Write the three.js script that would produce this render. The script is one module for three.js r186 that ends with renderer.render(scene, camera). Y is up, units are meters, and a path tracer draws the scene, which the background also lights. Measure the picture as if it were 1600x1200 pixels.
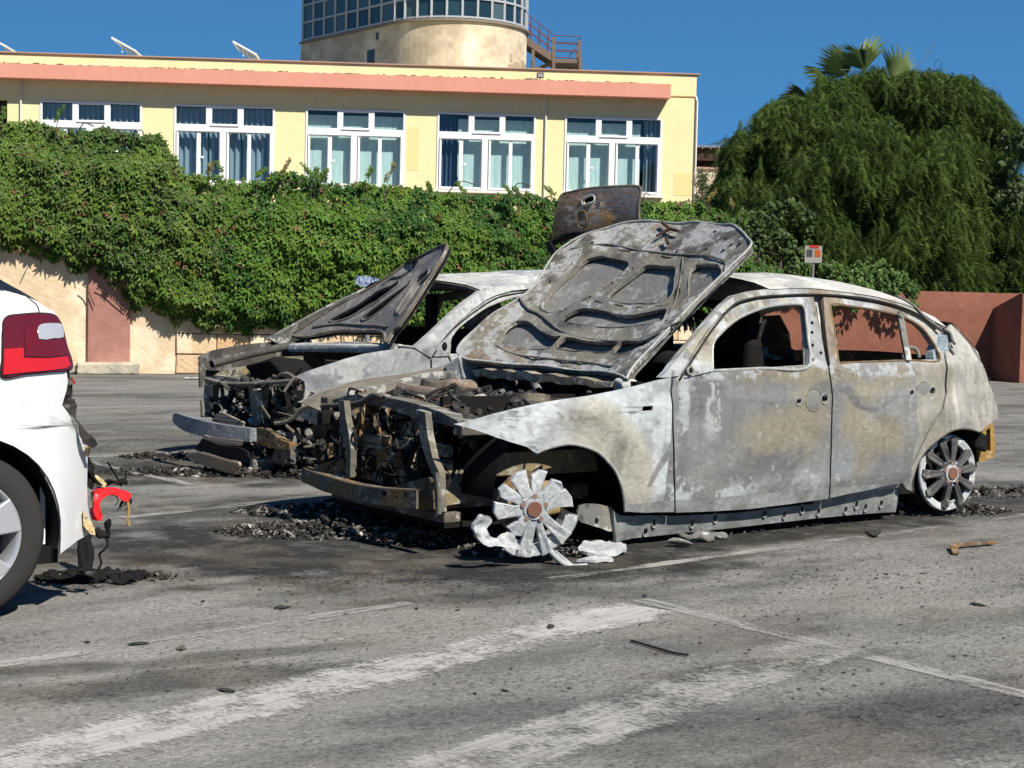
import * as THREE from 'three';
import { mergeGeometries, mergeVertices, toCreasedNormals } from 'three/addons/utils/BufferGeometryUtils.js';
import { TessellateModifier } from 'three/addons/modifiers/TessellateModifier.js';
import { RoundedBoxGeometry } from 'three/addons/geometries/RoundedBoxGeometry.js';

// ---------- camera, sky, sun, exposure ----------
const scene = new THREE.Scene();
const camera = new THREE.PerspectiveCamera(2 * Math.atan(600 / 2500) * 180 / Math.PI, 4 / 3, 0.1, 600);
camera.position.set(0, 1.2206, 0);
camera.rotation.set(-0.0568, 0, 0.0229, 'YXZ');
scene.add(camera);
const renderer = new THREE.WebGLRenderer({ antialias: true });
renderer.setSize(1024, 768);
renderer.toneMapping = THREE.LinearToneMapping;
renderer.toneMappingExposure = 1.9;
renderer.shadowMap.enabled = true;

const SUN_EL = 48 * Math.PI / 180, SUN_AZ = 40 * Math.PI / 180;   // azimuth: to the right of straight behind the camera
const sunDir = new THREE.Vector3(Math.cos(SUN_EL) * Math.sin(SUN_AZ), Math.sin(SUN_EL), Math.cos(SUN_EL) * Math.cos(SUN_AZ));
const sun = new THREE.DirectionalLight(new THREE.Color().setRGB(1, .95, .86), 4.2);
sun.position.copy(sunDir).multiplyScalar(60).add(new THREE.Vector3(2, 0, -20));
sun.target.position.set(2, 0, -20); scene.add(sun, sun.target);
sun.castShadow = true; sun.shadow.radius = 1; sun.shadow.mapSize.set(4096, 4096);
Object.assign(sun.shadow.camera, { left: -30, right: 30, top: 30, bottom: -30, near: 1, far: 150 });
{ // clear deep blue sky, lighter towards the horizon
  const w = 256, h = 128, d = new Float32Array(w * h * 4);
  for (let j = 0; j < h; j++) for (let i = 0; i < w; i++) {
    const el = ((j + .5) / h - .5) * Math.PI, k = Math.max(0, Math.sin(el));
    const t = Math.exp(-k * 5.5), o = (j * w + i) * 4;
    let c = el >= 0 ? [.022 + .027 * t, .078 + .106 * t, .190 + .192 * t] : [.07, .068, .064];
    d[o] = c[0]; d[o + 1] = c[1]; d[o + 2] = c[2]; d[o + 3] = 1;
  }
  const t = new THREE.DataTexture(d, w, h, THREE.RGBAFormat, THREE.FloatType);
  t.mapping = THREE.EquirectangularReflectionMapping; t.magFilter = THREE.LinearFilter; t.minFilter = THREE.LinearFilter; t.needsUpdate = true;
  scene.background = t; scene.environment = t;
}

// ---------- random numbers, noise, textures ----------
function rng(s) { return () => { s = (s + 0x6D2B79F5) | 0; let t = Math.imul(s ^ (s >>> 15), 1 | s); t = (t + Math.imul(t ^ (t >>> 7), 61 | t)) ^ t; return ((t ^ (t >>> 14)) >>> 0) / 4294967296; }; }
const hsh = (x, y, s) => { let h = (Math.imul(x, 374761393) + Math.imul(y, 668265263) + Math.imul(s, 974711)) | 0; h = Math.imul(h ^ (h >>> 13), 1274126177); return ((h ^ (h >>> 16)) >>> 0) / 4294967296; };
function vn(x, y, s, p) {
  let ix = Math.floor(x), iy = Math.floor(y); const fx = x - ix, fy = y - iy, u = fx * fx * (3 - 2 * fx), v = fy * fy * (3 - 2 * fy);
  let jx = ix + 1, jy = iy + 1;
  if (p) { ix = ((ix % p) + p) % p; jx = ((jx % p) + p) % p; iy = ((iy % p) + p) % p; jy = ((jy % p) + p) % p; }
  const a = hsh(ix, iy, s), b = hsh(jx, iy, s), c = hsh(ix, jy, s), d = hsh(jx, jy, s);
  return a + (b - a) * u + (c - a) * v + (a - b - c + d) * u * v;
}
function fbm(x, y, o, s = 1, p = 0) { let a = .5, r = 0, n = 0; for (let i = 0; i < o; i++) { r += a * vn(x, y, s + i * 17, p); n += a; a *= .55; x *= 2; y *= 2; p *= 2; } return r / n; }
const sm = (a, b, x) => { x = Math.min(1, Math.max(0, (x - a) / (b - a))); return x * x * (3 - 2 * x); };
const mix = (a, b, t) => [a[0] + (b[0] - a[0]) * t, a[1] + (b[1] - a[1]) * t, a[2] + (b[2] - a[2]) * t];
const mul = (a, k) => [a[0] * k, a[1] * k, a[2] * k];
const enc = c => { c = Math.min(1, Math.max(0, c)); return 255 * (c <= .0031308 ? 12.92 * c : 1.055 * Math.pow(c, 1 / 2.4) - .055); };
function ctex(w, h, fn, rep = 1) { // colour texture; fn(u, v) gives linear rgb (and alpha)
  const d = new Uint8Array(w * h * 4);
  for (let j = 0; j < h; j++) for (let i = 0; i < w; i++) { const c = fn((i + .5) / w, (j + .5) / h), o = (j * w + i) * 4; d[o] = enc(c[0]); d[o + 1] = enc(c[1]); d[o + 2] = enc(c[2]); d[o + 3] = 255; }
  const t = new THREE.DataTexture(d, w, h); t.colorSpace = THREE.SRGBColorSpace; return fin(t, rep);
}
function gtex(w, h, fn, rep = 1) { // grey data texture (bump, roughness, alpha)
  const d = new Uint8Array(w * h * 4);
  for (let j = 0; j < h; j++) for (let i = 0; i < w; i++) { const c = Math.min(255, Math.max(0, 255 * fn((i + .5) / w, (j + .5) / h))), o = (j * w + i) * 4; d[o] = d[o + 1] = d[o + 2] = c; d[o + 3] = 255; }
  return fin(new THREE.DataTexture(d, w, h), rep);
}
function fin(t, rep) { t.wrapS = t.wrapT = THREE.RepeatWrapping; t.magFilter = THREE.LinearFilter; t.minFilter = THREE.LinearMipmapLinearFilter; t.generateMipmaps = true; t.repeat.set(rep, rep); t.needsUpdate = true; return t; }
const rgb = (r, g, b) => new THREE.Color().setRGB(r, g, b);
const mat = (c, o = {}) => new THREE.MeshPhysicalMaterial({ specularIntensity: (o.roughness ?? .85) < .5 ? 1 : .4, color: Array.isArray(c) ? rgb(...c) : 0xffffff, map: Array.isArray(c) ? null : c, roughness: .85, metalness: 0, side: THREE.DoubleSide, ...o });

// ---------- geometry ----------
function V(X, Z, Y) { return new THREE.Vector3(X, Z, -Y); }          // frame coordinates: along, up, away
function boxUV(g) { // uv in metres from position and face direction
  const p = g.attributes.position, n = g.attributes.normal, u = new Float32Array(p.count * 2);
  for (let i = 0; i < p.count; i++) {
    const a = Math.abs(n.getX(i)), b = Math.abs(n.getY(i)), c = Math.abs(n.getZ(i)), x = p.getX(i), y = p.getY(i), z = p.getZ(i);
    if (b > a && b > c) { u[2 * i] = x; u[2 * i + 1] = z; } else if (a > c) { u[2 * i] = z; u[2 * i + 1] = y; } else { u[2 * i] = x; u[2 * i + 1] = y; }
  }
  g.setAttribute('uv', new THREE.BufferAttribute(u, 2)); return g;
}
function prep(g, keep) { if (g.index) g = g.toNonIndexed(); for (const k of Object.keys(g.attributes)) if (!['position', 'normal', 'uv'].includes(k)) g.deleteAttribute(k); if (!g.attributes.normal) g.computeVertexNormals(); if (!keep || !g.attributes.uv) boxUV(g); return g; }
function join(gs, keep) { gs = (Array.isArray(gs) ? gs : [gs]).map(g => prep(g, keep || g.userData.keepUV)); return gs.length > 1 ? mergeGeometries(gs) : gs[0]; }
const counts = {};
function uniq(n) { const k = counts[n] = (counts[n] || 0) + 1; return k === 1 ? n : n + '_' + String(k - 1).padStart(3, '0'); }
function put(m, parent) { m.castShadow = m.receiveShadow = true; (parent || scene).add(m); return m; }
function obj(name, gs, m, parent, label) { const o = new THREE.Mesh(join(gs), m); o.name = parent ? name : uniq(name); if (label) o.userData.label = label; return put(o, parent); }
function tag(o, label, category, group, kind) { o.userData = { label, category }; if (group) o.userData.group = group; if (kind) o.userData.kind = kind; return o; }
function thing(name, label, category, frame = [0, 0, 0], group) { const o = new THREE.Group(); o.name = uniq(name); o.position.set(frame[0], 0, -frame[1]); o.rotation.y = frame[2]; scene.add(o); tag(o, label, category, group); return o; }
function struct(name, gs, m, label, category = 'ground', frame) { const o = new THREE.Mesh(join(gs), m); o.name = uniq(name); tag(o, label, category, null, 'structure'); if (frame) { o.position.set(frame[0], 0, -frame[1]); o.rotation.y = frame[2]; } return put(o); }
function inst(name, g, m, mats, cols, parent) { const o = new THREE.InstancedMesh(g, m, mats.length); mats.forEach((q, i) => o.setMatrixAt(i, q)); if (cols) cols.forEach((c, i) => o.setColorAt(i, c)); o.name = parent ? name : uniq(name); o.userData.kind = 'stuff'; return put(o, parent); }
function bx(X0, X1, Z0, Z1, Y0, Y1, r = 0) { // box between frame coordinates
  const w = Math.abs(X1 - X0), h = Math.abs(Z1 - Z0), d = Math.abs(Y1 - Y0);
  const g = r ? new RoundedBoxGeometry(w, h, d, 2, Math.min(r, w / 2.01, h / 2.01, d / 2.01)) : new THREE.BoxGeometry(w, h, d);
  return g.translate((X0 + X1) / 2, (Z0 + Z1) / 2, -(Y0 + Y1) / 2);
}
function bar(a, b, w, h, up = [0, 1, 0], r = .003) { // beam from a to b ([X,Z,Y])
  const A = V(...a), B = V(...b), d = B.clone().sub(A), L = d.length(); d.normalize();
  const s = new THREE.Vector3(...up).cross(d); if (s.lengthSq() < 1e-4) s.set(1, 0, 0); s.normalize(); const t = d.clone().cross(s);
  const g = new RoundedBoxGeometry(w, h, L, 1, Math.min(r, w / 2.1, h / 2.1));
  return g.applyMatrix4(new THREE.Matrix4().makeBasis(s, t, d)).translate((A.x + B.x) / 2, (A.y + B.y) / 2, (A.z + B.z) / 2);
}
function tube(ps, r, seg = 24, rad = 7) { return new THREE.TubeGeometry(new THREE.CatmullRomCurve3(ps.map(p => V(...p))), seg, r, rad); }
function cyl(a, b, r0, r1 = r0, n = 14) { const A = V(...a), B = V(...b), d = B.clone().sub(A), L = d.length(); const g = new THREE.CylinderGeometry(r1, r0, L, n); g.applyQuaternion(new THREE.Quaternion().setFromUnitVectors(new THREE.Vector3(0, 1, 0), d.normalize())); return g.translate((A.x + B.x) / 2, (A.y + B.y) / 2, (A.z + B.z) / 2); }
function spline(pts, n = 4, closed = false) { const c = new THREE.CatmullRomCurve3(pts.map(p => new THREE.Vector3(p[0], p[1], 0)), closed, 'centripetal'); return c.getPoints(n * (pts.length - (closed ? 0 : 1))).slice(0, closed ? -1 : undefined).map(p => [p.x, p.y]); }
function splitEdges(p, seg) { const o = []; for (let i = 0; i < p.length; i++) { const a = p[i], b = p[(i + 1) % p.length], n = Math.max(1, Math.ceil(Math.hypot(b[0] - a[0], b[1] - a[1]) / seg)); for (let k = 0; k < n; k++) o.push([a[0] + (b[0] - a[0]) * k / n, a[1] + (b[1] - a[1]) * k / n]); } return o; }
// sheet with thickness: outline (u, v) with holes, carried into space by map(u, v, off)
function panel(out, { holes = [], map, th = .012, seg = .1, uv } = {}) {
  const loops = [out, ...holes].map(l => splitEdges(l, seg)), sh = new THREE.Shape(loops[0].map(p => new THREE.Vector2(...p)));
  for (const h of loops.slice(1)) sh.holes.push(new THREE.Path(h.map(p => new THREE.Vector2(...p))));
  let g = new THREE.ShapeGeometry(sh); g.deleteAttribute('normal'); g.deleteAttribute('uv');
  g = new TessellateModifier(seg, 7).modify(g.toNonIndexed());
  g = mergeVertices(g, 1e-5);
  const p = g.attributes.position, parts = [], uvf = uv || ((u, v) => [u, v]);
  for (const off of th ? [0, th] : [0]) {
    const q = new Float32Array(p.count * 3), t = new Float32Array(p.count * 2);
    for (let i = 0; i < p.count; i++) { q.set(map(p.getX(i), p.getY(i), off), 3 * i); t.set(uvf(p.getX(i), p.getY(i)), 2 * i); }
    const k = new THREE.BufferGeometry(); k.setAttribute('position', new THREE.BufferAttribute(q, 3)); k.setAttribute('uv', new THREE.BufferAttribute(t, 2));
    const ix = Array.from(g.index.array); if (off) for (let i = 0; i < ix.length; i += 3) { const a = ix[i]; ix[i] = ix[i + 1]; ix[i + 1] = a; }
    k.setIndex(ix); k.computeVertexNormals(); parts.push(k.toNonIndexed());
  }
  if (th) { const q = [], t = []; for (const l of loops) for (let i = 0; i < l.length; i++) { const a = l[i], b = l[(i + 1) % l.length], A = map(...a, 0), B = map(...b, 0), C = map(...a, th), D = map(...b, th), ua = uvf(...a), ub = uvf(...b); q.push(...A, ...B, ...C, ...B, ...D, ...C); const uc = [ua[0] + th * .7, ua[1] + th * .2], ud = [ub[0] + th * .7, ub[1] + th * .2]; t.push(...ua, ...ub, ...uc, ...ub, ...ud, ...uc); }
    const k = new THREE.BufferGeometry(); k.setAttribute('position', new THREE.Float32BufferAttribute(q, 3)); k.setAttribute('uv', new THREE.Float32BufferAttribute(t, 2)); k.computeVertexNormals(); parts.push(k); }
  const r = mergeGeometries(parts); r.userData.keepUV = true; return r;
}
const flatX = X => (u, v, off) => [X + off, v, -u];        // plate in a plane across the car: u away, v up
const flatY = Y => (u, v, off) => [u, v, -(Y + off)];      // plate along the car
const circle = (x, y, r, ry = r, n = 12) => Array.from({ length: n }, (_, i) => [x + r * Math.cos(i / n * 6.2832), y + ry * Math.sin(i / n * 6.2832)]);
const smoothG = (g, a = .7) => toCreasedNormals(g, a);
function jitterG(g, k, f, seed) { const p = g.attributes.position; for (let i = 0; i < p.count; i++) { const x = p.getX(i), y = p.getY(i), z = p.getZ(i); p.setXYZ(i, x + k * (vn(y * f + 9, z * f + 3, seed) - .5) * 2, y + k * (vn(x * f + 5, z * f, seed + 1) - .5) * 2, z + k * (vn(x * f, y * f + 7, seed + 2) - .5) * 2); } g.computeVertexNormals(); return g; }

// ---------- burnt metal and other shared surfaces ----------
function burn(seed, per, base, alt, ash, dark, o = {}) { // one tile, `per` lattice cells
  const { ashT = .58, darkT = .36, n = 512 } = o;
  return ctex(n, n, (u, v) => {
    const x = u * per, y = v * per, a = fbm(x, y, 4, seed, per), b = fbm(x * 2, y * 2, 4, seed + 50, per * 2), c = fbm(x * 8, y * 8, 3, seed + 90, per * 8);
    let k = mix(base, alt, sm(.35, .65, a));
    k = mix(k, ash, sm(ashT, ashT + .06, b * .75 + c * .25) * .85);
    k = mix(k, dark, sm(darkT, darkT - .07, b * .6 + a * .2 + c * .2) * .8);
    return mul(k, .78 + .44 * c);
  });
}
const bumpTile = gtex(512, 512, (u, v) => .55 * fbm(u * 24, v * 24, 4, 7, 24) + .45 * fbm(u * 6, v * 6, 3, 8, 6));
const rep = (t, r) => { const c = t.clone(); c.repeat.set(r, r); c.needsUpdate = true; return c; };
const tAsh = burn(11, 6, [.25, .26, .265], [.36, .355, .33], [.55, .56, .56], [.10, .095, .085]);
const tGrey = burn(21, 6, [.13, .13, .125], [.19, .175, .145], [.38, .37, .35], [.045, .042, .038]);
const tRust = burn(31, 6, [.10, .075, .045], [.20, .105, .04], [.28, .25, .20], [.035, .03, .026], { ashT: .6 });
const tChar = burn(41, 6, [.022, .021, .02], [.04, .036, .032], [.12, .115, .11], [.012, .011, .01], { ashT: .64 });
const tBrown = burn(51, 6, [.085, .075, .062], [.14, .115, .085], [.30, .28, .25], [.03, .027, .024], { ashT: .6 });
const bm = (t, r = 1, o = {}) => mat(rep(t, r), { bumpMap: rep(bumpTile, 2.2), bumpScale: .004, roughness: .8, ...o });
const M = {
  ash: bm(tAsh, .9), grey: bm(tGrey, 1.1), rust: bm(tRust, 1.3), char: bm(tChar, 1), brown: bm(tBrown, 1.2),
  soot: mat([.012, .011, .0105], { roughness: .95, specularIntensity: .15 }), black: mat([.008, .008, .008], { roughness: .9, specularIntensity: .3 }),
  melt: bm(burn(61, 6, [.31, .325, .335], [.41, .42, .42], [.50, .50, .49], [.14, .135, .13], { darkT: .3 }), 2, { roughness: .62 }),
};

// ---------- ground ----------
const burnSpots = [ // centre x, z, radius x, z, turn, strength: soot and ash left by the fires
  [...[[-.599,-7.648]][0], 1.55, .85, .25, 1], [...[[.018,-7.253]][0], 1.0, .5, .1, 1], [...[[-1.032,-7.041]][0], .66, .24, .0, 1.25], [...[[1.186,-8.293]][0], 1.9, .30, .64, .95],
  [...[[2.643,-9.602]][0], 1.2, .45, .3, .9], [...[[-1.859,-10.59]][0], 1.5, .75, .2, .95], [...[[-2.391,-10.875]][0], .8, .5, .2, .7], [...[[-.966,-8.715]][0], 1.1, .6, .4, .8], [...[[3.168,-10.318]][0], 1.3, .6, .4, .8],
  [...[[.854,-4.557]][0], .7, .16, .5, .45], [...[[1.141,-4.447]][0], .8, .24, .4, .42], [...[[.832,-5.27]][0], .5, .07, .5, .55], [...[[-.383,-6.233]][0], .6, .16, .15, .5], [...[[-.085,-6.472]][0], .7, .2, .2, .6],
  [...[[-1.064,-4.871]][0], .6, .12, .5, .75], [...[[-.793,-5.294]][0], .5, .08, .5, .6], [...[[-1.437,-5.003]][0], .25, .07, .4, .7], [...[[-.235,-6.317]][0], .55, .1, .4, .8], [...[[.604,-7.263]][0], .9, .12, .5, .7], [...[[1.327,-4.597]][0], .9, .3, .5, .5], [...[[.948,-4.305]][0], .5, .12, .5, .55], [...[[-1.465,-4.958]][0], .3, .08, .4, .5], [...[[-1.772,-6.623]][0], .5, .25, .3, .5], [...[[1.885,-6.241]][0], .4, .14, .2, .35], [...[[1.218,-5.926]][0], .9, .2, .2, .22], [...[[4.361,-18.109]][0], 1.6, .9, .2, .3], [...[[-2.878,-12.405]][0], 1.1, .9, 0, .35],
].map(([x, z, a, b, t, s]) => ({ x, z, a, b, c: Math.cos(t), s: Math.sin(t), k: s }));
function groundColor(x, z, fine) {
  const n1 = fbm(x * .8 + 40, z * .8 + 40, 4, 3), n2 = fbm(x * 5 + 9, z * 5 + 70, 3, 4);
  // grain stretched a little along the direction cars drive
  const u = x * .8 - z * .6, w = x * .6 + z * .8, st = fbm(u * 1.6, w * 5, 4, 12);
  let c = mix([.135, .128, .118], [.182, .173, .159], sm(.3, .7, n1 * .6 + st * .4));
  c = mix(c, [.215, .204, .188], sm(.54, .76, st * .5 + n1 * .5) * .6);
  c = mix(c, [.080, .077, .073], sm(.5, .34, st * .6 + n1 * .4) * .6);
  let b = 0;
  for (const s of burnSpots) {
    const dx = x - s.x, dz = z - s.z, p = dx * s.c - dz * s.s, q = dx * s.s + dz * s.c, r = Math.sqrt(p * p / (s.a * s.a) + q * q / (s.b * s.b));
    if (r < 2.1) b = Math.max(b, Math.min(1, s.k) * (s.k > 1.2 ? sm(1.15, .85, r + (n2 - .5) * .8 + (vn(x * 40, z * 40, 8) - .5) * .35) : sm(1.45, .70, r + (n2 - .5) * .9 + (st - .5) * .7)));
  }
  if (b > .001) { const ash = fbm(x * 9, z * 9, 4, 23); c = mix(c, mix([.022, .0205, .019], [.10, .096, .09], sm(.5, .75, ash) * .5), b * .92); }
  if (fine) {
    const g = vn(x * 210, z * 210, 5) * .45 + vn(x * 110, z * 110, 6) * .35 + vn(x * 45, z * 45, 9) * .2;
    c = mul(c, .58 + .84 * g);
    const f = vn(x * 75 + 3, z * 75, 31), p = fbm(x * 3, z * 3, 2, 33);
    { const rs = fbm(x * 2.2 + 11, z * 2.2, 3, 41); c = mix(c, [.21, .175, .13], .28 * sm(.56, .70, rs) * (.4 + .6 * vn(x * 90, z * 90, 42))); }
    if (f > .84 - .14 * sm(.45, .75, p)) c = mul(c, .68); else if (f < .12) c = mul(c, 1.3);
  }
  return c;
}
const asphaltBump = gtex(1024, 1024, (u, v) => .5 * vn(u * 110, v * 110, 71, 110) + .35 * vn(u * 50, v * 50, 72, 50) + .15 * vn(u * 240, v * 240, 73, 240));
function patch(x0, x1, z0, z1, w, h, y) { // a piece of the lot with its own colours
  const g = new THREE.PlaneGeometry(x1 - x0, z1 - z0, 40, 40).rotateX(-Math.PI / 2).translate((x0 + x1) / 2, y, (z0 + z1) / 2);
  const p = g.attributes.position, uv = g.attributes.uv;
  for (let i = 0; i < p.count; i++) uv.setXY(i, (p.getX(i) - x0) / (x1 - x0), (p.getZ(i) - z0) / (z1 - z0));
  g.userData.keepUV = true;
  const b = asphaltBump.clone(); b.repeat.set((x1 - x0) / 1.1, (z1 - z0) / 1.1); b.needsUpdate = true;
  const t = ctex(w, h, (u, v) => groundColor(x0 + u * (x1 - x0), z0 + v * (z1 - z0), true));
  return [g, mat(t, { specularIntensity: .12, roughness: .92, bumpMap: b, bumpScale: .006 })];
}
{
  const far = ctex(1024, 1024, (u, v) => { const a = fbm(u * 9, v * 9, 5, 3, 9), s = fbm(u * 14, v * 50, 3, 12, 7) ; return mul(mix([.140, .133, .122], [.182, .173, .160], sm(.3, .7, a * .6 + s * .4)), .8 + .4 * vn(u * 400, v * 400, 5, 400)); }, 1 / 11);
  const g = new THREE.PlaneGeometry(500, 500, 1, 1).rotateX(-Math.PI / 2).translate(0, -.008, -120);
  struct('ground', g, mat(far, { specularIntensity: .12, roughness: .93, bumpMap: rep(asphaltBump, .9), bumpScale: .005 }), 'grey asphalt reaching to the walls and beyond them');
  const [g1, m1] = patch(-3, 4.4, -10.2, -3, 2048, 2048, 0); struct('parking_lot', g1, m1, 'worn grey asphalt of the car park with soot and ash around the wrecks');
  const [g2, m2] = patch(-9, 12, -27.5, -10.2, 1400, 1100, 0); struct('parking_lot', g2, m2, 'far asphalt of the car park up to the walls');
  const [g3, m3] = patch(4.4, 10, -10.2, -5, 512, 512, 0); struct('parking_lot', g3, m3, 'asphalt of the car park beyond the rear of the large wreck');
  const [g4, m4] = patch(-8, -3, -10.2, -4, 512, 512, 0); struct('parking_lot', g4, m4, 'asphalt of the car park under the white car');
}
// worn painted lines, thin sheets on the asphalt
const lineAlpha = (seed, t, gain) => gtex(2048, 128, (u, v) => { const e = Math.min(v, 1 - v) * 2, n = fbm(u * 50, v * 4, 4, seed, 50) * .6 + fbm(u * 600, v * 30, 2, seed + 3, 600) * .4, g = fbm(u * 9, 1, 3, seed + 7, 9); return sm(t - .06, t + .34, n + .42 * Math.min(1, e * 2.2) - .42 + .5 * (g - .5)) * gain; });
const lineM = [[91, .40, .66], [92, .40, .66], [93, .30, .86]].map(([s, t, gn]) => mat(ctex(256, 256, (u, v) => mul([.42, .40, .365], .6 + .6 * fbm(u * 40, v * 40, 3, s, 40))), { alphaMap: lineAlpha(s, t, gn), transparent: true, roughness: .9, bumpMap: rep(bumpTile, 2), bumpScale: .002 }));
function line(a, b, w, k, label) {
  const dx = b[0] - a[0], dz = b[1] - a[1], L = Math.hypot(dx, dz), g = new THREE.PlaneGeometry(L, w, 20, 1).rotateX(-Math.PI / 2);
  g.userData.keepUV = true; const uv = g.attributes.uv; for (let i = 0; i < uv.count; i++) uv.setX(i, uv.getX(i) * L / 6 + k * .13 + a[0]);
  g.rotateY(-Math.atan2(dz, dx)).translate((a[0] + b[0]) / 2, .004, (a[1] + b[1]) / 2);
  struct('painted_line', g, lineM[k], label, 'road marking');
}
for (const [p, w, k, l] of [
  [[[-1.701,-4.943],[-.38,-6.195]], .10, 0, 'thin worn white line running from under the white car towards the large wreck'],
  [[[-1.405,-3.815],[.547,-6.214]], .36, 2, 'broad dusty worn white line crossing the foreground asphalt'],
  [[[.534,-6.369],[1.736,-4.806]], .13, 0, 'worn white line running from the middle to the lower right asphalt'],
  [[[-.231,-3.903],[1.152,-5.594]], .40, 0, 'broad patchy white line at the bottom of the foreground'],
  [[[.183,-6.784],[3.197,-9.412]], .10, 1, 'worn white line alongside the sill of the large wreck'],
  [[[-4.413,-15.518],[-3.052,-16.223]], .12, 0, 'faint far white line nearest the creeper wall'],
  [[[-3.912,-13.758],[-2.881,-14.399]], .12, 1, 'far white line between the white car and the smaller wreck'],
  [[[-2.994,-11.166],[-2.316,-11.59]], .12, 1, 'faint line ending at the debris under the smaller wreck'],
  [[[-2.877,-10.894],[-1.793,-9.561]], .12, 0, 'worn diagonal line beside the radiator of the smaller wreck'],
  [[[-2.021,-8.293],[-1.179,-9.28]], .13, 0, 'worn line between the red tow hook and the large wreck'],
  [[[5.752,-22.976],[7.965,-23.677]], .16, 1, 'pale line along the foot of the brown wall'],
  [[[3.647,-12.31],[4.043,-11.941]], .10, 1, 'faint line behind the rear wheel of the large wreck'],
]) line(p[0], p[1], w, k, l);

// ---------- boundary walls and the creeper ----------
const LF = [-6.2, 21.6, .285];
const plaster = (c, c2, seed, k = 1) => ctex(512, 512, (u, v) => { const a = fbm(u * 5, v * 5, 5, seed, 5), b = fbm(u * 20, v * 20, 3, seed + 5, 20); return mul(mix(c, c2, sm(.42, .62, a)), 1 - .14 * k + .28 * k * b); }, .5);
const wallM = { cream: mat(plaster([.56, .43, .28], [.63, .52, .37], 101), { bumpMap: rep(bumpTile, .9), bumpScale: .012 }), pink: mat(plaster([.30, .145, .115], [.36, .185, .145], 102), { bumpMap: rep(bumpTile, .9), bumpScale: .008 }), brown: mat(plaster([.205, .083, .055], [.23, .095, .063], 103), { bumpMap: rep(bumpTile, .9), bumpScale: .006 }) };
const stoneM = [[.60, .44, .27], [.54, .35, .19], [.62, .50, .35], [.56, .40, .25]].map((c, i) => mat(plaster(mul(c, .9), mix(c, [.66, .56, .42], .6), 110 + i), { bumpMap: rep(bumpTile, 1), bumpScale: .02 }));
{
  const w = thing('boundary_wall', 'cream plastered and stone boundary wall under the green creeper', 'wall', LF);
  obj('plaster_section', bx(-8, .44, 0, 3.1, 0, .3), wallM.cream, w);
  obj('pilaster', bx(.44, 1.0, .07, 3.0, -.07, .3, .012), wallM.pink, w, 'dusty pink pilaster in the cream wall');
  obj('plaster_section', bx(1.0, 1.62, 0, 2.9, .02, .3), wallM.cream, w);
  obj('wall_core', bx(1.62, 9.2, 0, 2.4, .05, .3), wallM.cream, w); obj('wall_core', bx(9.2, 10.1, 0, 1.4, .05, .3), wallM.cream, w);
  const r = rng(5); let z = 0;
  for (const h of [.27, .29, .27, .3, .28]) { let x = 1.62; while (x < 10) { const l = .32 + r() * .38, e = Math.min(10.1, x + l), k = Math.floor(r() * 4); obj('stone_block', jitterG(bx(x + .004, e - .004, z + .004, z + h - .004, -.01 - r() * .018, .06, .018), .006, 9, Math.floor(x * 50)), stoneM[k], w); x = e; } z += h; }
  for (const [a, b, h, k] of [[-3.4, -1.2, .12, 0], [-1.2, -.05, .13, 2], [-.03, .28, .14, 1], [.3, 1.12, .16, 3]]) obj('footing_stone', jitterG(bx(a, b, 0, h, -.32, .05, .03), .012, 6, k + 3), mat(plaster([.30, .27, .22], [.42, .37, .28], 120 + k), { bumpMap: rep(bumpTile, 1), bumpScale: .02 }), w);
  const b = thing('brown_wall', 'low terracotta brown rendered wall at the right edge of the car park', 'wall', LF);
  obj('render_section', bx(10.1, 18, 0, 1.4, .02, .3), wallM.brown, b);
  obj('lower_band', bx(10.6, 18, 0, 1.13, .005, .1), mat(plaster([.175, .068, .044], [.19, .076, .05], 104), { bumpMap: rep(bumpTile, .9), bumpScale: .006 }), b);
  obj('pilaster', bx(10.1, 10.6, 0, 1.42, -.05, .3, .01), wallM.brown, b);
  const s = new THREE.Shape([[.02, 0], [-.78, 0], [-.78, 1.39], [-.7, 1.39], [.02, 1.15]].map(p => new THREE.Vector2(-p[0], p[1])));
  const g = new THREE.ExtrudeGeometry(s, { depth: 3, bevelEnabled: false }); g.rotateY(-Math.PI / 2).translate(17.47, 0, 0);
  obj('return_wall', g, wallM.brown, b);
  obj('plinth', bx(10.2, 14.4, 0, .05, -.12, .05), mat([.33, .25, .18]), b);
}
// creeper
const TOP = [[-1.641,3.403],[-.697,3.337],[-.215,3.362],[.273,3.27],[.684,3.325],[1.059,3.208],[1.351,3.282],[1.54,2.949],[1.781,2.693],[2.122,2.776],[2.556,2.717],[2.905,2.74],[3.167,2.839],[3.524,2.731],[3.883,2.658],[4.197,2.777],[4.609,2.669],[5.35,2.609],[5.913,2.649],[6.485,2.599],[6.967,2.645],[7.658,2.44],[8.251,2.574],[8.855,2.596],[9.365,2.653],[9.729,2.562],[10,2.238],[10.331,1.769],[10.98,1.447],[11.741,1.318]];
const BOT = [[-1.638,1.525],[-.689,1.594],[-.205,1.523],[.122,1.448],[.369,1.344],[.66,1.163],[.953,1.067],[1.164,.916],[1.462,.749],[1.804,.633],[2.15,.568],[2.409,.66],[2.672,.593],[3.022,.731],[3.377,.711],[3.735,.788],[4.099,.615],[4.834,.535],[5.392,.634],[6.34,.648],[7.312,.663],[8.306,.678],[9.941,.895],[10.355,1.095],[10.987,1.243],[11.744,1.24]];
const lut = (L, x) => { for (let i = 1; i < L.length; i++) if (x <= L[i][0]) { const t = (x - L[i - 1][0]) / (L[i][0] - L[i - 1][0]); return L[i - 1][1] + (L[i][1] - L[i - 1][1]) * Math.max(0, t); } return L[L.length - 1][1]; };
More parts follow.
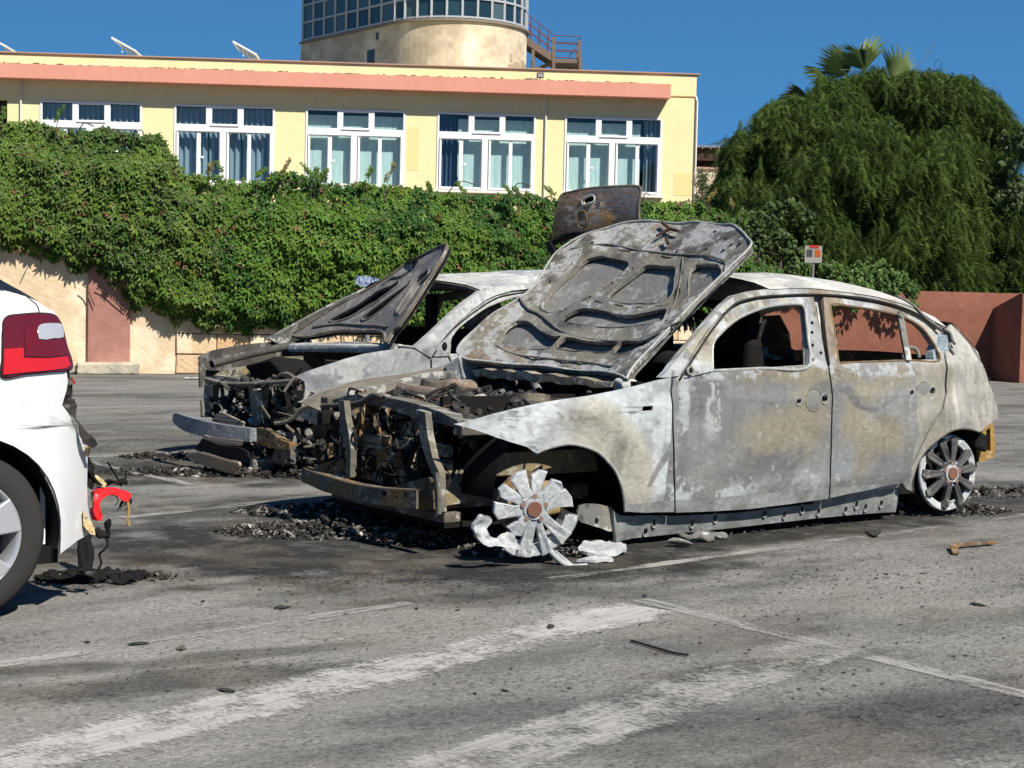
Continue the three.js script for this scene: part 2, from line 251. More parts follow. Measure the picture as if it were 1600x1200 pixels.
function leafletGeo(n, L, W, spread, droop) { // palmate leaf of n folded leaflets, facing +z, hanging down -y
  const q = [];
  for (let i = 0; i < n; i++) {
    const a = (i / (n - 1) - .5) * spread - Math.PI / 2, l = L * (1 - .28 * Math.abs(i / (n - 1) - .5) * 2), dx = Math.cos(a), dy = Math.sin(a), px = -dy, py = dx;
    const P = (t, s, z) => [dx * l * t + px * W * s, dy * l * t + py * W * s, z];
    const A = P(.06, 0, 0), T = P(1, 0, -droop * l), m1 = P(.5, .5, -.12 * W), m2 = P(.5, -.5, -.12 * W), C = P(.5, 0, .16 * W);
    q.push(...A, ...m2, ...C, ...A, ...C, ...m1, ...m2, ...T, ...C, ...C, ...T, ...m1);
  }
  const g = new THREE.BufferGeometry(); g.setAttribute('position', new THREE.Float32BufferAttribute(q, 3)); g.computeVertexNormals(); return g;
}
const leafM = (o = {}) => new THREE.MeshPhysicalMaterial({ color: 0xffffff, roughness: .55, specularIntensity: .45, side: THREE.DoubleSide, transmission: .2, thickness: 0, ...o });
const leafM1 = leafM();
{
  const r = rng(77), ms = [], cs = [], e = new THREE.Euler(), q = new THREE.Quaternion(), one = new THREE.Vector3();
  const bulge = (x, z) => .10 + .32 * fbm(x * 1.3 + 30, z * 1.5 + 10, 3, 200) * Math.min(1, .45 + Math.max(0, z - lut(BOT, x)) * .7) + .16 * fbm(x * 4, z * 4, 2, 201);
  const N = 76000, x0 = -3.2, x1 = 12;
  for (let i = 0; i < N; i++) {
    const x = x0 + (x1 - x0) * r(), t = lut(TOP, x) + .16 * (fbm(x * 3, 3, 3, 203) - .5) , b = lut(BOT, x) + .5 * (fbm(x * 4, 8, 3, 204) - .5) + .1 * r();
    const z = b + (t - b) * r(), edge = Math.min(1, (t - z) / .5, (z - b) / .35 + .25);
    if (fbm(x * 2.3, z * 2.3, 3, 207) < .42 && r() < .75) continue;
    if (x < 3 && z < b + .45 && r() < .35) continue;
    const deep = r() * r(), y = -(bulge(x, z) * Math.max(.25, edge) - deep * .42);
    const s = .5 + .7 * r();
    e.set(-.45 + (r() - .5) * 1.7, (r() - .5) * 1.9, (r() - .5) * 2.2); q.setFromEuler(e);
    ms.push(new THREE.Matrix4().compose(V(x, z, y), q, one.set(s, s, s)));
    const g = fbm(x * 1.8 + 5, z * 1.8, 3, 205), k = .75 + .5 * r(), old = r();
    let c = mix([.022, .075, .006], [.072, .146, .012], sm(.38, .62, g + (r() - .5) * .3));
    if (x < 2.2) c = mix(c, [.10, .105, .03], .5 * r());
    if (old < .016) c = [.15, .075, .03]; else if (old < .10) c = [.12, .17, .02];
    cs.push(rgb(...mul(c, k)));
  }
  const shoots = [];
  for (let i = 0; i < 26; i++) { const x = -1.5 + 12 * r(), t = lut(TOP, x), h = .10 + .22 * r() * r(), dx = (r() - .5) * .3; shoots.push(tube([[x, t - .3, -.3], [x + dx * .3, t, -.32], [x + dx, t + h, -.36]], .005, 6, 4));
    for (let k = 0; k < 9; k++) { const f = k / 8, S = .4 + .35 * r(); e.set(-.4 + (r() - .5), (r() - .5) * 2, (r() - .5) * 2.5); ms.push(new THREE.Matrix4().compose(V(x + dx * f, t + h * f + .03, -.34), q.setFromEuler(e), one.set(S, S, S))); cs.push(rgb(...mul(i % 4 ? [.07, .13, .015] : [.15, .12, .03], .7 + .5 * r()))); } }
  const v = thing('creeper', 'dense green creeper with five-part leaves hanging over the boundary wall', 'creeper', LF);
  inst('foliage', leafletGeo(5, .105, .042, 3.6, .3), leafM1, ms, cs, v);
  // bare hanging twigs at the lower edge, shoots at the top
  const tw = [...shoots];
  for (const p of [[[.542,1.16,-.12],[.669,1.093,-.12],[.779,.992,-.12],[.932,.865,-.12]], [[.358,1.198,-.12],[.426,1.14,-.12],[.528,.917,-.12]], [[1.007,1.066,-.1],[1.178,1.035,-.1],[1.263,.967,-.1]], [[.304,-.489,-.1],[.313,-.498,-.1],[.321,-.506,-.1]]]) if (p[0][1] > .3) tw.push(tube(p, .008, 12, 5));
  const rr = rng(9);
  for (let i = 0; i < 160; i++) { const x = -2.5 + 13 * rr(), b = lut(BOT, x), t = lut(TOP, x), z = b + (t - b) * rr(), k = rr() - .5; tw.push(tube([[x, z, -.1], [x + k * .3, z + .2, -.25], [x + k * .7, z + .15, -.45]], .008, 6, 4)); }
  
  obj('stem', tw, mat([.09, .06, .04]), v);
}

// ---------- yellow building ----------
const BF = [0, 36, .065];
{
  const b = thing('school_building', 'long pale yellow single-storey building with a pink canopy band behind the creeper', 'building', BF);
  const yel = mat(plaster([.74, .635, .35], [.75, .645, .365], 131, .35), { bumpMap: rep(bumpTile, .8), bumpScale: .004 });
  const out = [[-16, 0], [4.0, 0], [4.0, 6.2], [-16, 6.2]], ww = 2.2, wz = 3.48, wt = 5.2, WX = [-10.49, -7.59, -4.71, -1.8, 1.05];
  const sh = new THREE.Shape(out.map(p => new THREE.Vector2(...p)));
  for (const x of [-13.4, ...WX]) sh.holes.push(new THREE.Path([[x, wz], [x, wt], [x + ww, wt], [x + ww, wz]].map(p => new THREE.Vector2(...p))));
  const wg = new THREE.ExtrudeGeometry(sh, { depth: .3, bevelEnabled: false }).translate(0, 0, -.3);
  obj('wall', [wg, bx(3.7, 4.0, 0, 6.2, .3, 12), bx(-16, 3.7, 5.85, 6.05, .3, 12), bx(-16, 3.7, 0, 6.2, 11.7, 12)], yel, b);
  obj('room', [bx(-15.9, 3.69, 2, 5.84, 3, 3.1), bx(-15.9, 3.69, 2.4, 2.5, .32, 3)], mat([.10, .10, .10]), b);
  obj('coping', bx(-16, 4.08, 6.2, 6.23, -.04, .35, .006), mat([.36, .24, .18]), b, 'brown coping along the parapet');
  obj('canopy_band', bx(-16, 3.36, 5.62, 5.93, -.38, .0, .006), mat(plaster([.60, .265, .19], [.62, .275, .20], 132, .4), { bumpMap: rep(bumpTile, .8), bumpScale: .003 }), b, 'salmon pink canopy band');
  const rr = rng(3), dirt = []; for (let i = 0; i < 260; i++) { const x = -15 + 18 * rr(); dirt.push(bx(x, x + .03 + .12 * rr() * rr(), 5.93, 5.935 + .03 * rr() * rr(), -.36, -.02)); } obj('canopy_dirt', dirt, mat([.10, .075, .05]), b);
  obj('cornice_line', bx(3.36, 4.0, 5.70, 5.725, -.015, 0), mat([.42, .27, .10]), b);
  for (const [x0, x1, z0, z1] of [[-2.46, -2.2, 3.9, 4.85], [3.55, 3.95, 3.5, 4.0]]) obj('repaired_patch', bx(x0, x1, z0, z1, -.004, 0), mat([.72, .58, .27]), b);
  for (const [x, z] of [[-10.9, 5.62], [.62, 5.62], [4.02, 5.72]]) { obj('downpipe', [cyl([x, 1, -.04], [x, z - .12, -.04], .022), cyl([x, z - .12, -.04], [x + (x > 4 ? -.03 : 0), z, .0], .022)], mat([.62, .60, .55]), b); }
  // windows: one proto frame, cloned
  const paneR = [[.04, .70, 1.29, 1.69], [.82, 1.39, 1.31, 1.66], [1.51, 2.16, 1.29, 1.69], [.10, .50, .07, 1.13], [.58, .99, .07, 1.13], [1.20, 1.61, .07, 1.13], [1.68, 2.09, .07, 1.13]];
  const fs = new THREE.Shape([[.005, .005], [2.195, .005], [2.195, 1.715], [.005, 1.715]].map(p => new THREE.Vector2(...p)));
  for (const [a, c, d, e] of paneR) fs.holes.push(new THREE.Path([[a, d], [a, e], [c, e], [c, d]].map(p => new THREE.Vector2(...p))));
  const pvc = mat([.72, .72, .70], { roughness: .45 });
  const fg = [new THREE.ExtrudeGeometry(fs, { depth: .05, bevelEnabled: true, bevelSize: .006, bevelThickness: .006, bevelSegments: 1 }).translate(0, 0, -.12)];
  for (const [a, c] of [[.06, 1.03], [1.16, 2.13]]) for (const [p, q, s, t] of [[a, c, 1.14, 1.17], [a, c, .03, .06], [a, a + .025, .06, 1.14], [c - .025, c, .06, 1.14]]) fg.push(bx(p, q, s, t, .035, .075, .004));
  fg.push(bx(.79, 1.42, 1.27, 1.29, .04, .075), bx(.6, .66, .55, .6, .03, .075, .01));
  const glass = new THREE.MeshPhysicalMaterial({ color: rgb(.86, .93, .95), roughness: .03, transmission: 1, thickness: 0, side: THREE.DoubleSide });
  const cloth = (c, seed) => mat(ctex(256, 64, (u, v) => mul(c, .8 + .4 * fbm(u * 30, v * 3, 3, seed, 30)), 1), { roughness: 1 });
  const cDark = cloth([.30, .33, .36], 141), cLight = cloth([.66, .70, .63], 142), cNight = cloth([.06, .08, .13], 143);
  function curtain(x0, x1, z0, z1, amp, wl, seed) { // hanging cloth with folds
    const g = new THREE.PlaneGeometry(x1 - x0, z1 - z0, Math.ceil((x1 - x0) / wl * 8), 8), p = g.attributes.position;
    for (let i = 0; i < p.count; i++) { const x = p.getX(i), z = p.getY(i), k = (z1 - z0) / 2 - z; p.setXYZ(i, x + .03 * k * (vn(x * 2, z, seed) - .5), z, amp * Math.sin(x * 6.2832 / wl + 3 * vn(x * 2, z * .7, seed))); }
    g.computeVertexNormals(); return g.translate((x0 + x1) / 2, (z0 + z1) / 2, -.30);
  }
  let proto = null;
  WX.forEach((x, i) => {
    const w = new THREE.Group(); w.name = 'window'; w.position.set(x, wz, .085); b.add(w);
    if (!proto) { proto = join(fg); }
    obj('frame', proto, pvc, w); obj('sill', bx(-.05, 2.25, -.05, 0, -.01, .14, .006), mat([.74, .70, .62]), w);
    for (const [a, c, d, e] of paneR) obj('pane', bx(a, c, d, e, .092, .098), glass, w);
    if (i < 2) obj('curtain', [curtain(.02, .72, 0, 1.68, .035, .13, 3 + i), curtain(.75, 1.45, 0, 1.66, .035, .12, 5 + i), curtain(1.47, 2.18, 0, 1.68, .035, .13, 7 + i)], cDark, w, 'dark blue curtain');
    else {
      const dk = i === 3 ? [.02, .42] : i === 4 ? [1.82, 2.18] : null;
      const gs = []; let a = .02; const end = 2.18, rr2 = rng(20 + i);
      while (a < end - .02) { if (dk && a + .09 > dk[0] && a < dk[1]) { a += .09; continue; } const s = bx(a, Math.min(a + .098, end), .02, 1.6, .27, .275), t = (rr2() - .5) * .22; s.translate(-a - .05, 0, .27).rotateY(t).translate(a + .05, 0, -.27); gs.push(s); a += .09; }
      obj('blind', gs, cLight, w, 'pale grey vertical blinds');
      if (dk) obj('curtain', curtain(dk[0], dk[1], 0, 1.68, .045, .1, i), i === 4 ? cDark : cNight, w, 'dark blue curtain');
    }
  });
  const fl = new THREE.Group(); fl.name = 'floodlight'; b.add(fl); fl.userData.label = 'small grey floodlight on the parapet';
  obj('housing', bx(.37, .53, 5.98, 6.10, -.35, -.25, .02), mat([.10, .09, .08]), fl); obj('lens', bx(.385, .515, 5.99, 6.07, -.365, -.352, .004), mat([.30, .29, .26], { roughness: .2 }), fl); obj('bracket', bar([.45, 5.93, -.2], [.45, 6.0, -.28], .02, .02), mat([.30, .27, .22]), fl); obj('junction_box', bx(.24, .34, 5.935, 5.98, -.3, -.2, .01), mat([.30, .27, .22]), fl);
}
{ // slanted solar panels on the roof: the photo shows their white edges
  let p0 = null; const pv = mat([.02, .03, .06], { roughness: .15 }), al = mat([.62, .62, .62], { roughness: .4 });
  [[-11.25, 'cut off by the photo edge above the leftmost window'], [-8.35, 'above the gap between the two curtained windows'], [-5.6, 'closest to the round tower']].forEach(([x, l], i) => {
    if (!p0) {
      p0 = thing('solar_panel', '', 'solar panel', BF, 'white-edged solar panels on the yellow building');
      obj('panel', bar([-.42, .46, 3], [.32, .06, 3], 1.9, .03, [0, 1, 0]).translate(0, 0, -.25), pv, p0);
      obj('frame', [-.72, .72].map(k => bar([-.44, .475, 3 + .25 + k * 1.36], [.34, .065, 3 + .25 + k * 1.36], .05, .06)).concat([bar([-.44, .475, 2.25], [-.44, .475, 4.2], .05, .06), bar([.34, .065, 2.25], [.34, .065, 4.2], .05, .06)]), al, p0);
      for (const k of [2.4, 4]) obj('support', [bar([-.1, 0, k], [-.12, .3, k], .05, .05), bar([.1, -.05, k], [-.05, .25, k], .03, .03)], al, p0);
    }
    const o = i ? p0.clone() : p0; if (i) { o.name = uniq('solar_panel'); scene.add(o); }
    const c = Math.cos(BF[2]), s = Math.sin(BF[2]); o.position.set(BF[0] + (x - .6) * c, 6.52, -(BF[1] + x * s));
    o.scale.setScalar(.66); o.userData = { ...p0.userData, label: 'slanted white-edged solar panel ' + l };
  });
}

// ---------- round tower, stair, things beyond ----------
{
  const R = 2.3, P0 = [-7.45, 55], P1 = [-3.9, 50.4], L = Math.hypot(P1[0] - P0[0], P1[1] - P0[1]), u = [(P1[0] - P0[0]) / L, (P1[1] - P0[1]) / L], n = [u[1], -u[0]], C = [P1[0] - n[0] * R, P1[1] - n[1] * R], a0 = Math.atan2(n[1], n[0]);
  const at = (s, off = 0) => { if (s < L) return [P0[0] + u[0] * s + n[0] * off, P0[1] + u[1] * s + n[1] * off]; const a = a0 + (s - L) / R; return [C[0] + Math.cos(a) * (R + off), C[1] + Math.sin(a) * (R + off)]; };
  const S = L + Math.PI * R, plan = (off, m = 60) => { const q = []; for (let i = 0; i <= m; i++) q.push(at(S * i / m, off)); const e = at(S, off); q.push([e[0] - u[0] * L, e[1] - u[1] * L]); return q; };
  const solid = (off, z0, z1) => { const g = new THREE.ExtrudeGeometry(new THREE.Shape(plan(off).map(p => new THREE.Vector2(p[0], p[1]))), { depth: z1 - z0, bevelEnabled: false }); g.rotateX(-Math.PI / 2).translate(0, z0, 0); return g; };
  const conc = ctex(1024, 1024, (u, v) => { const a = fbm(u * 8, v * 8, 5, 151, 8), s = fbm(u * 60, v * 3, 4, 152, 3), b = fbm(u * 30, v * 30, 3, 153, 30); let c = mix([.42, .34, .24], [.56, .47, .34], sm(.4, .6, a)); c = mix(c, [.20, .165, .125], sm(.58, .74, s) * .75); c = mix(c, [.70, .62, .48], sm(.62, .70, a) * .8); return mul(c, .88 + .24 * b); }, .16);
  const t = thing('tower', 'round beige concrete tower with a blue glass upper storey behind the yellow building', 'tower');
  obj('wall', solid(0, 4, 9.58), mat(conc, { bumpMap: rep(bumpTile, .4), bumpScale: .01 }), t);
  obj('ledge', solid(.08, 9.5, 9.56), mat([.20, .17, .14]), t);
  obj('interior', solid(-.55, 9.58, 12.2), mat([.03, .035, .045]), t);
  obj('roof', solid(.25, 12.2, 12.5), mat([.55, .50, .42]), t);
  const gm = [[.018, .045, .065], [.026, .058, .078], [.05, .085, .10], [.012, .03, .045]].map(c => mat(c, { roughness: .08, metalness: 0 }));
  const stops = []; for (let s = .12; s < L - .2; s += .7) stops.push(s); const ns = stops.length; for (let k = 0; k <= 15; k++) stops.push(L + (Math.PI * R) * k / 15);
  const rows = [9.62, 10.2, 10.78, 11.5, 12.2], r = rng(61), mul_ = [];
  for (let i = 0; i < stops.length - 1; i++) for (let j = 0; j < rows.length - 1; j++) {
    const a = at(stops[i] + .03, -.03), b = at(stops[i + 1] - .03, -.03);
    obj('pane', bar([a[0], (rows[j] + rows[j + 1]) / 2, a[1]], [b[0], (rows[j] + rows[j + 1]) / 2, b[1]], .02, rows[j + 1] - rows[j] - .05), gm[Math.floor(r() * 4)], t);
  }
  for (const s of stops) { const a = at(s, 0); mul_.push(bar([a[0], 9.58, a[1]], [a[0], 12.2, a[1]], .07, .07)); }
  for (const z of rows) for (let i = 0; i < stops.length - 1; i++) { const a = at(stops[i], 0), b = at(stops[i + 1], 0); mul_.push(bar([a[0], z, a[1]], [b[0], z, b[1]], .07, .06)); }
  obj('glazing_bars', mul_, mat([.34, .36, .37], { roughness: .4 }), t);
  // small openings in the flat wall
  for (const [s, z0, z1, w] of [[2.75, 8.2, 8.5, .62], [4.25, 8.25, 8.85, .5], [4.75, 9.1, 9.35, .22]]) { const a = at(s, .012), b = at(s + w, .012); const o = obj('window', bar([a[0], (z0 + z1) / 2, a[1]], [b[0], (z0 + z1) / 2, b[1]], .03, z1 - z0), mat([.05, .045, .04], { roughness: .3 }), t); obj('frame', [bar([a[0], z0, a[1]], [b[0], z0, b[1]], .06, .04), bar([b[0], z0, b[1]], [b[0], z1, b[1]], .06, .04)], mat([.5, .43, .33]), o); }
  { // flaking render patch on the curve
    const g = []; const rr = rng(4); for (let i = 0; i < 26; i++) { const s = L + R * (1.75 + rr() * .75), z = 8.0 + rr() * rr() * .75, a = at(s, .006), b = at(s + .12 + .25 * rr(), .006); g.push(bar([a[0], z, a[1]], [b[0], z, b[1]], .016, .12 + .22 * rr())); } obj('flaked_render', g, mat([.36, .28, .19]), t);
  }
}
{
  const d = 52, s = thing('metal_stair', 'brown metal outside stair with railings beside the round tower', 'stair'), m = mat([.15, .11, .085], { roughness: .7 });
  const p = (x, y, k = 0) => [x / 1, y, d + k];
  const P = [[.158,9.361,52],[1.099,8.771,52],[1.965,8.75,52],[1.082,9.464,52],[1.907,9.38,52],[.433,9.041,52],[1.108,8.404,52],[1.973,8.423,52],[.449,8.389,52],[.149,9.727,52],[.768,9.66,52],[1.395,9.308,52],[1.203,8.732,52]];
  for (const [a, b] of [[3, 6], [4, 7], [5, 8]]) obj('post', [bar(P[a], P[b], .1, .1), bar([P[a][0], P[a][1] - .15, d + 1.4], [P[b][0], P[b][1], d + 1.4], .1, .1)], m, s);
  obj('platform', bx(P[1][0], P[2][0], P[1][1] - .12, P[1][1], d, d + 1.5), m, s);
  for (const k of [0, 1.3]) obj('stringer', bar([P[0][0], P[0][1], d + k], [P[1][0], P[1][1], d + k], .05, .2), m, s);
  for (let i = 0; i < 8; i++) { const f = (i + .5) / 8, x = P[0][0] + (P[1][0] - P[0][0]) * f, z = P[0][1] + (P[1][1] - P[0][1]) * f; obj('tread', bx(x - .09, x + .09, z, z + .03, d, d + 1.3), m, s); }
  const rl = []; for (const k of [0, 1.35]) { for (const h of [.25, .5, .75]) { rl.push(cyl([P[1][0], P[1][1] + h, d + k], [P[2][0], P[2][1] + h, d + k], .016, .016, 6), cyl([P[0][0], P[0][1] + h + .1, d + k], [P[1][0], P[1][1] + h, d + k], .016, .016, 6)); } for (const f of [.2, .5, .8]) { const x = P[0][0] + (P[1][0] - P[0][0]) * f, z = P[0][1] + (P[1][1] - P[0][1]) * f; rl.push(cyl([x, z, d + k], [x, z + .8, d + k], .016, .016, 6)); } }
  rl.push(cyl([P[2][0] - .05, P[2][1] + .7, d], [P[2][0] - .05, P[2][1] + .7, d + 1.4], .016), cyl([P[2][0] - .4, P[2][1] + .1, d], [P[2][0], P[2][1] + .7, d + 1.3], .016));
  obj('railing', rl, mat([.12, .05, .05]), s);
  obj('brace', [bar([P[6][0] - .7, P[6][1], d + .2], [P[1][0], P[1][1] - .1, d + .2], .05, .12), bar([P[6][0] + .1, P[6][1], d + 1], [P[2][0] - .2, P[2][1] - .15, d + 1], .05, .12)], m, s);
}
{ // low pale annex and metal canopy right of the yellow building
  const D = 40, q = [[4.424,4.401,40],[7.035,4.334,40],[4.455,3.356,40],[4.851,3.967,40],[5.936,3.866,40],[4.389,5.063,40],[5.582,5.027,40],[4.396,4.843,40],[5.589,4.807,40],[4.535,4.435,40],[5.139,4.449,40]];
  const a = thing('annex', 'low cream annex wall partly hidden by the weeping tree', 'building');
  const xo = q[3][0], x1_ = q[4][0] + .4, zo = q[3][1], zb = q[4][1] - 1.6;
  obj('wall', [bx(q[0][0] - 1, xo, 0, q[0][1], D + .02, D + .3), bx(x1_, q[1][0] + 1, 0, q[0][1], D + .02, D + .3), bx(xo, x1_, zo, q[0][1], D + .02, D + .3), bx(xo, x1_, 0, zb, D + .02, D + .3), bx(xo - .5, x1_ + .5, q[0][1] - .1, q[0][1], D + .3, D + 3.7), bx(q[0][0] - 1, q[1][0] + 1, 0, q[0][1], D + 3.7, D + 4)], mat(plaster([.62, .50, .40], [.66, .56, .46], 161)), a);
  obj('coping', bx(q[0][0] - 1, q[1][0] + 1, q[0][1], q[0][1] + .05, D - .03, D + .35), mat([.40, .26, .20]), a);
  
  const c = thing('metal_canopy', 'grey sheet metal canopy on posts beside the yellow building', 'canopy');
  const zc = q[5][1], x0 = q[5][0] - .6, x1 = q[6][0] + 1.5, rf = [];
  for (let i = 0; i < 16; i++) { const x = x0 + (x1 - x0) * i / 16; rf.push(bar([x + .12, zc + .30, D + 5], [x + .12, zc - .08, D + .2], (x1 - x0) / 16 * .86, .05), bx(x - .015, x + .015, zc - .14, zc - .05, D + .15, D + .25)); }
  obj('roof', rf, mat([.20, .215, .24], { roughness: .6 }), c);
  obj('beam', [bx(x0, x1, zc - .42, zc - .12, D + .3, D + .4), bx(x0, x1, zc - .30, zc + .05, D + 4.6, D + 4.7)], mat([.045, .028, .022]), c);
  for (const x of [q[9][0], q[10][0], q[10][0] + 1.6]) obj('post', bx(x - .05, x + .05, 0, zc - .2, D + 1.2, D + 1.3), x === q[10][0] ? mat([.42, .40, .36]) : mat([.045, .04, .04]), c);
  obj('brace', [bar([q[9][0] - .6, zc - .35, D + 1.2], [q[9][0], zc - .75, D + 1.2], .05, .05), bar([q[10][0] + .1, zc - .4, D + 1.2], [q[10][0] + .7, zc - .8, D + 1.2], .05, .05)], mat([.045, .04, .04]), c);
}

// ---------- trees ----------
const barkM = mat(ctex(256, 256, (u, v) => mul(mix([.10, .075, .05], [.20, .15, .10], fbm(u * 8, v * 24, 4, 171, 8)), .8 + .4 * fbm(u * 30, v * 30, 2, 172, 30)), 2), { bumpMap: rep(bumpTile, 3), bumpScale: .02 });
function limb(ps, r0, r1) { // tapered limb through points
  const c = new THREE.CatmullRomCurve3(ps.map(p => V(...p))), n = ps.length * 5, g = new THREE.TubeGeometry(c, n, 1, 8), P = g.attributes.position;
  for (let i = 0; i <= n; i++) { const q = c.getPointAt(i / n), r = r0 + (r1 - r0) * i / n; for (let j = 0; j <= 8; j++) { const k = i * 9 + j; P.setXYZ(k, q.x + (P.getX(k) - q.x) * r, q.y + (P.getY(k) - q.y) * r, q.z + (P.getZ(k) - q.z) * r); } }
  g.computeVertexNormals(); return g;
}
function pinnate(q, o, len, n, lean, az, L, W) { // feathered leaf appended to q, hanging from o
  for (let i = 0; i < n; i++) {
    const t = (i + 1) / n, x = o[0] + Math.sin(az) * lean * t, z = o[2] + Math.cos(az) * lean * t, y = o[1] - len * Math.pow(t, 1.7);
    for (const s of [-1, 1]) { const dx = Math.cos(az) * s * L, dz = -Math.sin(az) * s * L, e = [x + dx, y - L * .55, z + dz]; q.push(x, y + W, z, x, y - W, z, ...e); }
  }
}
{
  const t = thing('pepper_tree', 'large weeping pepper tree with fine drooping leaves behind the brown wall', 'tree');
  const P = (px, y, d) => [px, y, d];
  const B = [[7.202,1.245,29],[6.893,1.758,29],[6.782,2.275,29],[6.711,2.963,29],[6.474,3.761,29],[6.105,4.439,29],[6.074,2.028,29],[5.588,2.708,29],[4.985,3.498,29],[4.505,4.06,29],[7.315,2.862,29],[7.741,3.79,29],[7.936,4.709,29],[8.455,3.233,29],[8.662,3.811,29],[6.553,4.792,29],[6.9,1.585,29],[6.064,2.316,29],[7.816,1.837,29],[7.302,3.206,29],[8.269,2.078,29]];
  const off = (p, k) => [p[0], p[1], p[2] + k];
  obj('trunk', [limb([[B[0][0], 0, 29], B[0], B[1], B[2], B[3]], .17, .09), limb([[B[18][0] - .3, 0, 28.6], off(B[18], -.4), off(B[14], -.5)], .1, .03)], barkM, t);
  for (const l of [[B[3], B[4], B[5]], [B[1], off(B[17], -.5), off(B[7], -.7), off(B[8], -.6), B[9]], [B[2], off(B[19], -.6), off(B[10], -.4), B[11], B[12]], [B[3], off(B[10], .5), off(B[13], .4), B[14]], [B[4], off(B[15], .4)], [B[16], off(B[6], -1), off(B[17], -1.3)]]) obj('branch', limb(l, .07, .015), barkM, t);
  const CL = [ // crown clumps in the tree's plane: x, y, depth, radius
    ...[[1195, 235, .1, 62], [1240, 195, 0, 55], [1300, 175, .2, 60], [1370, 165, .3, 66], [1440, 165, .3, 60], [1500, 165, .1, 52], [1545, 215, 0, 50], [1180, 300, -.2, 52], [1250, 290, -.6, 72], [1330, 270, -.9, 80], [1420, 270, -.9, 82], [1500, 270, -.6, 76], [1560, 310, -.2, 60], [1200, 370, -.5, 62], [1280, 370, -1, 70], [1370, 360, -1.3, 66], [1450, 370, -1.2, 74], [1530, 380, -.9, 76], [1590, 390, -.4, 64], [1240, 420, -.3, 50], [1470, 430, -1.3, 50], [1560, 440, -1.1, 50], [1610, 320, .3, 60], [1350, 300, .9, 90], [1460, 300, .9, 90], [1260, 320, .9, 80], [1390, 220, .6, 70], [1160, 225, .1, 26], [1560, 200, .2, 34], [1215, 175, .1, 26], [1430, 130, .3, 24], [1490, 132, .2, 24], [1520, 150, .2, 26], [1150, 210, .1, 16], [1232, 158, .1, 20], [1275, 138, .2, 22], [1330, 132, .3, 20], [1395, 128, .3, 20], [1462, 122, .2, 18], [1548, 165, .1, 20], [1582, 240, .1, 22], [1140, 280, 0, 18], [1150, 350, 0, 20], [1400, 225, .3, 58], [1398, 160, .3, 44], [1215, 250, .3, 56], [1260, 240, .4, 56], [1195, 340, .2, 50], [1425, 215, .5, 50], [1335, 150, .4, 40], [1300, 145, .3, 34], [1410, 140, .3, 36], [1385, 260, .2, 60], [1410, 300, .2, 60], [1165, 280, .1, 46], [1180, 400, -.4, 56], [1220, 400, -.6, 60], [1290, 420, -.8, 56]]
  ];
  const q = [], r = rng(91);
  for (let k = 0; k < 6; k++) pinnate(q, [(r() - .5) * .08, -.06 * k, (r() - .5) * .08], .16 + .12 * r(), 8, .10 + .10 * r(), k * 2.2 + r(), .042, .007);
  const g = new THREE.BufferGeometry(); g.setAttribute('position', new THREE.Float32BufferAttribute(q, 3)); g.computeVertexNormals();
  const ms = [], cs = [], e = new THREE.Euler(), Q = new THREE.Quaternion(), s = new THREE.Vector3(), PX = 29 / 2500;
  const o = [[6.487,3.417,29]][0], UV = (px, py) => [o[0] + (px - 1370) * PX - (py - 280) * PX * .0229 * 0, o[1] - (py - 280) * PX - (px - 1370) * PX * -.0229];
  for (const [px, py, dd, rr] of CL) {
    const [cx, cy] = UV(px, py), R = rr * PX, n = Math.round(2300 * R * R * 1.35 + 170);
    for (let i = 0; i < n; i++) {
      let x, y, z; do { x = r() * 2 - 1; y = r() * 2 - 1; z = r() * 2 - 1; } while (x * x + y * y + z * z > 1); const l = Math.hypot(x, y, z) || 1, k = Math.pow(l, .45) / l * (.62 + .72 * fbm(cx * 3 + x * 2.5, cy * 3 + y * 2.5, 3, 183)); x *= k; y *= k; z *= k;
      if (fbm((cx + x * R) * 2.2, (cy + y * R) * 2.2 + z, 3, 181) < .445) continue;
      const sc = .52 + .5 * r(); e.set((r() - .5) * 1.3, r() * 6.28, (r() - .5) * 1.3);
      ms.push(new THREE.Matrix4().compose(V(cx + x * R * 1.04, cy + y * R - .04, 29 + dd + z * R), Q.setFromEuler(e), s.set(sc, sc * (.9 + .4 * r()), sc)));
      const k2 = .7 + .6 * r(); cs.push(rgb(...mul(mix([.032, .064, .012], [.082, .126, .024], r() * .6 + .4 * fbm(cx + x, cy + y, 2, 5)), k2)));
    }
  }
  inst('crown', g, leafM({ roughness: .85, specularIntensity: .2, transmission: .25 }), ms, cs, t);
  const tw = []; for (let i = 0; i < 40; i++) { const c = CL[Math.floor(r() * CL.length)], [cx, cy] = UV(c[0], c[1]), R = c[3] * PX, a = r() * 6.28, x = cx + Math.cos(a) * R * .9, y = cy + Math.sin(a) * R * .8 + .1; tw.push(tube([[cx, cy, 29 + c[2]], [(cx + x) / 2, (cy + y) / 2 + .12, 29 + c[2] - .5], [x, y, 29 + c[2] - R * .8], [x + .05, y - .35, 29 + c[2] - R * .85]], .005, 8, 4)); }
  obj('twig', tw, barkM, t);
}
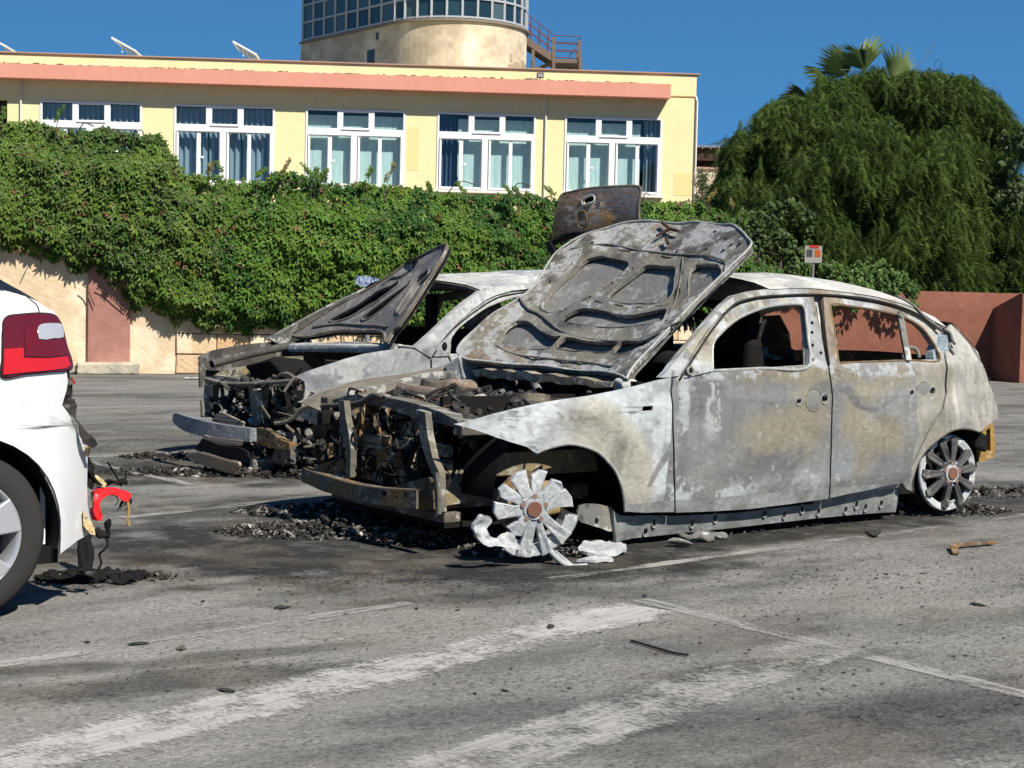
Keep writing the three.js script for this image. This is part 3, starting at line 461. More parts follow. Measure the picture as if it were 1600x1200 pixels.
{ // fan palm standing behind the pepper tree
  const t = thing('fan_palm', 'fan palm whose pale green fronds rise above the weeping tree', 'palm');
  const H0 = [[6.663,4.969,31]][0];
  obj('trunk', limb([[H0[0] + .1, 0, 31], [H0[0] + .05, 3, 31], H0], .16, .14), barkM, t);
  const gm = [leafM({ color: rgb(.15, .20, .065), transmission: .2 }), leafM({ color: rgb(.10, .145, .045), transmission: .2 }), leafM({ color: rgb(.05, .07, .03), transmission: .1 })];
  function frond(n, spread, R, seed, droop) { // pleated fan, stalk end at the origin, opening to +y
    const q = [], r = rng(seed); const P = (a, l, z) => [Math.sin(a) * l, Math.cos(a) * l, z];
    for (let i = 0; i < n; i++) { const a = (i / n - .5) * spread, b = ((i + 1) / n - .5) * spread, m = (a + b) / 2, l = R * (.86 + .2 * r()) * (1 - .25 * Math.pow(Math.abs(m / spread * 2), 2)); const in_ = .62 * l, z = -droop * Math.pow(Math.abs(m), 1.5); q.push(0, 0, 0, ...P(a, in_, .0 + z), ...P(m, in_, .045 + z), 0, 0, 0, ...P(m, in_, .045 + z), ...P(b, in_, z), ...P(a, in_, z), ...P(m, l, z - .1 - .12 * r()), ...P(m, in_, .045 + z), ...P(m, in_, .045 + z), ...P(m, l, z - .1), ...P(b, in_, z)); }
    const g = new THREE.BufferGeometry(); g.setAttribute('position', new THREE.Float32BufferAttribute(q, 3)); g.computeVertexNormals(); return g;
  }
  // target point, opening angle (turn in the picture plane), turn about the stalk, size, material
  const F = [[6.27,5.655,31],[6.635,5.76,31],[7.133,5.552,31],[6.004,5.527,31],[7.54,5.513,31],[5.546,5.248,31],[6.504,5.27,31],[6.934,5.28,31],[7.362,5.351,31],[6.136,5.262,31]];
  [[0, .25, .5, .80, 0, 2.2], [1, .1, -.9, .80, 0, 1.4], [2, -.75, .25, .95, 0, 1.8], [3, .7, 1.1, .66, 1, 1.9], [4, -1.3, -.5, .75, 1, 1.6], [5, 1.45, .3, .62, 2, 1.8], [6, .4, -.4, .7, 1, 2], [7, -.3, .5, .7, 1, 2], [8, -1.7, .3, .7, 1, 2], [9, 1.9, -.3, .6, 2, 2], [0, .75, .1, .7, 0, 2], [2, -1.25, -.4, .8, 0, 1.9], [1, .35, .7, .72, 1, 1.7], [6, 1.1, .2, .7, 0, 2], [7, -.9, .1, .7, 1, 2], [4, -1.9, .6, .62, 1, 1.8]].forEach(([i, roll, yaw, R, k, sp], j) => {
    const o = F[i], f = obj('frond', frond(26, sp, R, 40 + j, .12), gm[k], t); f.position.copy(V(...o)); f.position.y -= .12; f.scale.setScalar(.95); f.rotation.set(-.25, yaw, roll, 'ZYX');
    obj('stalk', limb([[0, 0, 0], [0, -.2, .05]], .012, .014), gm[1], f);
    const st = obj('stalk', limb([H0, [(H0[0] + o[0]) / 2, (H0[1] + o[1]) / 2 + .08, 31], [o[0], o[1] - .12, 31]], .018, .012), gm[1], t);
  });
  const r = rng(8), sp = []; for (let i = 0; i < 14; i++) { const a = r() * 3.1, l = .3 + .4 * r(); sp.push(tube([[H0[0], H0[1] + .3, 31], [H0[0] + Math.cos(a) * l * .6, H0[1] + .35 + Math.sin(a) * l * .7, 31], [H0[0] + Math.cos(a) * l * 1.25, H0[1] + .3 + Math.sin(a) * l * .8, 30.9]], .005, 8, 4)); }
  sp.push(tube([[7.536,5.635,31],[7.771,5.907,31],[7.922,6.13,31],[7.967,6.252,31]], .007, 8, 4)); obj('flower_stem', sp, mat([.16, .15, .09]), t);
}
function bush(name, label, cat, blobs, d, geo, n, cols, seed, sz, stems, leafMat = leafM1) {
  const t = thing(name, label, cat), r = rng(seed), ms = [], cs = [], e = new THREE.Euler(), Q = new THREE.Quaternion(), s = new THREE.Vector3();
  for (const [x0, y0, dd, R] of blobs) for (let i = 0; i < n * R * R; i++) {
    let x, y, z; do { x = r() * 2 - 1; y = r() * 2 - 1; z = r() * 2 - 1; } while (x * x + y * y + z * z > 1);
    const l = Math.hypot(x, y, z) || 1, k = Math.pow(l, .4) / l, sc = sz * (.7 + .6 * r()); e.set(-.5 + (r() - .5) * 1.3, (r() - .5) * 2, (r() - .5) * 2);
    if (fbm((x0 + x * R) * 2.5, (y0 + y * R) * 2.5, 3, seed) < .42) continue;
    ms.push(new THREE.Matrix4().compose(V(x0 + x * k * R, y0 + y * k * R, d + dd + z * k * R * .7), Q.setFromEuler(e), s.set(sc, sc, sc))); cs.push(rgb(...mul(mix(cols[0], cols[1], r()), .75 + .5 * r())));
  }
  inst('foliage', geo, leafMat, ms, cs, t); if (stems.length) obj('stem', stems, barkM, t); return t;
}
{
  const oval = (() => { const g = leafletGeo(2, .12, .06, .5, .35); return g; })();
  const S = [[4.951,1.512,25],[5.449,1.523,25],[5.901,1.454,25],[6.234,1.362,25],[5.306,1.341,25],[4.648,1.605,25],[4.352,1.498,25],[5.643,1.677,25],[6.056,1.298,25],[6.358,1.245,25],[5.756,1.331,25]].map((p, i) => [p[0], p[1], [0, -.1, -.1, 0, -.3, .1, .1, .3, -.1, 0, -.1][i], [.34, .32, .28, .22, .26, .3, .3, .3, .2, .12, .24][i]]);
  bush('shrub', 'bright green broad-leaved shrub spilling over the left end of the brown wall', 'shrub', S, 25.0, oval, 1500, [[.035, .085, .012], [.09, .15, .03]], 301, 1, [limb([[S[1][0], 0, 25.8], [S[1][0], 1, 25.7], [S[0][0], S[0][1], 25.6]], .03, .01)]);
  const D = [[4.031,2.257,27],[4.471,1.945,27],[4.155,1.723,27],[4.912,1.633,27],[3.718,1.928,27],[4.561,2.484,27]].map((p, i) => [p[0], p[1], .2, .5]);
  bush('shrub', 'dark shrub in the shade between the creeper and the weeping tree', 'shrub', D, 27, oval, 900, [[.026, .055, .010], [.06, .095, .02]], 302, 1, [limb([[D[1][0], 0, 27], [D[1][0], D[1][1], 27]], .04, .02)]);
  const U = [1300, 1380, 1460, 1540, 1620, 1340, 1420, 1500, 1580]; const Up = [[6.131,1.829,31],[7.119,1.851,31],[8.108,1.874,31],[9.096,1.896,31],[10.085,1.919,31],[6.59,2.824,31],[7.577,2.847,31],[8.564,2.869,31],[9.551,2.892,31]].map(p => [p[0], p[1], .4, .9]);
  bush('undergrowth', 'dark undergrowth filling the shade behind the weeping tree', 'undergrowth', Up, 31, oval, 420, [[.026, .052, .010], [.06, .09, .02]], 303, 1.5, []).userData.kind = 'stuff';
  const R = [[8.629,4.229,27.5],[8.542,3.684,27.5],[8.728,3.145,27.5],[8.363,4.06,27.5],[8.455,3.139,27.5],[9.083,3.805,27.5],[9.165,4.457,27.5],[8.691,2.708,27.5],[8.335,3.408,27.5]].map((p, i) => [p[0], p[1], .1 * i - .4, [.3, .3, .36, .16, .24, .5, .5, .34, .14][i]]);
  bush('broadleaf_tree', 'dark broad-leaved tree cut by the right photo edge', 'tree', R, 27.5, oval, 900, [[.026, .052, .012], [.06, .09, .024]], 304, 1.5, [limb([[R[5][0], 0, 27.5], [R[5][0], 2, 27.5], [R[0][0], R[0][1], 27.4]], .12, .03), limb([[R[5][0], 1.6, 27.5], [R[2][0], R[2][1], 27.3]], .05, .02)]);
  const K = [[3.814,3.639,33],[3.848,3.379,33],[3.802,3.142,33],[3.889,3.771,33]].map(p => [p[0], p[1], 0, .17]);
  bush('potted_plant', 'narrow-leaved plant growing at the right corner of the yellow building', 'plant', K, 33, leafletGeo(3, .16, .016, 1.6, .2), 2600, [[.03, .055, .015], [.10, .13, .05]], 305, 1, [limb([[K[0][0], 0, 33], [K[0][0], K[0][1], 33]], .03, .02)]).name = 'corner_plant';
}

// ---------- large burnt hatchback ----------
const NF = [.3103, 7.4112, .6363], WN = 1.75;
const sfN = (X, Z) => { let Y = Z < .6 ? .03 * ((Z - .6) / .35) ** 2 : 0; Y += Math.max(0, Z - .86) * .42; if (X < .1) Y += .22 * ((.1 - X) / .85) ** 2; if (X > 2.75) Y += .16 * ((X - 2.75) / .75) ** 2; return Y; };
const WC = [[.016,.203]][0];
const dent = (X, Z) => (X < .62 ? -.022 * Math.exp(-(((Math.hypot(X - WC[0], Z - .27) - .40) / .055) ** 2)) + .010 * Math.exp(-(((Math.hypot(X - WC[0], Z - .27) - .53) / .05) ** 2)) : X > 2.2 ? -.018 * Math.exp(-(((Math.hypot(X - 2.66, Z - .27) - .36) / .05) ** 2)) : 0) + .009 * Math.exp(-(((Math.hypot((X - 1.5) / 1.3, Z - .40) - .13) / .018) ** 2)) * sm(.36, .44, Z) + .010 * Math.exp(-(((Z - .41 - .03 * Math.sin(X * 9)) / .03) ** 2)) * sm(.75, 1.0, X) * sm(1.5, 1.3, X) + .012 * Math.exp(-(((Z - .62 + .5 * (X - 2.0)) / .04) ** 2)) * sm(1.75, 1.9, X) * sm(2.3, 2.15, X) - .008 * Math.exp(-(((Z - .27) / .03) ** 2)) + .011 * (fbm(X * 2.6 + 3, Z * 3.2, 2, 401) - .5) * sm(1.0, .8, Z) - .010 * Math.exp(-(((Z - .70) / .045) ** 2)) + .006 * sm(.62, .69, Z);
const near = (d = 0) => (u, v, off) => [u, v, -(sfN(u, v) + d + off + dent(u, v))];
const farS = (d = 0) => (u, v, off) => [u, v, -(WN - sfN(u, v) - d - off - dent(u + 3, v))];
const wheelC = [[.016,.203]][0];
const nearTex = ctex(2048, 768, (u, v) => {
  const X = u * 4.4 - .9, Z = v * 1.5, n = fbm(X * 3, Z * 3, 5, 411), m = fbm(X * 9 + 4, Z * 9, 4, 412), f = fbm(X * 40, Z * 40, 3, 413), w = X + (n - .5) * .30 + (m - .5) * .06, y = Z + (m - .5) * .10 + (n - .5) * .22;
  const blob = (cx, cy, rx, ry) => sm(1.35, .45, Math.hypot((w - cx) / rx, (y - cy) / ry));
  let c = mix([.150, .154, .154], [.196, .197, .192], sm(.35, .65, n));
  const tan = [.215, .188, .132], white = [.40, .425, .435], pale = [.33, .315, .28];
  const edge = sm(.47, .56, m * .7 + f * .3);
  if (X > .58 && X < 2.4 && Z < .9) {
    c = mix(c, tan, .75 * Math.max(blob(1.5, .60, .17, .24), blob(1.30, .52, .3, .12), blob(1.95, .60, .17, .17), blob(2.12, .5, .2, .16), blob(1.95, .42, .12, .16)));
    c = mix(c, mul(tan, .95), .8 * blob(1.42, .80, .42, .06)); c = mix(c, mul(tan, 1.05), .7 * blob(2.05, .82, .4, .05));
    c = mix(c, [.088, .092, .098], .65 * Math.max(blob(1.25, .36, .36, .07), blob(1.6, .70, .14, .05), blob(.76, .74, .15, .12), blob(1.95, .73, .3, .03)));
    c = mix(c, mul(white, .95), .9 * edge * sm(.33, .26, Z + (n - .5) * .1) * sm(1.4, 1.0, X)); c = mix(c, mul(white, .8), .8 * blob(1.62, .30, .13, .09) * (.5 + .5 * edge));
    c = mix(c, mul(white, .9), .6 * sm(.035, .008, Math.abs(w - .84 - .02 * (Z - .7)) * (Z > .6 ? 1.6 : .6)) * sm(.48, .58, Z) * (Z < .80 ? 1 : 0));
    c = mix(c, mul(white, .9), .7 * edge * sm(.05, .02, Math.min(Math.abs(Z - .85), Math.abs(X - .66))));
    c = mix(c, [.20, .215, .235], .7 * blob(1.85, .36, .1, .12));
  } else if (Z < .92 && X <= .58) {
    const d = Math.hypot(X - wheelC[0], (Z - .27) * 1.02);
    c = mix([.25, .265, .272], white, sm(.38, .56, m * .6 + n * .4));
    c = mix(c, [.30, .27, .20], .7 * sm(.13, .04, d - .41 + (n - .5) * .12) * sm(-.25, .1, X)); c = mix(c, [.14, .135, .12], .7 * blob(.30, .47, .05, .13));
    c = mix(c, [.13, .135, .14], .6 * sm(.56, .66, fbm(X * 6, Z * 14, 4, 415)) * sm(.55, .2, Math.abs(X + .35)));
    c = mix(c, [.12, .12, .12], .7 * sm(.02, .01, Math.abs(X - .46 - .25 * Math.sin((Z - .3) * 3)) - .008) * (Z > .3 ? 1 : 0));
  } else if (Z < .98 && X > 2.2) {
    const s = fbm(X * 16 + Z * 4, Z * 3, 4, 416); c = mix([.225, .21, .175], pale, sm(.4, .6, s * .6 + n * .4)); c = mix(c, [.48, .46, .41], .8 * blob(2.75, .66, .1, .14)); c = mix(c, [.16, .15, .12], .55 * blob(2.58, .8, .05, .12)); c = mix(c, [.17, .17, .165], .5 * sm(.55, .65, s));
  }
  if (Z >= .86) { const k = sm(.86, .90, Z), s = fbm(X * 7, Z * 7, 4, 417); let d = mix([.20, .205, .205], [.37, .385, .385], sm(.32, .66, s)); d = mix(d, [.26, .225, .15], .6 * sm(.54, .64, fbm(X * 5 + 30, Z * 5, 4, 418))); d = mix(d, [.07, .066, .06], .6 * sm(.60, .72, fbm(X * 14, Z * 14, 3, 419))); if (X > 1.7) d = mix(d, [.16, .10, .055], .55 * sm(.42, .6, fbm(X * 6, Z * 6, 3, 420)) * sm(2.6, 2.4, X)); if (X > 2.45) d = mix(d, pale, .7); c = mix(c, d, k); }
  if (Z < .22 && X > .3) c = mix([.155, .165, .155], [.25, .26, .25], sm(.35, .65, m * .6 + n * .4));
  { const run = fbm(X * 22, Z * 2.2, 4, 423), fl = fbm(X * 26, Z * 26, 3, 424); c = mix(c, mul(c, .78), sm(.58, .68, run) * .4); c = mix(c, [.36, .365, .355], .35 * sm(.68, .76, fl) * sm(.45, .6, m)); c = mix(c, [.15, .125, .10], .4 * sm(.30, .22, fl) * sm(.45, .6, n)); }
  return mul(c, .86 + .28 * f);
});
nearTex.wrapS = nearTex.wrapT = THREE.ClampToEdgeWrapping;
const nearUV = (u, v) => [(u + .9) / 4.4, v / 1.5];
const sideBump = gtex(1024, 512, (u, v) => .5 * fbm(u * 60, v * 24, 4, 421) + .5 * fbm(u * 200, v * 80, 2, 422));
const nearM = mat(nearTex, { roughness: .62, bumpMap: sideBump, bumpScale: .0045 });
const FR_ = [[-.592,.625],[-.512,.645],[-.413,.674],[-.312,.697],[-.199,.72],[-.083,.736],[.061,.749],[.216,.767],[.375,.794],[.48,.814],[.578,.829],[.571,.76],[.586,.57],[.626,.292],[.661,.161],[.486,.169],[.34,.185],[.31,.278],[.274,.355],[.237,.4],[.193,.439],[.155,.468],[.111,.492],[.071,.508],[.033,.519],[-.004,.526],[-.041,.53],[-.083,.528],[-.123,.52],[-.176,.507],[-.217,.49],[-.273,.521],[-.35,.545],[-.425,.572],[-.511,.602]];
const FD_ = [[.595,.822],[.645,.834],[.735,.926],[.874,1.038],[1.016,1.128],[1.097,1.164],[1.179,1.191],[1.298,1.213],[1.419,1.223],[1.566,1.232],[1.724,1.236],[1.722,1.182],[1.706,1.047],[1.687,.914],[1.686,.865],[1.708,.767],[1.714,.533],[1.74,.301],[1.767,.163],[1.457,.151],[1.192,.143],[.908,.148],[.673,.157],[.637,.292],[.597,.569],[.581,.76]];
const FDW = [[.854,.857],[.905,.991],[.976,1.042],[1.071,1.093],[1.151,1.126],[1.243,1.153],[1.314,1.17],[1.404,1.185],[1.502,1.193],[1.596,1.197],[1.627,1.191],[1.637,1.168],[1.626,1.114],[1.6,1.014],[1.556,.879],[1.19,.866]];
const RD_ = [[1.804,1.238],[1.928,1.233],[2.061,1.221],[2.191,1.209],[2.321,1.19],[2.418,1.166],[2.508,1.135],[2.576,1.104],[2.621,1.069],[2.659,1.03],[2.674,.99],[2.653,.898],[2.643,.816],[2.633,.712],[2.593,.63],[2.543,.559],[2.494,.493],[2.446,.411],[2.401,.334],[2.321,.222],[2.041,.19],[1.779,.166],[1.753,.301],[1.726,.532],[1.72,.766],[1.7,.865],[1.718,.931],[1.755,1.081]];
const RDW = [[1.779,.887],[1.823,1.078],[1.846,1.194],[1.947,1.194],[2.046,1.186],[2.176,1.174],[2.307,1.158],[2.396,1.141],[2.467,1.117],[2.521,1.093],[2.562,1.061],[2.595,1.012],[2.62,.958],[2.621,.902],[2.346,.897]];
const QP_ = [[2.67,.898],[2.691,.99],[2.683,1.033],[2.74,1.058],[2.813,1.102],[2.87,1.07],[2.891,1.037],[2.944,.99],[2.993,.942],[2.999,.881],[3.068,.772],[3.121,.711],[3.169,.65],[3.201,.603],[3.207,.554],[3.116,.525],[2.978,.482],[2.888,.505],[2.783,.512],[2.694,.497],[2.64,.477],[2.594,.453],[2.547,.429],[2.509,.398],[2.476,.367],[2.452,.328],[2.432,.293],[2.427,.249],[2.446,.164],[2.385,.185],[2.338,.217],[2.418,.333],[2.463,.411],[2.511,.492],[2.559,.559],[2.61,.63],[2.65,.712],[2.66,.816]];
const RAIL = [[.516,.829],[.596,.89],[.695,.957],[.806,1.032],[.921,1.108],[1.035,1.18],[1.134,1.23],[1.267,1.255],[1.404,1.271],[1.546,1.28],[1.693,1.283],[1.831,1.279],[1.978,1.268],[2.128,1.257],[2.278,1.239],[2.408,1.216],[2.525,1.185],[2.599,1.154],[2.659,1.115],[2.699,1.069],[2.697,1.015],[2.679,1.037],[2.641,1.076],[2.591,1.111],[2.524,1.146],[2.428,1.177],[2.326,1.201],[2.196,1.22],[2.065,1.232],[1.931,1.242],[1.808,1.248],[1.728,1.247],[1.569,1.24],[1.423,1.233],[1.302,1.223],[1.184,1.203],[1.101,1.177],[1.015,1.138],[.867,1.044],[.729,.932],[.628,.837],[.562,.829]];
const SILL = [[.304,.184],[.345,.159],[.692,.133],[.914,.125],[1.14,.12],[1.416,.126],[1.709,.132],[1.717,.156],[2.044,.179],[2.383,.211],[2.379,.045],[2.06,.048],[1.741,.048],[1.441,.044],[1.163,.04],[.83,.037],[.516,.034],[.336,.031]];
const nc = thing('burnt_car', 'large burnt-out ash-grey hatchback with its hood propped open and melted front wheel', 'car', NF);
const hole = (l, rx = .014, ry = .02) => l.map(([x, y]) => circle(x, y, rx, ry, 10));
{
  const S = (name, out, holes, d, th, label) => obj(name, panel(out, { holes, map: near(d), th, seg: .07, uv: nearUV }), nearM, nc, label);
  const hf = [[1.46,.694]][0], hf2 = [[1.653,.703]][0], hr = [[2.353,.721]][0], hr2 = [[2.527,.725]][0], fs = [[.432,.68]][0];
  const rag = (c, r, k) => circle(c[0], c[1], r, r * .8, 9).map((p, i) => [p[0] + r * .35 * Math.sin(i * 2.7 + k), p[1] + r * .3 * Math.cos(i * 4.1 + k)]);
  S('front_fender', FR_, [[[fs[0] - .035, fs[1] - .012], [fs[0] - .035, fs[1] + .012], [fs[0] + .025, fs[1] + .016], [fs[0] + .025, fs[1] - .008]]], 0, .012, 'ash-white front fender with a burnt-out wheel arch');
  const fd = S('front_door', FD_, [FDW, rag(hf, .017, 1), rag(hf2, .024, 2)], 0, .03);
  const rd = S('rear_door', RD_, [RDW, rag(hr, .017, 3), rag(hr2, .024, 4)], 0, .03);
  for (const [p, a, b, c] of [[fd, hf, hf2, 1], [rd, hr, hr2, 2]]) { // ring marks and cup left by the handle
    const m = [(a[0] * .42 + b[0] * .58), (a[1] + b[1]) / 2], ring = new THREE.TorusGeometry(.060, .0012, 5, 30).translate(m[0], m[1], -(sfN(...m) + dent(...m)));
    obj('handle_recess', [new THREE.SphereGeometry(.058, 18, 10).scale(1, 1, .16).translate(m[0], m[1], -(sfN(...m) + dent(...m) + .0062))], mat([.165, .163, .155], { roughness: .7, bumpMap: rep(bumpTile, 3), bumpScale: .003 }), p); obj('handle_mark', ring, M.grey, p);
    obj('handle', [a, b].flatMap((q, i) => [new THREE.TorusGeometry(i ? .027 : .02, .0035, 5, 14).translate(q[0], q[1], -(sfN(...q) + dent(...q)))]), M.melt, p);
  }
  S('quarter_panel', QP_, [], 0, .014); S('side_rail', RAIL, [], .0, .04);
  S('sill', SILL, [...hole([[.542,.061],[.585,.104],[.843,.083],[.996,.102],[1.347,.106],[1.5,.086],[1.628,.109],[1.763,.086],[1.981,.082],[2.056,.107],[2.135,.087],[2.257,.101]])], .045, .02, 'pierced grey sill beam under the doors');
  const sr = []; for (const q of [[.542,.061],[.585,.104],[.843,.083],[.996,.102],[1.347,.106],[1.5,.086],[1.628,.109],[1.763,.086],[1.981,.082],[2.056,.107],[2.135,.087],[2.257,.101]]) sr.push(new THREE.TorusGeometry(.021, .0035, 5, 14).scale(.8, 1.15, 1).translate(q[0], q[1], -(sfN(...q) + .045 + dent(...q)))); obj('hole_rim', sr, M.ash, nc);
  // raised lips: wheel arches, door seams, window edges
  const lip = (l, r, d, m, name, par, closed) => obj(name, tube([...l, ...(closed ? [l[0]] : [])].map(p => [p[0], p[1], sfN(...p) + dent(...p) + d]), r, l.length * 5, 6), m, par);
  lip([[.34,.185],[.31,.278],[.274,.355],[.237,.4],[.193,.439],[.155,.468],[.111,.492],[.033,.516],[-.04,.527],[-.123,.517],[-.176,.504],[-.214,.49]], .008, .004, M.ash, 'arch_lip', nc);
  lip([[2.978,.482],[2.888,.501],[2.783,.508],[2.694,.493],[2.594,.449],[2.509,.394],[2.452,.324],[2.428,.245],[2.445,.167]], .007, .004, M.brown, 'arch_lip', nc);
  lip(FDW, .009, .004, M.ash, 'window_frame', fd, true); lip(RDW, .009, .006, M.rust, 'window_frame', rd, true);
  obj('window_bar', [bar([...[[2.379,1.152,.123]][0]], [...[[2.335,.897,.015]][0]], .035, .022), bar([...[[2.361,1.159,.125]][0]], [...[[2.389,1.138,.117]][0]], .05, .03)], M.grey, rd);
  { const p = [[2.37,.903,.018],[2.408,.952,.039],[2.46,.969,.046],[2.502,.955,.04],[2.509,.91,.021]]; obj('bent_tube', tube(p.map(q => [q[0], q[1], q[2] + .06]), .012, 20, 7), M.grey, rd); }
  { const o = [[2.585,.891],[2.604,.949],[2.645,1.014],[2.672,1.036],[2.712,1.029],[2.732,.97],[2.731,.894],[2.674,.898],[2.634,.92]]; obj('melted_glass', jitterG(panel(spline(o, 3, true), { map: flatY(.05), th: .05, seg: .04 }), .012, 18, 5), mat([.22, .27, .30], { roughness: .55, bumpMap: rep(bumpTile, 5), bumpScale: .01 }), rd, 'pale bluish lump of melted glass'); }
  { const p = [[2.396,1.262,.169],[2.51,1.214,.149],[2.597,1.136,.116],[2.68,1.087,.095],[2.753,1.026,.07],[2.72,.98,.05],[2.746,.94,.034]]; obj('drip_channel', [tube(p.map(q => [q[0], q[1] - .008, q[2] - .006]), .007, 40, 6), tube([[2.696,1.073,.089],[2.74,1.048,.079],[2.744,1.008,.062],[2.757,.987,.053]].map(q => [q[0], q[1], q[2] - .02]), .009, 14, 6)], M.grey, nc); }
  { const p = [[.629,.822,0],[.809,.979,.05],[.959,1.092,.098],[1.12,1.191,.139],[1.28,1.226,.154],[1.522,1.243,.161],[1.729,1.25,.164],[1.918,1.247,.162],[2.169,1.23,.155],[2.417,1.188,.138],[2.559,1.139,.117],[2.651,1.072,.089]]; obj('roof_seam', tube(p.map(q => [q[0], q[1], q[2] - .004]), .006, 60, 6), M.char, nc); }
  { const e = [[.67,.862],[.731,.867],[.751,.852],[.687,.846]]; obj('mirror_mount', [panel([[.662,.827],[.74,.917],[.898,1.019],[.845,.857]], { map: near(-.008), th: .01, seg: .08, uv: nearUV }), new THREE.TorusGeometry(.018, .008, 6, 14).translate(e[0][0] + .02, e[0][1], -(sfN(e[0][0], e[0][1]) - .006))], nearM, fd); obj('mirror_hole', new THREE.SphereGeometry(.017, 10, 8).scale(1, 1, .4).translate(e[0][0] + .02, e[0][1], -(sfN(e[0][0], e[0][1]) - .008)), M.black, fd); }
  { const r = rng(14), dr = []; const p0 = [[.881,.825,0]][0]; for (let i = 0; i < 40; i++) { const t = r(), x = p0[0] + (r() - .5) * (.012 + .05 * t * t) + .01, z = p0[1] - .27 * Math.sqrt(t), s = .004 + .006 * r(); dr.push(new THREE.IcosahedronGeometry(s, 1).scale(1, 1.7, .35).translate(x, z, -(sfN(x, z) + dent(x, z)))); }  obj('melted_drip', dr, M.ash, fd); }
  // B pillar bolts and slot
  obj('pillar_slot', [panel([[1.75,1.216],[1.77,1.217],[1.741,1.048],[1.707,.881],[1.693,.881],[1.721,1.048]], { map: near(-.003), th: .006, seg: .1 }), ...[[1.658,1.097],[1.638,1.047],[1.616,.981],[1.585,.905],[1.663,.941]].map(p => new THREE.SphereGeometry(.012, 8, 6).scale(1, 1, .3).translate(p[0], p[1], -(sfN(...p) + dent(...p))))], M.black, nc);
  // inner shells (dark), far side of the body
  const inner = (pts, holes, mp) => panel(pts, { holes, map: mp, th: .01, seg: .14 });
  const body = [[.595,.822],[.737,.932],[.876,1.044],[1.019,1.134],[1.182,1.198],[1.422,1.231],[1.727,1.243],[2.064,1.228],[2.324,1.197],[2.511,1.143],[2.624,1.076],[2.694,1.008],[2.818,1.088],[2.989,.935],[3.113,.712],[3.169,.567],[2.977,.494],[2.782,.519],[2.592,.464],[2.449,.339],[2.432,.194],[1.745,.161],[.672,.16]];
  obj('inner_frame', [inner(body, [FDW, RDW], near(.036))], M.ash, nc);
  const g = (o, h) => panel(o, { holes: h, map: farS(0), th: .03, seg: .08, uv: nearUV });
  obj('far_front_fender', g(FR_, []), M.grey, nc); obj('far_front_door', g(FD_, [FDW]), M.grey, nc); obj('far_rear_door', g(RD_, [RDW]), M.brown, nc); obj('far_quarter_panel', g(QP_, []), M.grey, nc); obj('far_side_rail', g(RAIL, []), M.grey, nc); obj('far_sill', g(SILL, []), M.grey, nc);
  obj('inner_frame', [inner(body, [FDW, RDW], farS(.055))], M.char, nc);
  // roof
  const RL = [[.516,.829,0],[.695,.957,.041],[.921,1.108,.104],[1.134,1.23,.155],[1.404,1.271,.173],[1.693,1.283,.178],[1.978,1.268,.171],[2.278,1.239,.159],[2.525,1.185,.137],[2.659,1.115,.107],[2.751,1.084,.094]];
  const top = RL.slice(4), nU = 14, q = [], ix = [], rows = 24, cv = new THREE.CatmullRomCurve3(top.map(p => V(p[0], p[1], p[2])));
  for (let i = 0; i <= rows; i++) { const p = cv.getPoint(i / rows); for (let j = 0; j <= nU; j++) { const t = j / nU, y0 = -p.z, y1 = WN - y0, b = Math.min(1, 1.25 * Math.sin(Math.PI * t) ** .65), cr = .085 * b * (.70 + .30 * Math.sin(Math.PI * Math.min(.5, i / rows + .1)) + .35 * (i / rows) ** 2); q.push(p.x - .03 * Math.sin(Math.PI * t) * (1 - i / rows) ** 2 + .14 * Math.sin(Math.PI * t) * (i / rows) ** 3, p.y + cr + .012 * (fbm(p.x * 3, t * 5, 2, 431) - .5) * b, -(y0 + (y1 - y0) * t)); } }
  for (let i = 0; i < rows; i++) for (let j = 0; j < nU; j++) { const a = i * (nU + 1) + j, b = a + nU + 1; ix.push(a, b, a + 1, b, b + 1, a + 1); }
  const rg = new THREE.BufferGeometry(); rg.setAttribute('position', new THREE.Float32BufferAttribute(q, 3)); rg.setIndex(ix); rg.computeVertexNormals();
  const rg2 = rg.clone().translate(0, -.012, 0);
  obj('roof', [rg, rg2], bm(burn(62, 6, [.29, .29, .275], [.40, .385, .35], [.52, .52, .50], [.15, .14, .125], { darkT: .32 }), .8), nc, 'whitish burnt roof skin');
  obj('roof_lining', bx(1.25, 2.4, 1.19, 1.205, .3, 1.45), M.soot, nc);
  { const r = rng(71), h = []; for (let i = 0; i < 40; i++) { const x = 1.75 + r() * .75, l = .02 + r() * .07; h.push(cyl([x, 1.12, 1.5 + r() * .06], [x + (r() - .5) * .03, 1.12 - l - .03, 1.5], .012, .004, 5)); } h.push(bar([2.1, 1.14, 1.48], [2.32, 1.05, 1.46], .03, .02), tube([[2.15, 1.1, 1.5], [2.16, 1.0, 1.5], [2.14, .9, 1.5], [2.16, .86, 1.5]], .003, 12, 4)); obj('hanging_remains', h, M.char, nc); }
  // tail
  const T = [[2.816,1.109,.106],[2.944,.99,.065],[2.999,.881,.026],[3.121,.711,.039],[3.205,.566,.059]], tq = [], ti = [], m = 10;
  T.forEach(p => { for (let j = 0; j <= m; j++) { const t = j / m; tq.push(p[0] + .10 * Math.sin(Math.PI * t), p[1] + .03 * Math.sin(Math.PI * t), -(p[2] + (WN - 2 * p[2]) * t)); } });
  for (let i = 0; i < T.length - 1; i++) for (let j = 0; j < m; j++) { if (i < 2 && j > 0 && j < m - 1) continue; const a = i * (m + 1) + j, b = a + m + 1; ti.push(a, b, a + 1, b, b + 1, a + 1); }
  const tg = new THREE.BufferGeometry(); tg.setAttribute('position', new THREE.Float32BufferAttribute(tq, 3)); tg.setIndex(ti); tg.computeVertexNormals(); obj('tailgate', [tg, tg.clone().translate(-.014, 0, 0)], M.brown, nc);
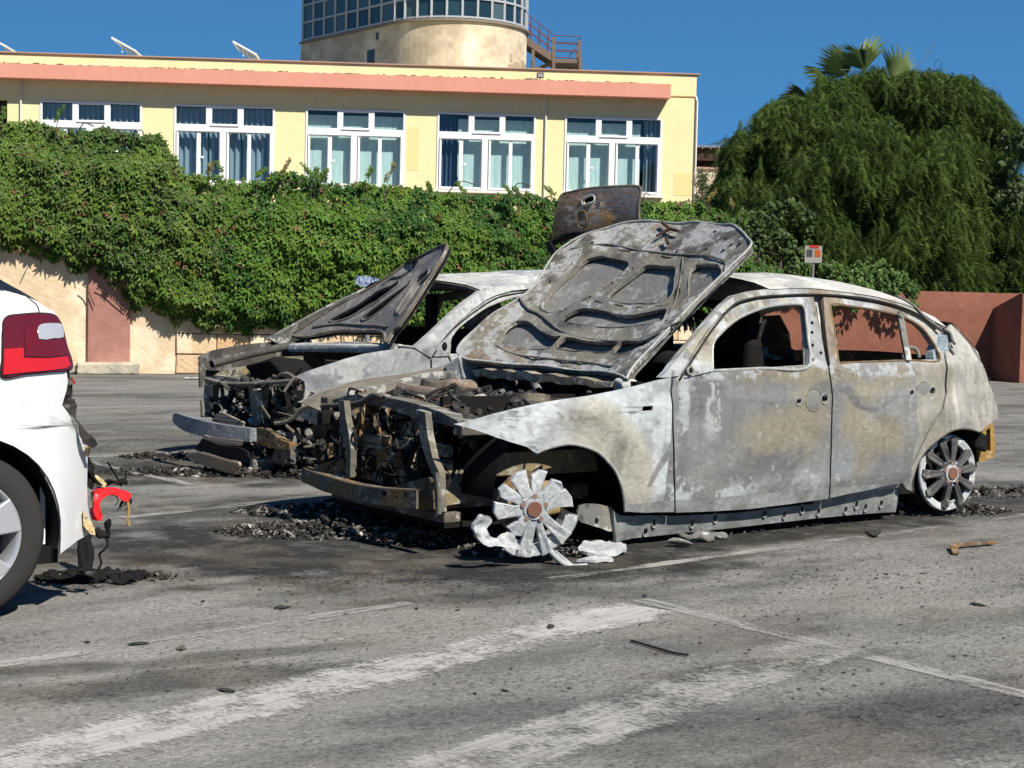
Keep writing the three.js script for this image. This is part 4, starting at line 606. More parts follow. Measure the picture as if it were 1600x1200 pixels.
    { const z = [[3.136,.845,.12],[3.163,.803,.12],[3.196,.75,.12],[3.217,.704,.12]]; obj('tail_lamp_socket', [tube(z.map(p => [p[0] + .02, p[1], p[2] + .04]), .022, 12, 7), bar([z[3][0] + .02, z[3][1], .16], [z[3][0] + .03, z[3][1] - .06, .16], .02, .05)], M.brown, nc); }
  obj('rear_crash_bar', [panel([[3.159,.468],[3.301,.513],[3.335,.363],[3.314,.302],[3.182,.285]], { holes: [[[3.237,.473],[3.272,.487],[3.287,.349],[3.245,.343]]], map: flatY(.16), th: .03, seg: .1 }), bx(3.0, 3.07, .33, .47, .2, 1.55, .01)], bm(burn(52, 6, [.22, .13, .035], [.28, .17, .05], [.32, .26, .16], [.05, .04, .03]), 1.6), nc, 'rusty yellow-brown rear crash member');
  obj('bumper_scrap', jitterG(bx(3.08, 3.2, .36, .46, .12, .3, .02), .03, 14, 3), M.black, nc);
  // floor, firewall, seats, wheel-house linings
  obj('floor', [bx(.35, 2.6, .14, .17, .12, WN - .12), bx(2.5, 3.0, .42, .45, .12, WN - .12), bx(2.45, 2.5, .15, .8, .14, WN - .14)], M.soot, nc);
  obj('firewall', [bx(.48, .52, .15, .80, .14, WN - .14), bx(.5, .85, .66, .74, .12, WN - .12, .03), jitterG(bx(.78, 1.0, .5, .93, .2, 1.55, .05), .04, 6, 9)], M.soot, nc);
  for (const [y, x] of [[.30, 1.2], [1.02, 1.2]]) { const s = new THREE.Group(); s.name = 'seat_frame'; nc.add(s); obj('backrest', [tube([[x + .1, .35, y], [x + .28, .75, y + .02], [x + .32, .95, y + .06], [x + .32, .95, y + .34], [x + .28, .75, y + .38], [x + .1, .35, y + .4]], .018, 40, 6), bx(x + .12, x + .3, .4, .44, y, y + .4), jitterG(bx(x + .18, x + .30, .40, 1.02, y - .04, y + .44, .04), .035, 7, 2), jitterG(bx(x + .26, x + .36, .98, 1.16, y + .08, y + .32, .04), .02, 8, 4)], M.soot, s); obj('cushion', jitterG(bx(x - .4, x + .12, .3, .36, y, y + .4, .02), .03, 8, 3), M.soot, s); }
  obj('rear_seat', [jitterG(bx(2.2, 2.28, .4, .86, .2, 1.55, .02), .03, 7, 5), ...[.4, .7, 1.0, 1.3].map((y, i) => bar([2.1 + .03 * i, .84, y], [2.12, .9 + .03 * (i % 2), y + .02], .05, .06))], M.char, nc);
  obj('cabin_debris', (() => { const r = rng(55), l = []; for (let i = 0; i < 26; i++) l.push(jitterG(bx(0, .06 + .12 * r(), 0, .03 + .05 * r(), 0, .1 + .1 * r(), .01), .02, 20, i).translate(1.8 + .75 * r(), .80 + .07 * r(), -(.9 + .7 * r()))); return l; })(), M.grey, nc);
  obj('steering_wheel', new THREE.TorusGeometry(.18, .014, 8, 30).rotateY(1.2).rotateZ(-.5).translate(.98, .86, -1.35), M.char, nc);
  const arch = (cx, cy, R, y0, y1) => { const g = new THREE.CylinderGeometry(R, R, y1 - y0, 28, 1, true, Math.PI * 1.0, Math.PI).rotateX(Math.PI / 2).rotateZ(-Math.PI / 2).translate(cx, cy, -(y0 + y1) / 2); return g; };
  for (const g of [arch(wheelC[0], .28, .42, .10, .52), bx(-.42, .45, .18, .72, .50, .53), arch(2.66, .27, .37, .06, .52), bx(2.28, 3.0, .15, .7, .50, .53), arch(wheelC[0], .28, .42, WN - .52, WN - .1), bx(-.3, .45, .18, .68, WN - .53, WN - .5), arch(2.66, .27, .37, WN - .52, WN - .06)]) obj('wheel_house', g, M.soot, nc);
  { const o = [[.106,.218],[.196,.222],[.276,.207],[.333,.182],[.329,.079],[.26,.097],[.159,.128],[.1,.151]]; obj('liner_plate', panel(spline(o, 2, true), { map: (u, v, f) => [u, v, -(.10 + f + .5 * (u - .15) ** 2)], th: .015, seg: .06 }), M.grey, nc); obj('plate_hole', new THREE.SphereGeometry(.014, 8, 6).scale(.7, 1, .5).translate(...(p => [p[0], p[1], -.098])([[.21,.143]][0])), M.black, nc); }
}
// wheels: cast spokes round a hub; parts of the rim have melted away
function wheel(parent, name, label, pos, R, spokes, arcs, rot, mats, wide = .16) {
  const w = new THREE.Group(); w.name = name; if (label) w.userData.label = label; w.position.copy(V(...pos)); w.rotation.set(...rot); parent.add(w);
  const hub = [new THREE.CylinderGeometry(.075, .085, .035, 28).rotateX(Math.PI / 2), new THREE.CylinderGeometry(.05, .055, .02, 24).rotateX(Math.PI / 2).translate(0, 0, .018)];
  obj('hub', hub, mats[0], w); obj('hub_cap', new THREE.CylinderGeometry(.034, .034, .014, 20).rotateX(Math.PI / 2).translate(0, 0, .029), mat([.16, .075, .05], { roughness: .7 }), w);
  const bh = []; for (let i = 0; i < 5; i++) { const a = i / 5 * 6.2832 + .3; bh.push(new THREE.CylinderGeometry(.012, .012, .01, 10).rotateX(Math.PI / 2).translate(Math.cos(a) * .056, Math.sin(a) * .056, .0235)); } obj('bolt', bh, mat([.20, .13, .11]), w);
  for (const [deg, len, wd = 1] of spokes) { // tapered spoke that widens outwards
    const a = deg * Math.PI / 180, L = R * len, s = new THREE.Shape([[.055, -.024 * wd], [.09, -.020 * wd], [L * .75, -.028 * wd], [L, -.036 * wd], [L + (len < .93 ? .008 : 0), .004], [L - (len < .93 ? .012 : 0), .034 * wd], [L * .75, .027 * wd], [.09, .020 * wd], [.055, .024 * wd]].map(p => new THREE.Vector2(...p)));
    const g = new THREE.ExtrudeGeometry(s, { depth: .018, bevelEnabled: true, bevelSize: .005, bevelThickness: .006, bevelSegments: 2, steps: 1 }).translate(0, 0, -.008); const p = g.attributes.position; for (let i = 0; i < p.count; i++) p.setZ(i, p.getZ(i) - .02 * Math.pow(p.getX(i) / R, 3) + .006);
    g.computeVertexNormals(); g.rotateZ(a); jitterG(g, len < .93 && mats.length < 2 ? .010 : .004, len < .93 ? 16 : 30, deg); obj('spoke', g, mats[1] || mats[0], w);
  }
  for (const [a0, a1, r0 = R - .03, jit = .003] of arcs) { // rim lip and barrel
    const n = Math.max(6, Math.ceil((a1 - a0) / 6)), prof = [[r0, .0], [R - .008, .006], [R, .002], [R + .004, -.012], [R - .012, -.03], [R - .025, -.05], [R - .03, -wide]], q = [], ix = [];
    for (let i = 0; i <= n; i++) { const t = (a0 + (a1 - a0) * i / n) * Math.PI / 180; for (const [r, z] of prof) q.push(Math.cos(t) * r, Math.sin(t) * r, z - .012); }
    const m = prof.length; for (let i = 0; i < n; i++) for (let j = 0; j < m - 1; j++) { const k = i * m + j; ix.push(k, k + 1, k + m, k + 1, k + m + 1, k + m); }
    const g = new THREE.BufferGeometry(); g.setAttribute('position', new THREE.Float32BufferAttribute(q, 3)); g.setIndex(ix); g.computeVertexNormals(); obj('rim', jit ? jitterG(g, jit, 25, Math.round(a0)) : g, mats[0], w);
  }
  return w;
}
{
  const c = [[-.33,.262,-.1]][0];
  const w = wheel(nc, 'front_wheel', 'melted white alloy front wheel with broken spokes', c, .232, [[114, .74, .95], [82, .70, .9], [44, .68, 1], [14, .76, 1], [150, .74, .8], [184, .76, 1], [232, .60, 1], [262, .97, .9], [290, .98, .62], [318, .98, .8]], [[238, 348, .172, .006]], [.10, -.32, .05], [M.melt]);
  // fallen piece of the rim left of the hub
  const g = []; const o = [[-.652,.248],[-.625,.255],[-.597,.244],[-.586,.218],[-.603,.194],[-.581,.159],[-.543,.139],[-.519,.154],[-.505,.159],[-.448,.155],[-.433,.114],[-.401,.1],[-.408,.086],[-.496,.101],[-.594,.114],[-.636,.137],[-.664,.176],[-.668,.215]];
  obj('fallen_rim', jitterG(panel(spline(o, 2, true), { map: (u, v, f) => [u, v, .13 - f + 1.6 * (v - .16) ** 2 - .25 * (u + .55) ** 2], th: .016, seg: .02 }), .008, 34, 4), M.melt, nc, 'fallen white piece of the melted rim');
  obj('brake_disc', [cyl([c[0] + .06, c[1] + .0, .03], [c[0] + .06, c[1], .05], .15, .15, 30), cyl([c[0] + .1, c[1] - .02, .02], [c[0] + .1, c[1] - .02, .16], .07, .07, 20)], M.rust, nc);
  obj('brake_caliper', jitterG(bx(c[0] + .12, c[0] + .24, c[1] - .06, c[1] + .1, .0, .08, .02), .015, 14, 2), mat([.22, .165, .07], { roughness: .8 }), nc);
    obj('steel_splinter', [tube([[c[0] + .09, c[1] - .2, -.12], [c[0] + .13, c[1] - .25, -.16], [c[0] + .17, c[1] - .27, -.18], [c[0] + .24, c[1] - .27, -.2]], .014, 16, 6), bar([c[0] + .11, c[1] - .2, -.13], [c[0] + .2, c[1] - .28, -.17], .03, .012)], M.melt, nc);
  const c2 = [[2.768,.252,.05]][0];
  const dk = mat(burn(63, 6, [.055, .055, .055], [.085, .082, .078], [.17, .16, .15], [.03, .03, .03]), { bumpMap: rep(bumpTile, 3), bumpScale: .004, roughness: .75 });  // mottled spoke tone, much darker than the rim
  wheel(nc, 'rear_wheel', 'rear alloy wheel with dark spokes and a bare white rim', [c2[0], c2[1], c2[2]], .218, [[108, .9, .62], [80, .9, .62], [36, .9, .62], [8, .9, .62], [-26, .9, .6], [-62, .92, .6], [-98, .92, .6], [144, .9, .62], [180, .9, .62], [216, .9, .6]], [[0, 360, .176, .001]], [-.03, -.12, .0], [M.melt, dk], .2);
  obj('brake_drum', [cyl([c2[0], c2[1], .12], [c2[0], c2[1], .26], .12, .12, 24), cyl([c2[0], c2[1], .26], [c2[0], c2[1], 1.5], .035)], M.soot, nc);
  obj('burnt_tyre', jitterG(new THREE.TorusGeometry(.2, .05, 8, 30).scale(1, 1, 2).translate(c2[0], c2[1], -.2), .02, 12, 3), M.black, nc);
  wheel(nc, 'far_wheel', null, [c2[0], c2[1], WN - .06], .218, [[90, .9], [30, .9], [-30, .9], [-90, .9], [-150, .9], [150, .9]], [[0, 360]], [0, Math.PI, 0], [M.grey, dk], .2);
  wheel(nc, 'far_wheel', null, [wheelC[0], .2, WN - .2], .22, [[90, .9], [30, .9], [-30, .9], [-150, .9], [150, .9]], [[190, 340]], [0, Math.PI, 0], [M.melt, dk], .2);
}

// ---------- open hood of the large wreck (seen from below) ----------
const hN={o:[.59,.758,-7.866],u:[-.64,.042,-.767],v:[.62,.617,-.484]};
const hF={o:[-.793,.826,-10.815],u:[-.584,-.015,-.812],v:[.491,.79,-.368]};
function hoodFrame(h, F) { // basis of a hood in the car's own axes: across, up the hood, outwards (away from the engine)
  const c = Math.cos(-F[2]), s = Math.sin(-F[2]), loc = p => new THREE.Vector3(p[0] * c + p[2] * s, p[1], -p[0] * s + p[2] * c);
  const o = loc([h.o[0] - F[0], h.o[1], h.o[2] + F[1]]), u = loc(h.u), v = loc(h.v), n = u.clone().cross(v);
  return { m: new THREE.Matrix4().makeBasis(u, v, n).setPosition(o), n };
}
{
  const out = [[0,0],[.044,.099],[.053,.319],[.057,.572],[.034,.758],[.016,.919],[-.003,1.088],[.084,1.162],[.204,1.242],[.305,1.295],[.413,1.314],[.524,1.333],[.647,1.346],[.768,1.328],[1.007,1.318],[1.134,1.274],[1.236,1.199],[1.329,1.112],[1.403,.955],[1.328,.621],[1.36,.485],[1.397,.35],[1.407,.213],[1.408,.096],[1.375,.02],[1.278,-.006],[1.16,.017],[.973,.05],[.732,.074],[.483,.079],[.233,.07],[.07,.034]];
  const h1 = [[1.152,.508],[1.179,.558],[1.194,.761],[1.167,.934],[1.138,.967],[1.097,.989],[1.012,.995],[.932,.988],[.844,.964],[.824,.912],[.867,.784],[.919,.661],[.985,.566],[1.057,.483]];
  const h2 = [[.761,.67],[.761,.775],[.729,.919],[.705,.962],[.592,.965],[.473,.951],[.398,.853],[.324,.752],[.312,.692],[.339,.656],[.494,.646],[.705,.641]];
  const h3 = [[.33,.927],[.315,.974],[.228,.969],[.138,.948],[.071,.898],[.031,.84],[.064,.728],[.132,.682],[.22,.768]];
  const h4 = [[.94,.444],[.884,.548],[.751,.562],[.581,.552],[.429,.552],[.232,.59],[.195,.54],[.172,.483],[.417,.449],[.636,.434],[.868,.429]];
  const h5 = [[1.189,.183],[1.216,.26],[1.214,.36],[1.124,.376],[.992,.329],[.844,.296],[.806,.307],[.815,.227],[.965,.179],[1.139,.167]];
  const h6 = [[.765,.306],[.591,.301],[.35,.305],[.355,.241],[.529,.233],[.778,.232]];
  const h7 = [[.324,.309],[.206,.309],[.087,.387],[.12,.273],[.313,.225]];
  const slots = [[[1.262,.829],[1.249,.904],[1.233,.892],[1.241,.818]], [[1.283,.656],[1.27,.73],[1.249,.714],[1.257,.64]], [[.866,.742],[.843,.803],[.819,.788],[.842,.727]], [[.933,.618],[.899,.669],[.88,.653],[.908,.603]], [[1.018,.493],[.985,.543],[.965,.528],[.999,.483]], [[.832,.629],[.773,.626],[.766,.618],[.822,.618]], [[.668,.622],[.608,.623],[.599,.612],[.658,.612]], [[.504,.617],[.452,.619],[.443,.609],[.495,.606]], [[.357,.626],[.296,.627],[.288,.617],[.349,.616]], [[1.015,1.065],[.928,1.068],[.918,1.056],[1.005,1.053]], [[.667,1.048],[.583,1.042],[.571,1.028],[.655,1.034]], [[.345,1.058],[.278,1.051],[.266,1.035],[.332,1.042]], [[.81,.889],[.796,.944],[.779,.93],[.786,.873]], [[.311,.731],[.328,.769],[.315,.764],[.294,.722]], [[.414,.938],[.405,.944],[.357,.885],[.366,.879]], [[.306,.776],[.297,.783],[.263,.741],[.272,.735]]];
  const H = hoodFrame(hN, NF), e = new THREE.Group(); e.name = 'hood'; e.userData.label = 'propped open hood showing its pierced grey underside'; nc.add(e); e.applyMatrix4(H.m);
  const cv = (u, v) => .07 * Math.pow(Math.abs(u - .68) / .7, 2) + .06 * Math.pow(Math.max(0, v - .55), 2) + .022 * (fbm(u * 4, v * 4, 2, 441) - .5), sgn = 1;   // the skin lies behind the inner frame
  const ridge = (u, v) => .012 * sm(.36, .30, v) * sm(.22, .26, v) + .022 * (fbm(u * 7, v * 7, 3, 442) - .5);
  const tex = ctex(1024, 1024, (a, b) => { const u = a * 1.7 - .1, v = b * 1.35 - .1, n = fbm(u * 4, v * 4, 5, 451), m = fbm(u * 11, v * 11, 4, 452), f = fbm(u * 50, v * 50, 3, 453), rim = Math.min(u + .02, 1.42 - u, v + .02, 1.12 - v + .15 * Math.sin(u * 2.2));
    let c = mix([.118, .112, .102], [.165, .152, .124], sm(.35, .65, n)); c = mix(c, [.165, .145, .105], .6 * sm(.52, .62, fbm(u * 3 + 8, v * 3, 4, 454))); c = mix(c, [.31, .31, .305], .8 * sm(.47, .62, m * .6 + f * .4 + (rim < .2 ? .06 - rim * .2 : -.10))); c = mix(c, [.05, .047, .043], .7 * sm(.42, .34, m * .6 + n * .4)); c = mix(c, [.16, .105, .06], .6 * sm(.56, .64, fbm(u * 6 + 3, v * 6 + 9, 3, 455)) * sm(.35, .1, v)); return mul(c, .82 + .36 * f); });
  const skinT = burn(64, 4, [.125, .123, .119], [.155, .150, .140], [.19, .19, .185], [.07, .068, .066], { ashT: .62 });
  const uv = (u, v) => [(u + .1) / 1.7, (v + .1) / 1.35], hm = mat(tex, { roughness: .72, bumpMap: rep(bumpTile, 3), bumpScale: .006 });
  const outS = out;
  const dir = k => (u, v, off) => [u, v, k * (cv(u, v) + ridge(u, v)) ];
  const N = sgn; // side on which the outer skin lies
  obj('inner_frame', panel(outS, { holes: [h1, h2, h3, h4, h5, h6, h7].map(h => spline(h, 3, true)).concat(slots), map: (u, v, off) => [u, v, N * (-cv(u, v) * 1 + off) - ridge(u, v)], th: .022, seg: .06, uv }), hm, e);
  obj('outer_skin', panel(outS, { map: (u, v, off) => [u, v, N * (-cv(u, v) + .036 + off) + .008 * (fbm(u * 5, v * 5, 2, 443) - .5)], th: .006, seg: .08 }), mat(rep(skinT, 1.1), { roughness: .7, bumpMap: rep(bumpTile, 2.5), bumpScale: .005 }), e);
  const P = (l, k) => l.map(p => V(p[0], p[1], 0).set(p[0], p[1], N * (-cv(p[0], p[1])) - k));
  const rib = (l, r, k = .006, cl) => new THREE.TubeGeometry(new THREE.CatmullRomCurve3(P(l, k + 0), !!cl), l.length * 6, r, 6, !!cl);
  obj('edge_fold', [rib(outS.slice(0, 29), .007, .002), rib(outS.slice(28).concat([outS[0]]), .007, .002)], M.ash, e);
  obj('stiffening_rib', [rib([[1.336,.53],[1.222,.47],[1.121,.452],[.839,.353],[.609,.326],[.311,.321],[.184,.338],[.099,.402],[-.005,.467]], .008, .004), rib([[1.183,.15],[1.046,.123],[.736,.133],[.443,.143],[.223,.113]], .006, .003), rib([[1.325,.992],[1.135,1.085],[.864,1.078],[.55,1.062],[.288,1.033],[.094,.963],[.034,.884]], .006, .003), rib([[.477,1.032],[.353,.857],[.239,.672],[.134,.482]], .004, .003), rib([[-.001,.456],[0,.669],[-.028,.862]], .005, .003)], hm.clone(), e).material.map = rep(tGrey, 1);
  obj('pocket_edge', [h1, h2, h3, h4, h5, h6, h7].map(h => rib(spline(h, 2, true), .0025, .0015, true)), M.grey, e);
  obj('latch', [bar0([[.837,1.294],[.744,1.25],[.662,1.235]]), bar0([[.792,1.18],[.763,1.23],[.734,1.256]]), bar0([[.71,1.172],[.653,1.121]])].flat(), mat([.055, .03, .022], { roughness: .8 }), e, 'rusty hood latch');
  function bar0(l) { const r = []; for (let i = 0; i < l.length - 1; i++) { const a = P([l[i]], .03)[0], b = P([l[i + 1]], .03)[0]; r.push(cylV(a, b, .009)); } return r; }
  function cylV(a, b, r) { return cyl([a.x, a.y, -a.z], [b.x, b.y, -b.z], r, r, 8); }
  obj('bolt', [[.401,1.249],[.245,1.175],[.167,1.116],[.34,1.099],[.681,1.107],[1.217,1.074],[.195,1.074],[.098,1.115],[.568,1.085],[.15,.947],[.492,.019]].filter(p => p[1] > 0).map(p => { const q = P([p], .004)[0]; return new THREE.SphereGeometry(.011, 8, 6).scale(1, 1, .5).translate(q.x, q.y, q.z); }), M.char, e);
  // hinges
  obj('hood_hinge', [bar([.52, .66, .22], [.50, .78, .22], .03, .06), bar([.44, .66, 1.54], [.42, .82, 1.54], .05, .07), jitterG(bx(.36, .5, .70, .84, 1.48, 1.6, .02), .03, 12, 4), jitterG(bx(.44, .54, .68, .80, .18, .27, .02), .02, 12, 5)], M.ash, nc);
}

// ---------- front end and engine bay of the large wreck ----------
{
  const X0 = -.62, pl = (l, X, th, m, name, label, o = {}) => obj(name, panel(l, { map: flatX(X), th, seg: .12, ...o }), m, nc, label);
  const rustP = bm(burn(53, 6, [.115, .095, .065], [.19, .115, .045], [.24, .21, .155], [.05, .042, .032]), 1.5), olive = bm(burn(54, 6, [.105, .10, .085], [.15, .13, .095], [.25, .24, .215], [.045, .04, .034]), 1.6);
  // bumper beam: face, upper and lower flange
  const bt = [[1.536,.288],[1.441,.281],[1.243,.279],[1.052,.277],[.869,.275],[.669,.281],[.391,.3]], bb = [[.388,.215],[.667,.202],[.927,.202],[1.24,.201],[1.533,.215]];
  const cur = (u, v, off) => [X0 - .05 * Math.sin(Math.PI * (u - .3) / 1.1) + off, v, -u];
  obj('bumper_beam', [panel([...bt, ...bb], { map: cur, th: .012, seg: .05, holes: [...[[.898,.24],[.749,.238],[.538,.251]].map(p => circle(p[0], p[1], .008)), ...[[.629,.261],[.466,.271]].map(p => [[p[0] - .022, p[1] - .012], [p[0] + .022, p[1] - .012], [p[0] + .022, p[1] + .012], [p[0] - .022, p[1] + .012]])] }),
    tube(bt.map(p => [X0 - .05 * Math.sin(Math.PI * (p[0] - .3) / 1.1) + .006, p[1], p[0]]), .007, 30, 5), panel(bt.concat([...bt].reverse().map(p => [p[0], p[1] + .001])), { map: (u, v, off) => [X0, v, -u], th: 0, seg: .2 }),
    (() => { const q = [], ix = [], l = bt; l.forEach(p => { const x = X0 - .05 * Math.sin(Math.PI * (p[0] - .3) / 1.1); q.push(x, p[1], -p[0], x + .05, p[1] + .004, -p[0]); }); for (let i = 0; i < l.length - 1; i++) ix.push(2 * i, 2 * i + 1, 2 * i + 2, 2 * i + 1, 2 * i + 3, 2 * i + 2); const g = new THREE.BufferGeometry(); g.setAttribute('position', new THREE.Float32BufferAttribute(q, 3)); g.setIndex(ix); g.computeVertexNormals(); return g; })()].filter((_, i) => i !== 2), bm(burn(55, 6, [.095, .088, .075], [.165, .11, .05], [.20, .18, .14], [.045, .04, .033], { n: 512 }), 1.2), nc, 'rusty flat bumper beam');
  // near and far uprights, lower crash boxes, side rail plates
  obj('upright', [panel([[.457,.669],[.381,.663],[.355,.558],[.309,.456],[.254,.397],[.237,.217],[.278,.188],[.301,.372],[.351,.428],[.408,.512],[.437,.587]], { map: flatX(-.6), th: .035, seg: .1 }), tube([[-.6,.395,.27],[-.6,.304,.251],[-.6,.207,.247]], .012, 10, 6)], olive, nc);
  obj('upright', [panel([[1.203,.66],[1.152,.663],[1.13,.581],[1.097,.507],[1.075,.432],[1.077,.285],[1.12,.274],[1.119,.415],[1.165,.489],[1.187,.577]], { map: flatX(-.58), th: .035, seg: .1 })], olive, nc);
  obj('soot_sleeve', jitterG(bx(-.63, -.56, .53, .60, 1.27, 1.33, .01), .01, 14, 6), M.black, nc);
  obj('cross_member', [panel([[.936,.698],[.783,.693],[.611,.683],[.419,.663],[.254,.628],[.273,.597],[.39,.606],[.581,.612],[.752,.63],[.899,.654]], { map: flatX(-.5), th: .09, seg: .08 })], olive, nc, 'grey upper radiator cross member');
  obj('cross_member', [panel([[1.563,.61],[1.45,.644],[1.321,.676],[1.194,.691],[1.1,.677],[1.021,.708],[.961,.699],[.942,.669],[1.007,.645],[1.099,.645],[1.223,.624],[1.449,.604]], { map: flatX(-.47), th: .05, seg: .06 }), tube([[-.5,.611,1.51],[-.5,.634,1.268],[-.5,.658,1.111],[-.5,.701,.99],[-.5,.691,.9]], .014, 24, 6)], bm(tBrown, 1.4), nc, 'buckled thin end of the cross member');
  obj('far_fender_edge', panel([[-.517,.605],[-.403,.67],[-.248,.711],[-.048,.739],[.199,.767],[.433,.793],[.443,.757],[.242,.731],[.034,.699],[-.168,.679],[-.325,.648],[-.46,.597]], { map: (u, v, f) => [u, v + .01 * Math.sin(u * 9), -(1.5 + f + .03 * Math.sin(u * 5))], th: .03, seg: .07 }), M.grey, nc);
  obj('rail_plate', [panel([[-.515,.385],[-.45,.385],[-.377,.387],[-.344,.368],[-.31,.348],[-.269,.34],[-.22,.31],[-.2,.281],[-.24,.234],[-.329,.233],[-.417,.229],[-.503,.223]], { map: flatY(.36), th: .07, seg: .09, holes: [circle(...[[-.405,.319]][0], .011)] }), bx(-.2, .5, .34, .46, .37, .47, .01)], bm(burn(56, 6, [.155, .14, .105], [.20, .155, .085], [.28, .26, .21], [.07, .06, .045]), 1.6), nc, 'grey-brown side rail plate behind the bumper beam');
  obj('crash_box', [panel([[.751,.268],[.592,.316],[.439,.351],[.395,.326],[.38,.208],[.499,.19]], { map: flatX(-.54), th: .12, seg: .08 })], bm(tRust, 1.7), nc); obj('crash_box', [panel([[1.606,.276],[1.452,.315],[1.251,.358],[1.217,.303],[1.215,.247],[1.416,.249]], { map: flatX(-.52), th: .14, seg: .08 })], bm(tRust, 1.7), nc);
  obj('lower_member', [bx(-.5, -.4, .14, .19, .35, 1.4, .01), ...[.4, 1.35].map(y => bx(-.45, .4, .2, .28, y, y + .08, .01))], M.brown, nc);
  // engine, gearbox and their neighbours
  const shard0 = (s, k, i) => jitterG(new THREE.IcosahedronGeometry(s, 2).scale(...k), s * .55, .9 / s, i);
  const lump = (x0, x1, z0, z1, y0, y1, j, s, r = .04) => jitterG(new RoundedBoxGeometry(x1 - x0, z1 - z0, y1 - y0, 5, r).translate((x0 + x1) / 2, (z0 + z1) / 2, -(y0 + y1) / 2), j, 9, s);
  obj('engine_block', [lump(-.15, .35, .30, .60, .62, 1.05, .035, 3), lump(-.1, .3, .58, .68, .66, .98, .03, 4)], M.char, nc);
  const creamM = bm(burn(57, 6, [.26, .225, .165], [.19, .12, .065], [.36, .33, .27], [.06, .047, .035], { darkT: .42 }), 2.2);
  { const r = rng(22), g = []; let z = .27; for (let k = 0; k < 5; k++) { const h = .035 + .02 * r(); let y = .72; while (y < 1.22) { const w = .06 + .12 * r(); g.push(lump(-.5 + .03 * r(), -.34, z, z + h, y, y + w, .004, Math.floor(y * 40) + k, .003)); y += w + .006; } z += h + .004; } obj('radiator_core', g, creamM, nc, 'cream and rust coloured radiator remains'); }
  obj('sooty_strip', [panel([[.993,.438],[.902,.43],[.812,.386],[.751,.32],[.715,.271],[.813,.267],[.862,.311],[.912,.376],[1.022,.41]], { map: flatX(-.53), th: .02, seg: .06 }), panel([[.745,.453],[.576,.475],[.535,.418],[.522,.346],[.654,.301],[.702,.355]], { map: flatX(-.5), th: .04, seg: .06 })], M.black, nc);
  obj('inner_fender', [panel([[1.212,.617],[1.077,.617],[.886,.593],[.852,.474],[.891,.407],[1.118,.398],[1.169,.446]], { map: (u, v, f) => [-.32 + f + .03 * Math.sin(u * 18) * Math.cos(v * 12), v, -u], th: .02, seg: .04, holes: [circle(...[[1.05,.541]][0], .018)] })], bm(burn(58, 6, [.17, .135, .105], [.22, .15, .095], [.40, .37, .34], [.055, .045, .04], { ashT: .54 }), 2), nc, 'flaking brown inner panel'); obj('ring', new THREE.TorusGeometry(.02, .006, 6, 16).rotateY(Math.PI / 2).translate(-.33, [[1.05,.541]][0][1], -[[1.05,.541]][0][0]), M.melt, nc);
  { const p = [[-.38,.418,1.361],[-.38,.457,1.298],[-.38,.423,1.24],[-.38,.448,1.178],[-.38,.488,1.086],[-.38,.448,1.097],[-.38,.415,1.177],[-.38,.393,1.27]], g = []; for (let i = 0; i < 9; i++) { const a = p[i % 8], b = p[(i + 2) % 8]; g.push(bar(a, [b[0], b[1], b[2] + .0], .018, .008)); } g.push(tube([[-.4,.396,1.25],[-.4,.436,1.176],[-.4,.468,1.102],[-.4,.494,1.03]], .012, 16, 7), tube([[-.4,.415,1.263],[-.4,.454,1.189],[-.4,.48,1.115],[-.4,.506,1.043]], .008, 16, 7)); obj('aluminium_scrap', g, M.melt, nc, 'bright torn aluminium scrap'); }
  obj('airbox', [(() => { const a = [[-.1,.683,1.365],[-.1,.679,.959]]; return jitterG(cyl(a[0], a[1], .05, .045, 18), .010, 16, 3); })(), lump(.05, .25, .62, .76, 1.15, 1.36, .02, 8)], bm(burn(59, 6, [.15, .125, .10], [.19, .135, .095], [.26, .23, .20], [.07, .055, .045]), 2), nc);
  { const c = [[-.218,.44,.5]][0], d = cyl([c[0] - .12, c[1], .44], [c[0] - .12, c[1], .62], .085, .085, 24); obj('alternator', [jitterG(lump(c[0] - .1, c[0] + .13, c[1] - .075, c[1] + .1, .42, .66, .012, 6, .05), .01, 9, 2), ...[[-.456,.474,.44],[-.454,.404,.44]].flatMap(p => [cyl([p[0], p[1], .40], [p[0], p[1], .48], .032, .032, 18), cyl([p[0], p[1], .385], [p[0], p[1], .40], .016, .016, 12)])], bm(tGrey, 2.2), nc, 'grey alternator with two pulleys'); }
  { const p = [[-.407,.582,.42],[-.391,.558,.42],[-.376,.533,.42],[-.361,.508,.42]], q = [[-.356,.593,.42],[-.336,.562,.42],[-.317,.531,.42],[-.302,.506,.42]]; obj('cooling_fins', [...p.map((a, i) => bar(a, [a[0] + .05, a[1], a[2]], .03, .009)), ...q.map(a => bar(a, [a[0] + .045, a[1], a[2]], .03, .009)), bar([p[0][0] + .06, p[0][1] + .01, p[0][2] + .02], [p[3][0] + .07, p[3][1] - .02, p[3][2] + .02], .05, .03)], M.grey, nc); }
  obj('heat_shield', panel([[-.364,.477],[-.238,.503],[-.146,.468],[-.167,.375],[-.234,.36],[-.339,.368]], { map: (u, v, f) => [u, v, -(.44 + f + .4 * (u + .35) ** 2)], th: .012, seg: .05 }), M.grey, nc);
  obj('strut_tower', [cyl([.05, .5, .42], [.08, .72, .46], .11, .09, 18), cyl([.05, .5, WN - .42], [.08, .74, WN - .46], .11, .09, 18)], M.brown, nc);
  obj('apron', [bx(-.5, .48, .56, .62, .22, .30, .01), bx(-.5, .48, .58, .66, WN - .30, WN - .22, .01), bx(-.45, .48, .25, .6, WN - .36, WN - .34)], M.brown, nc);
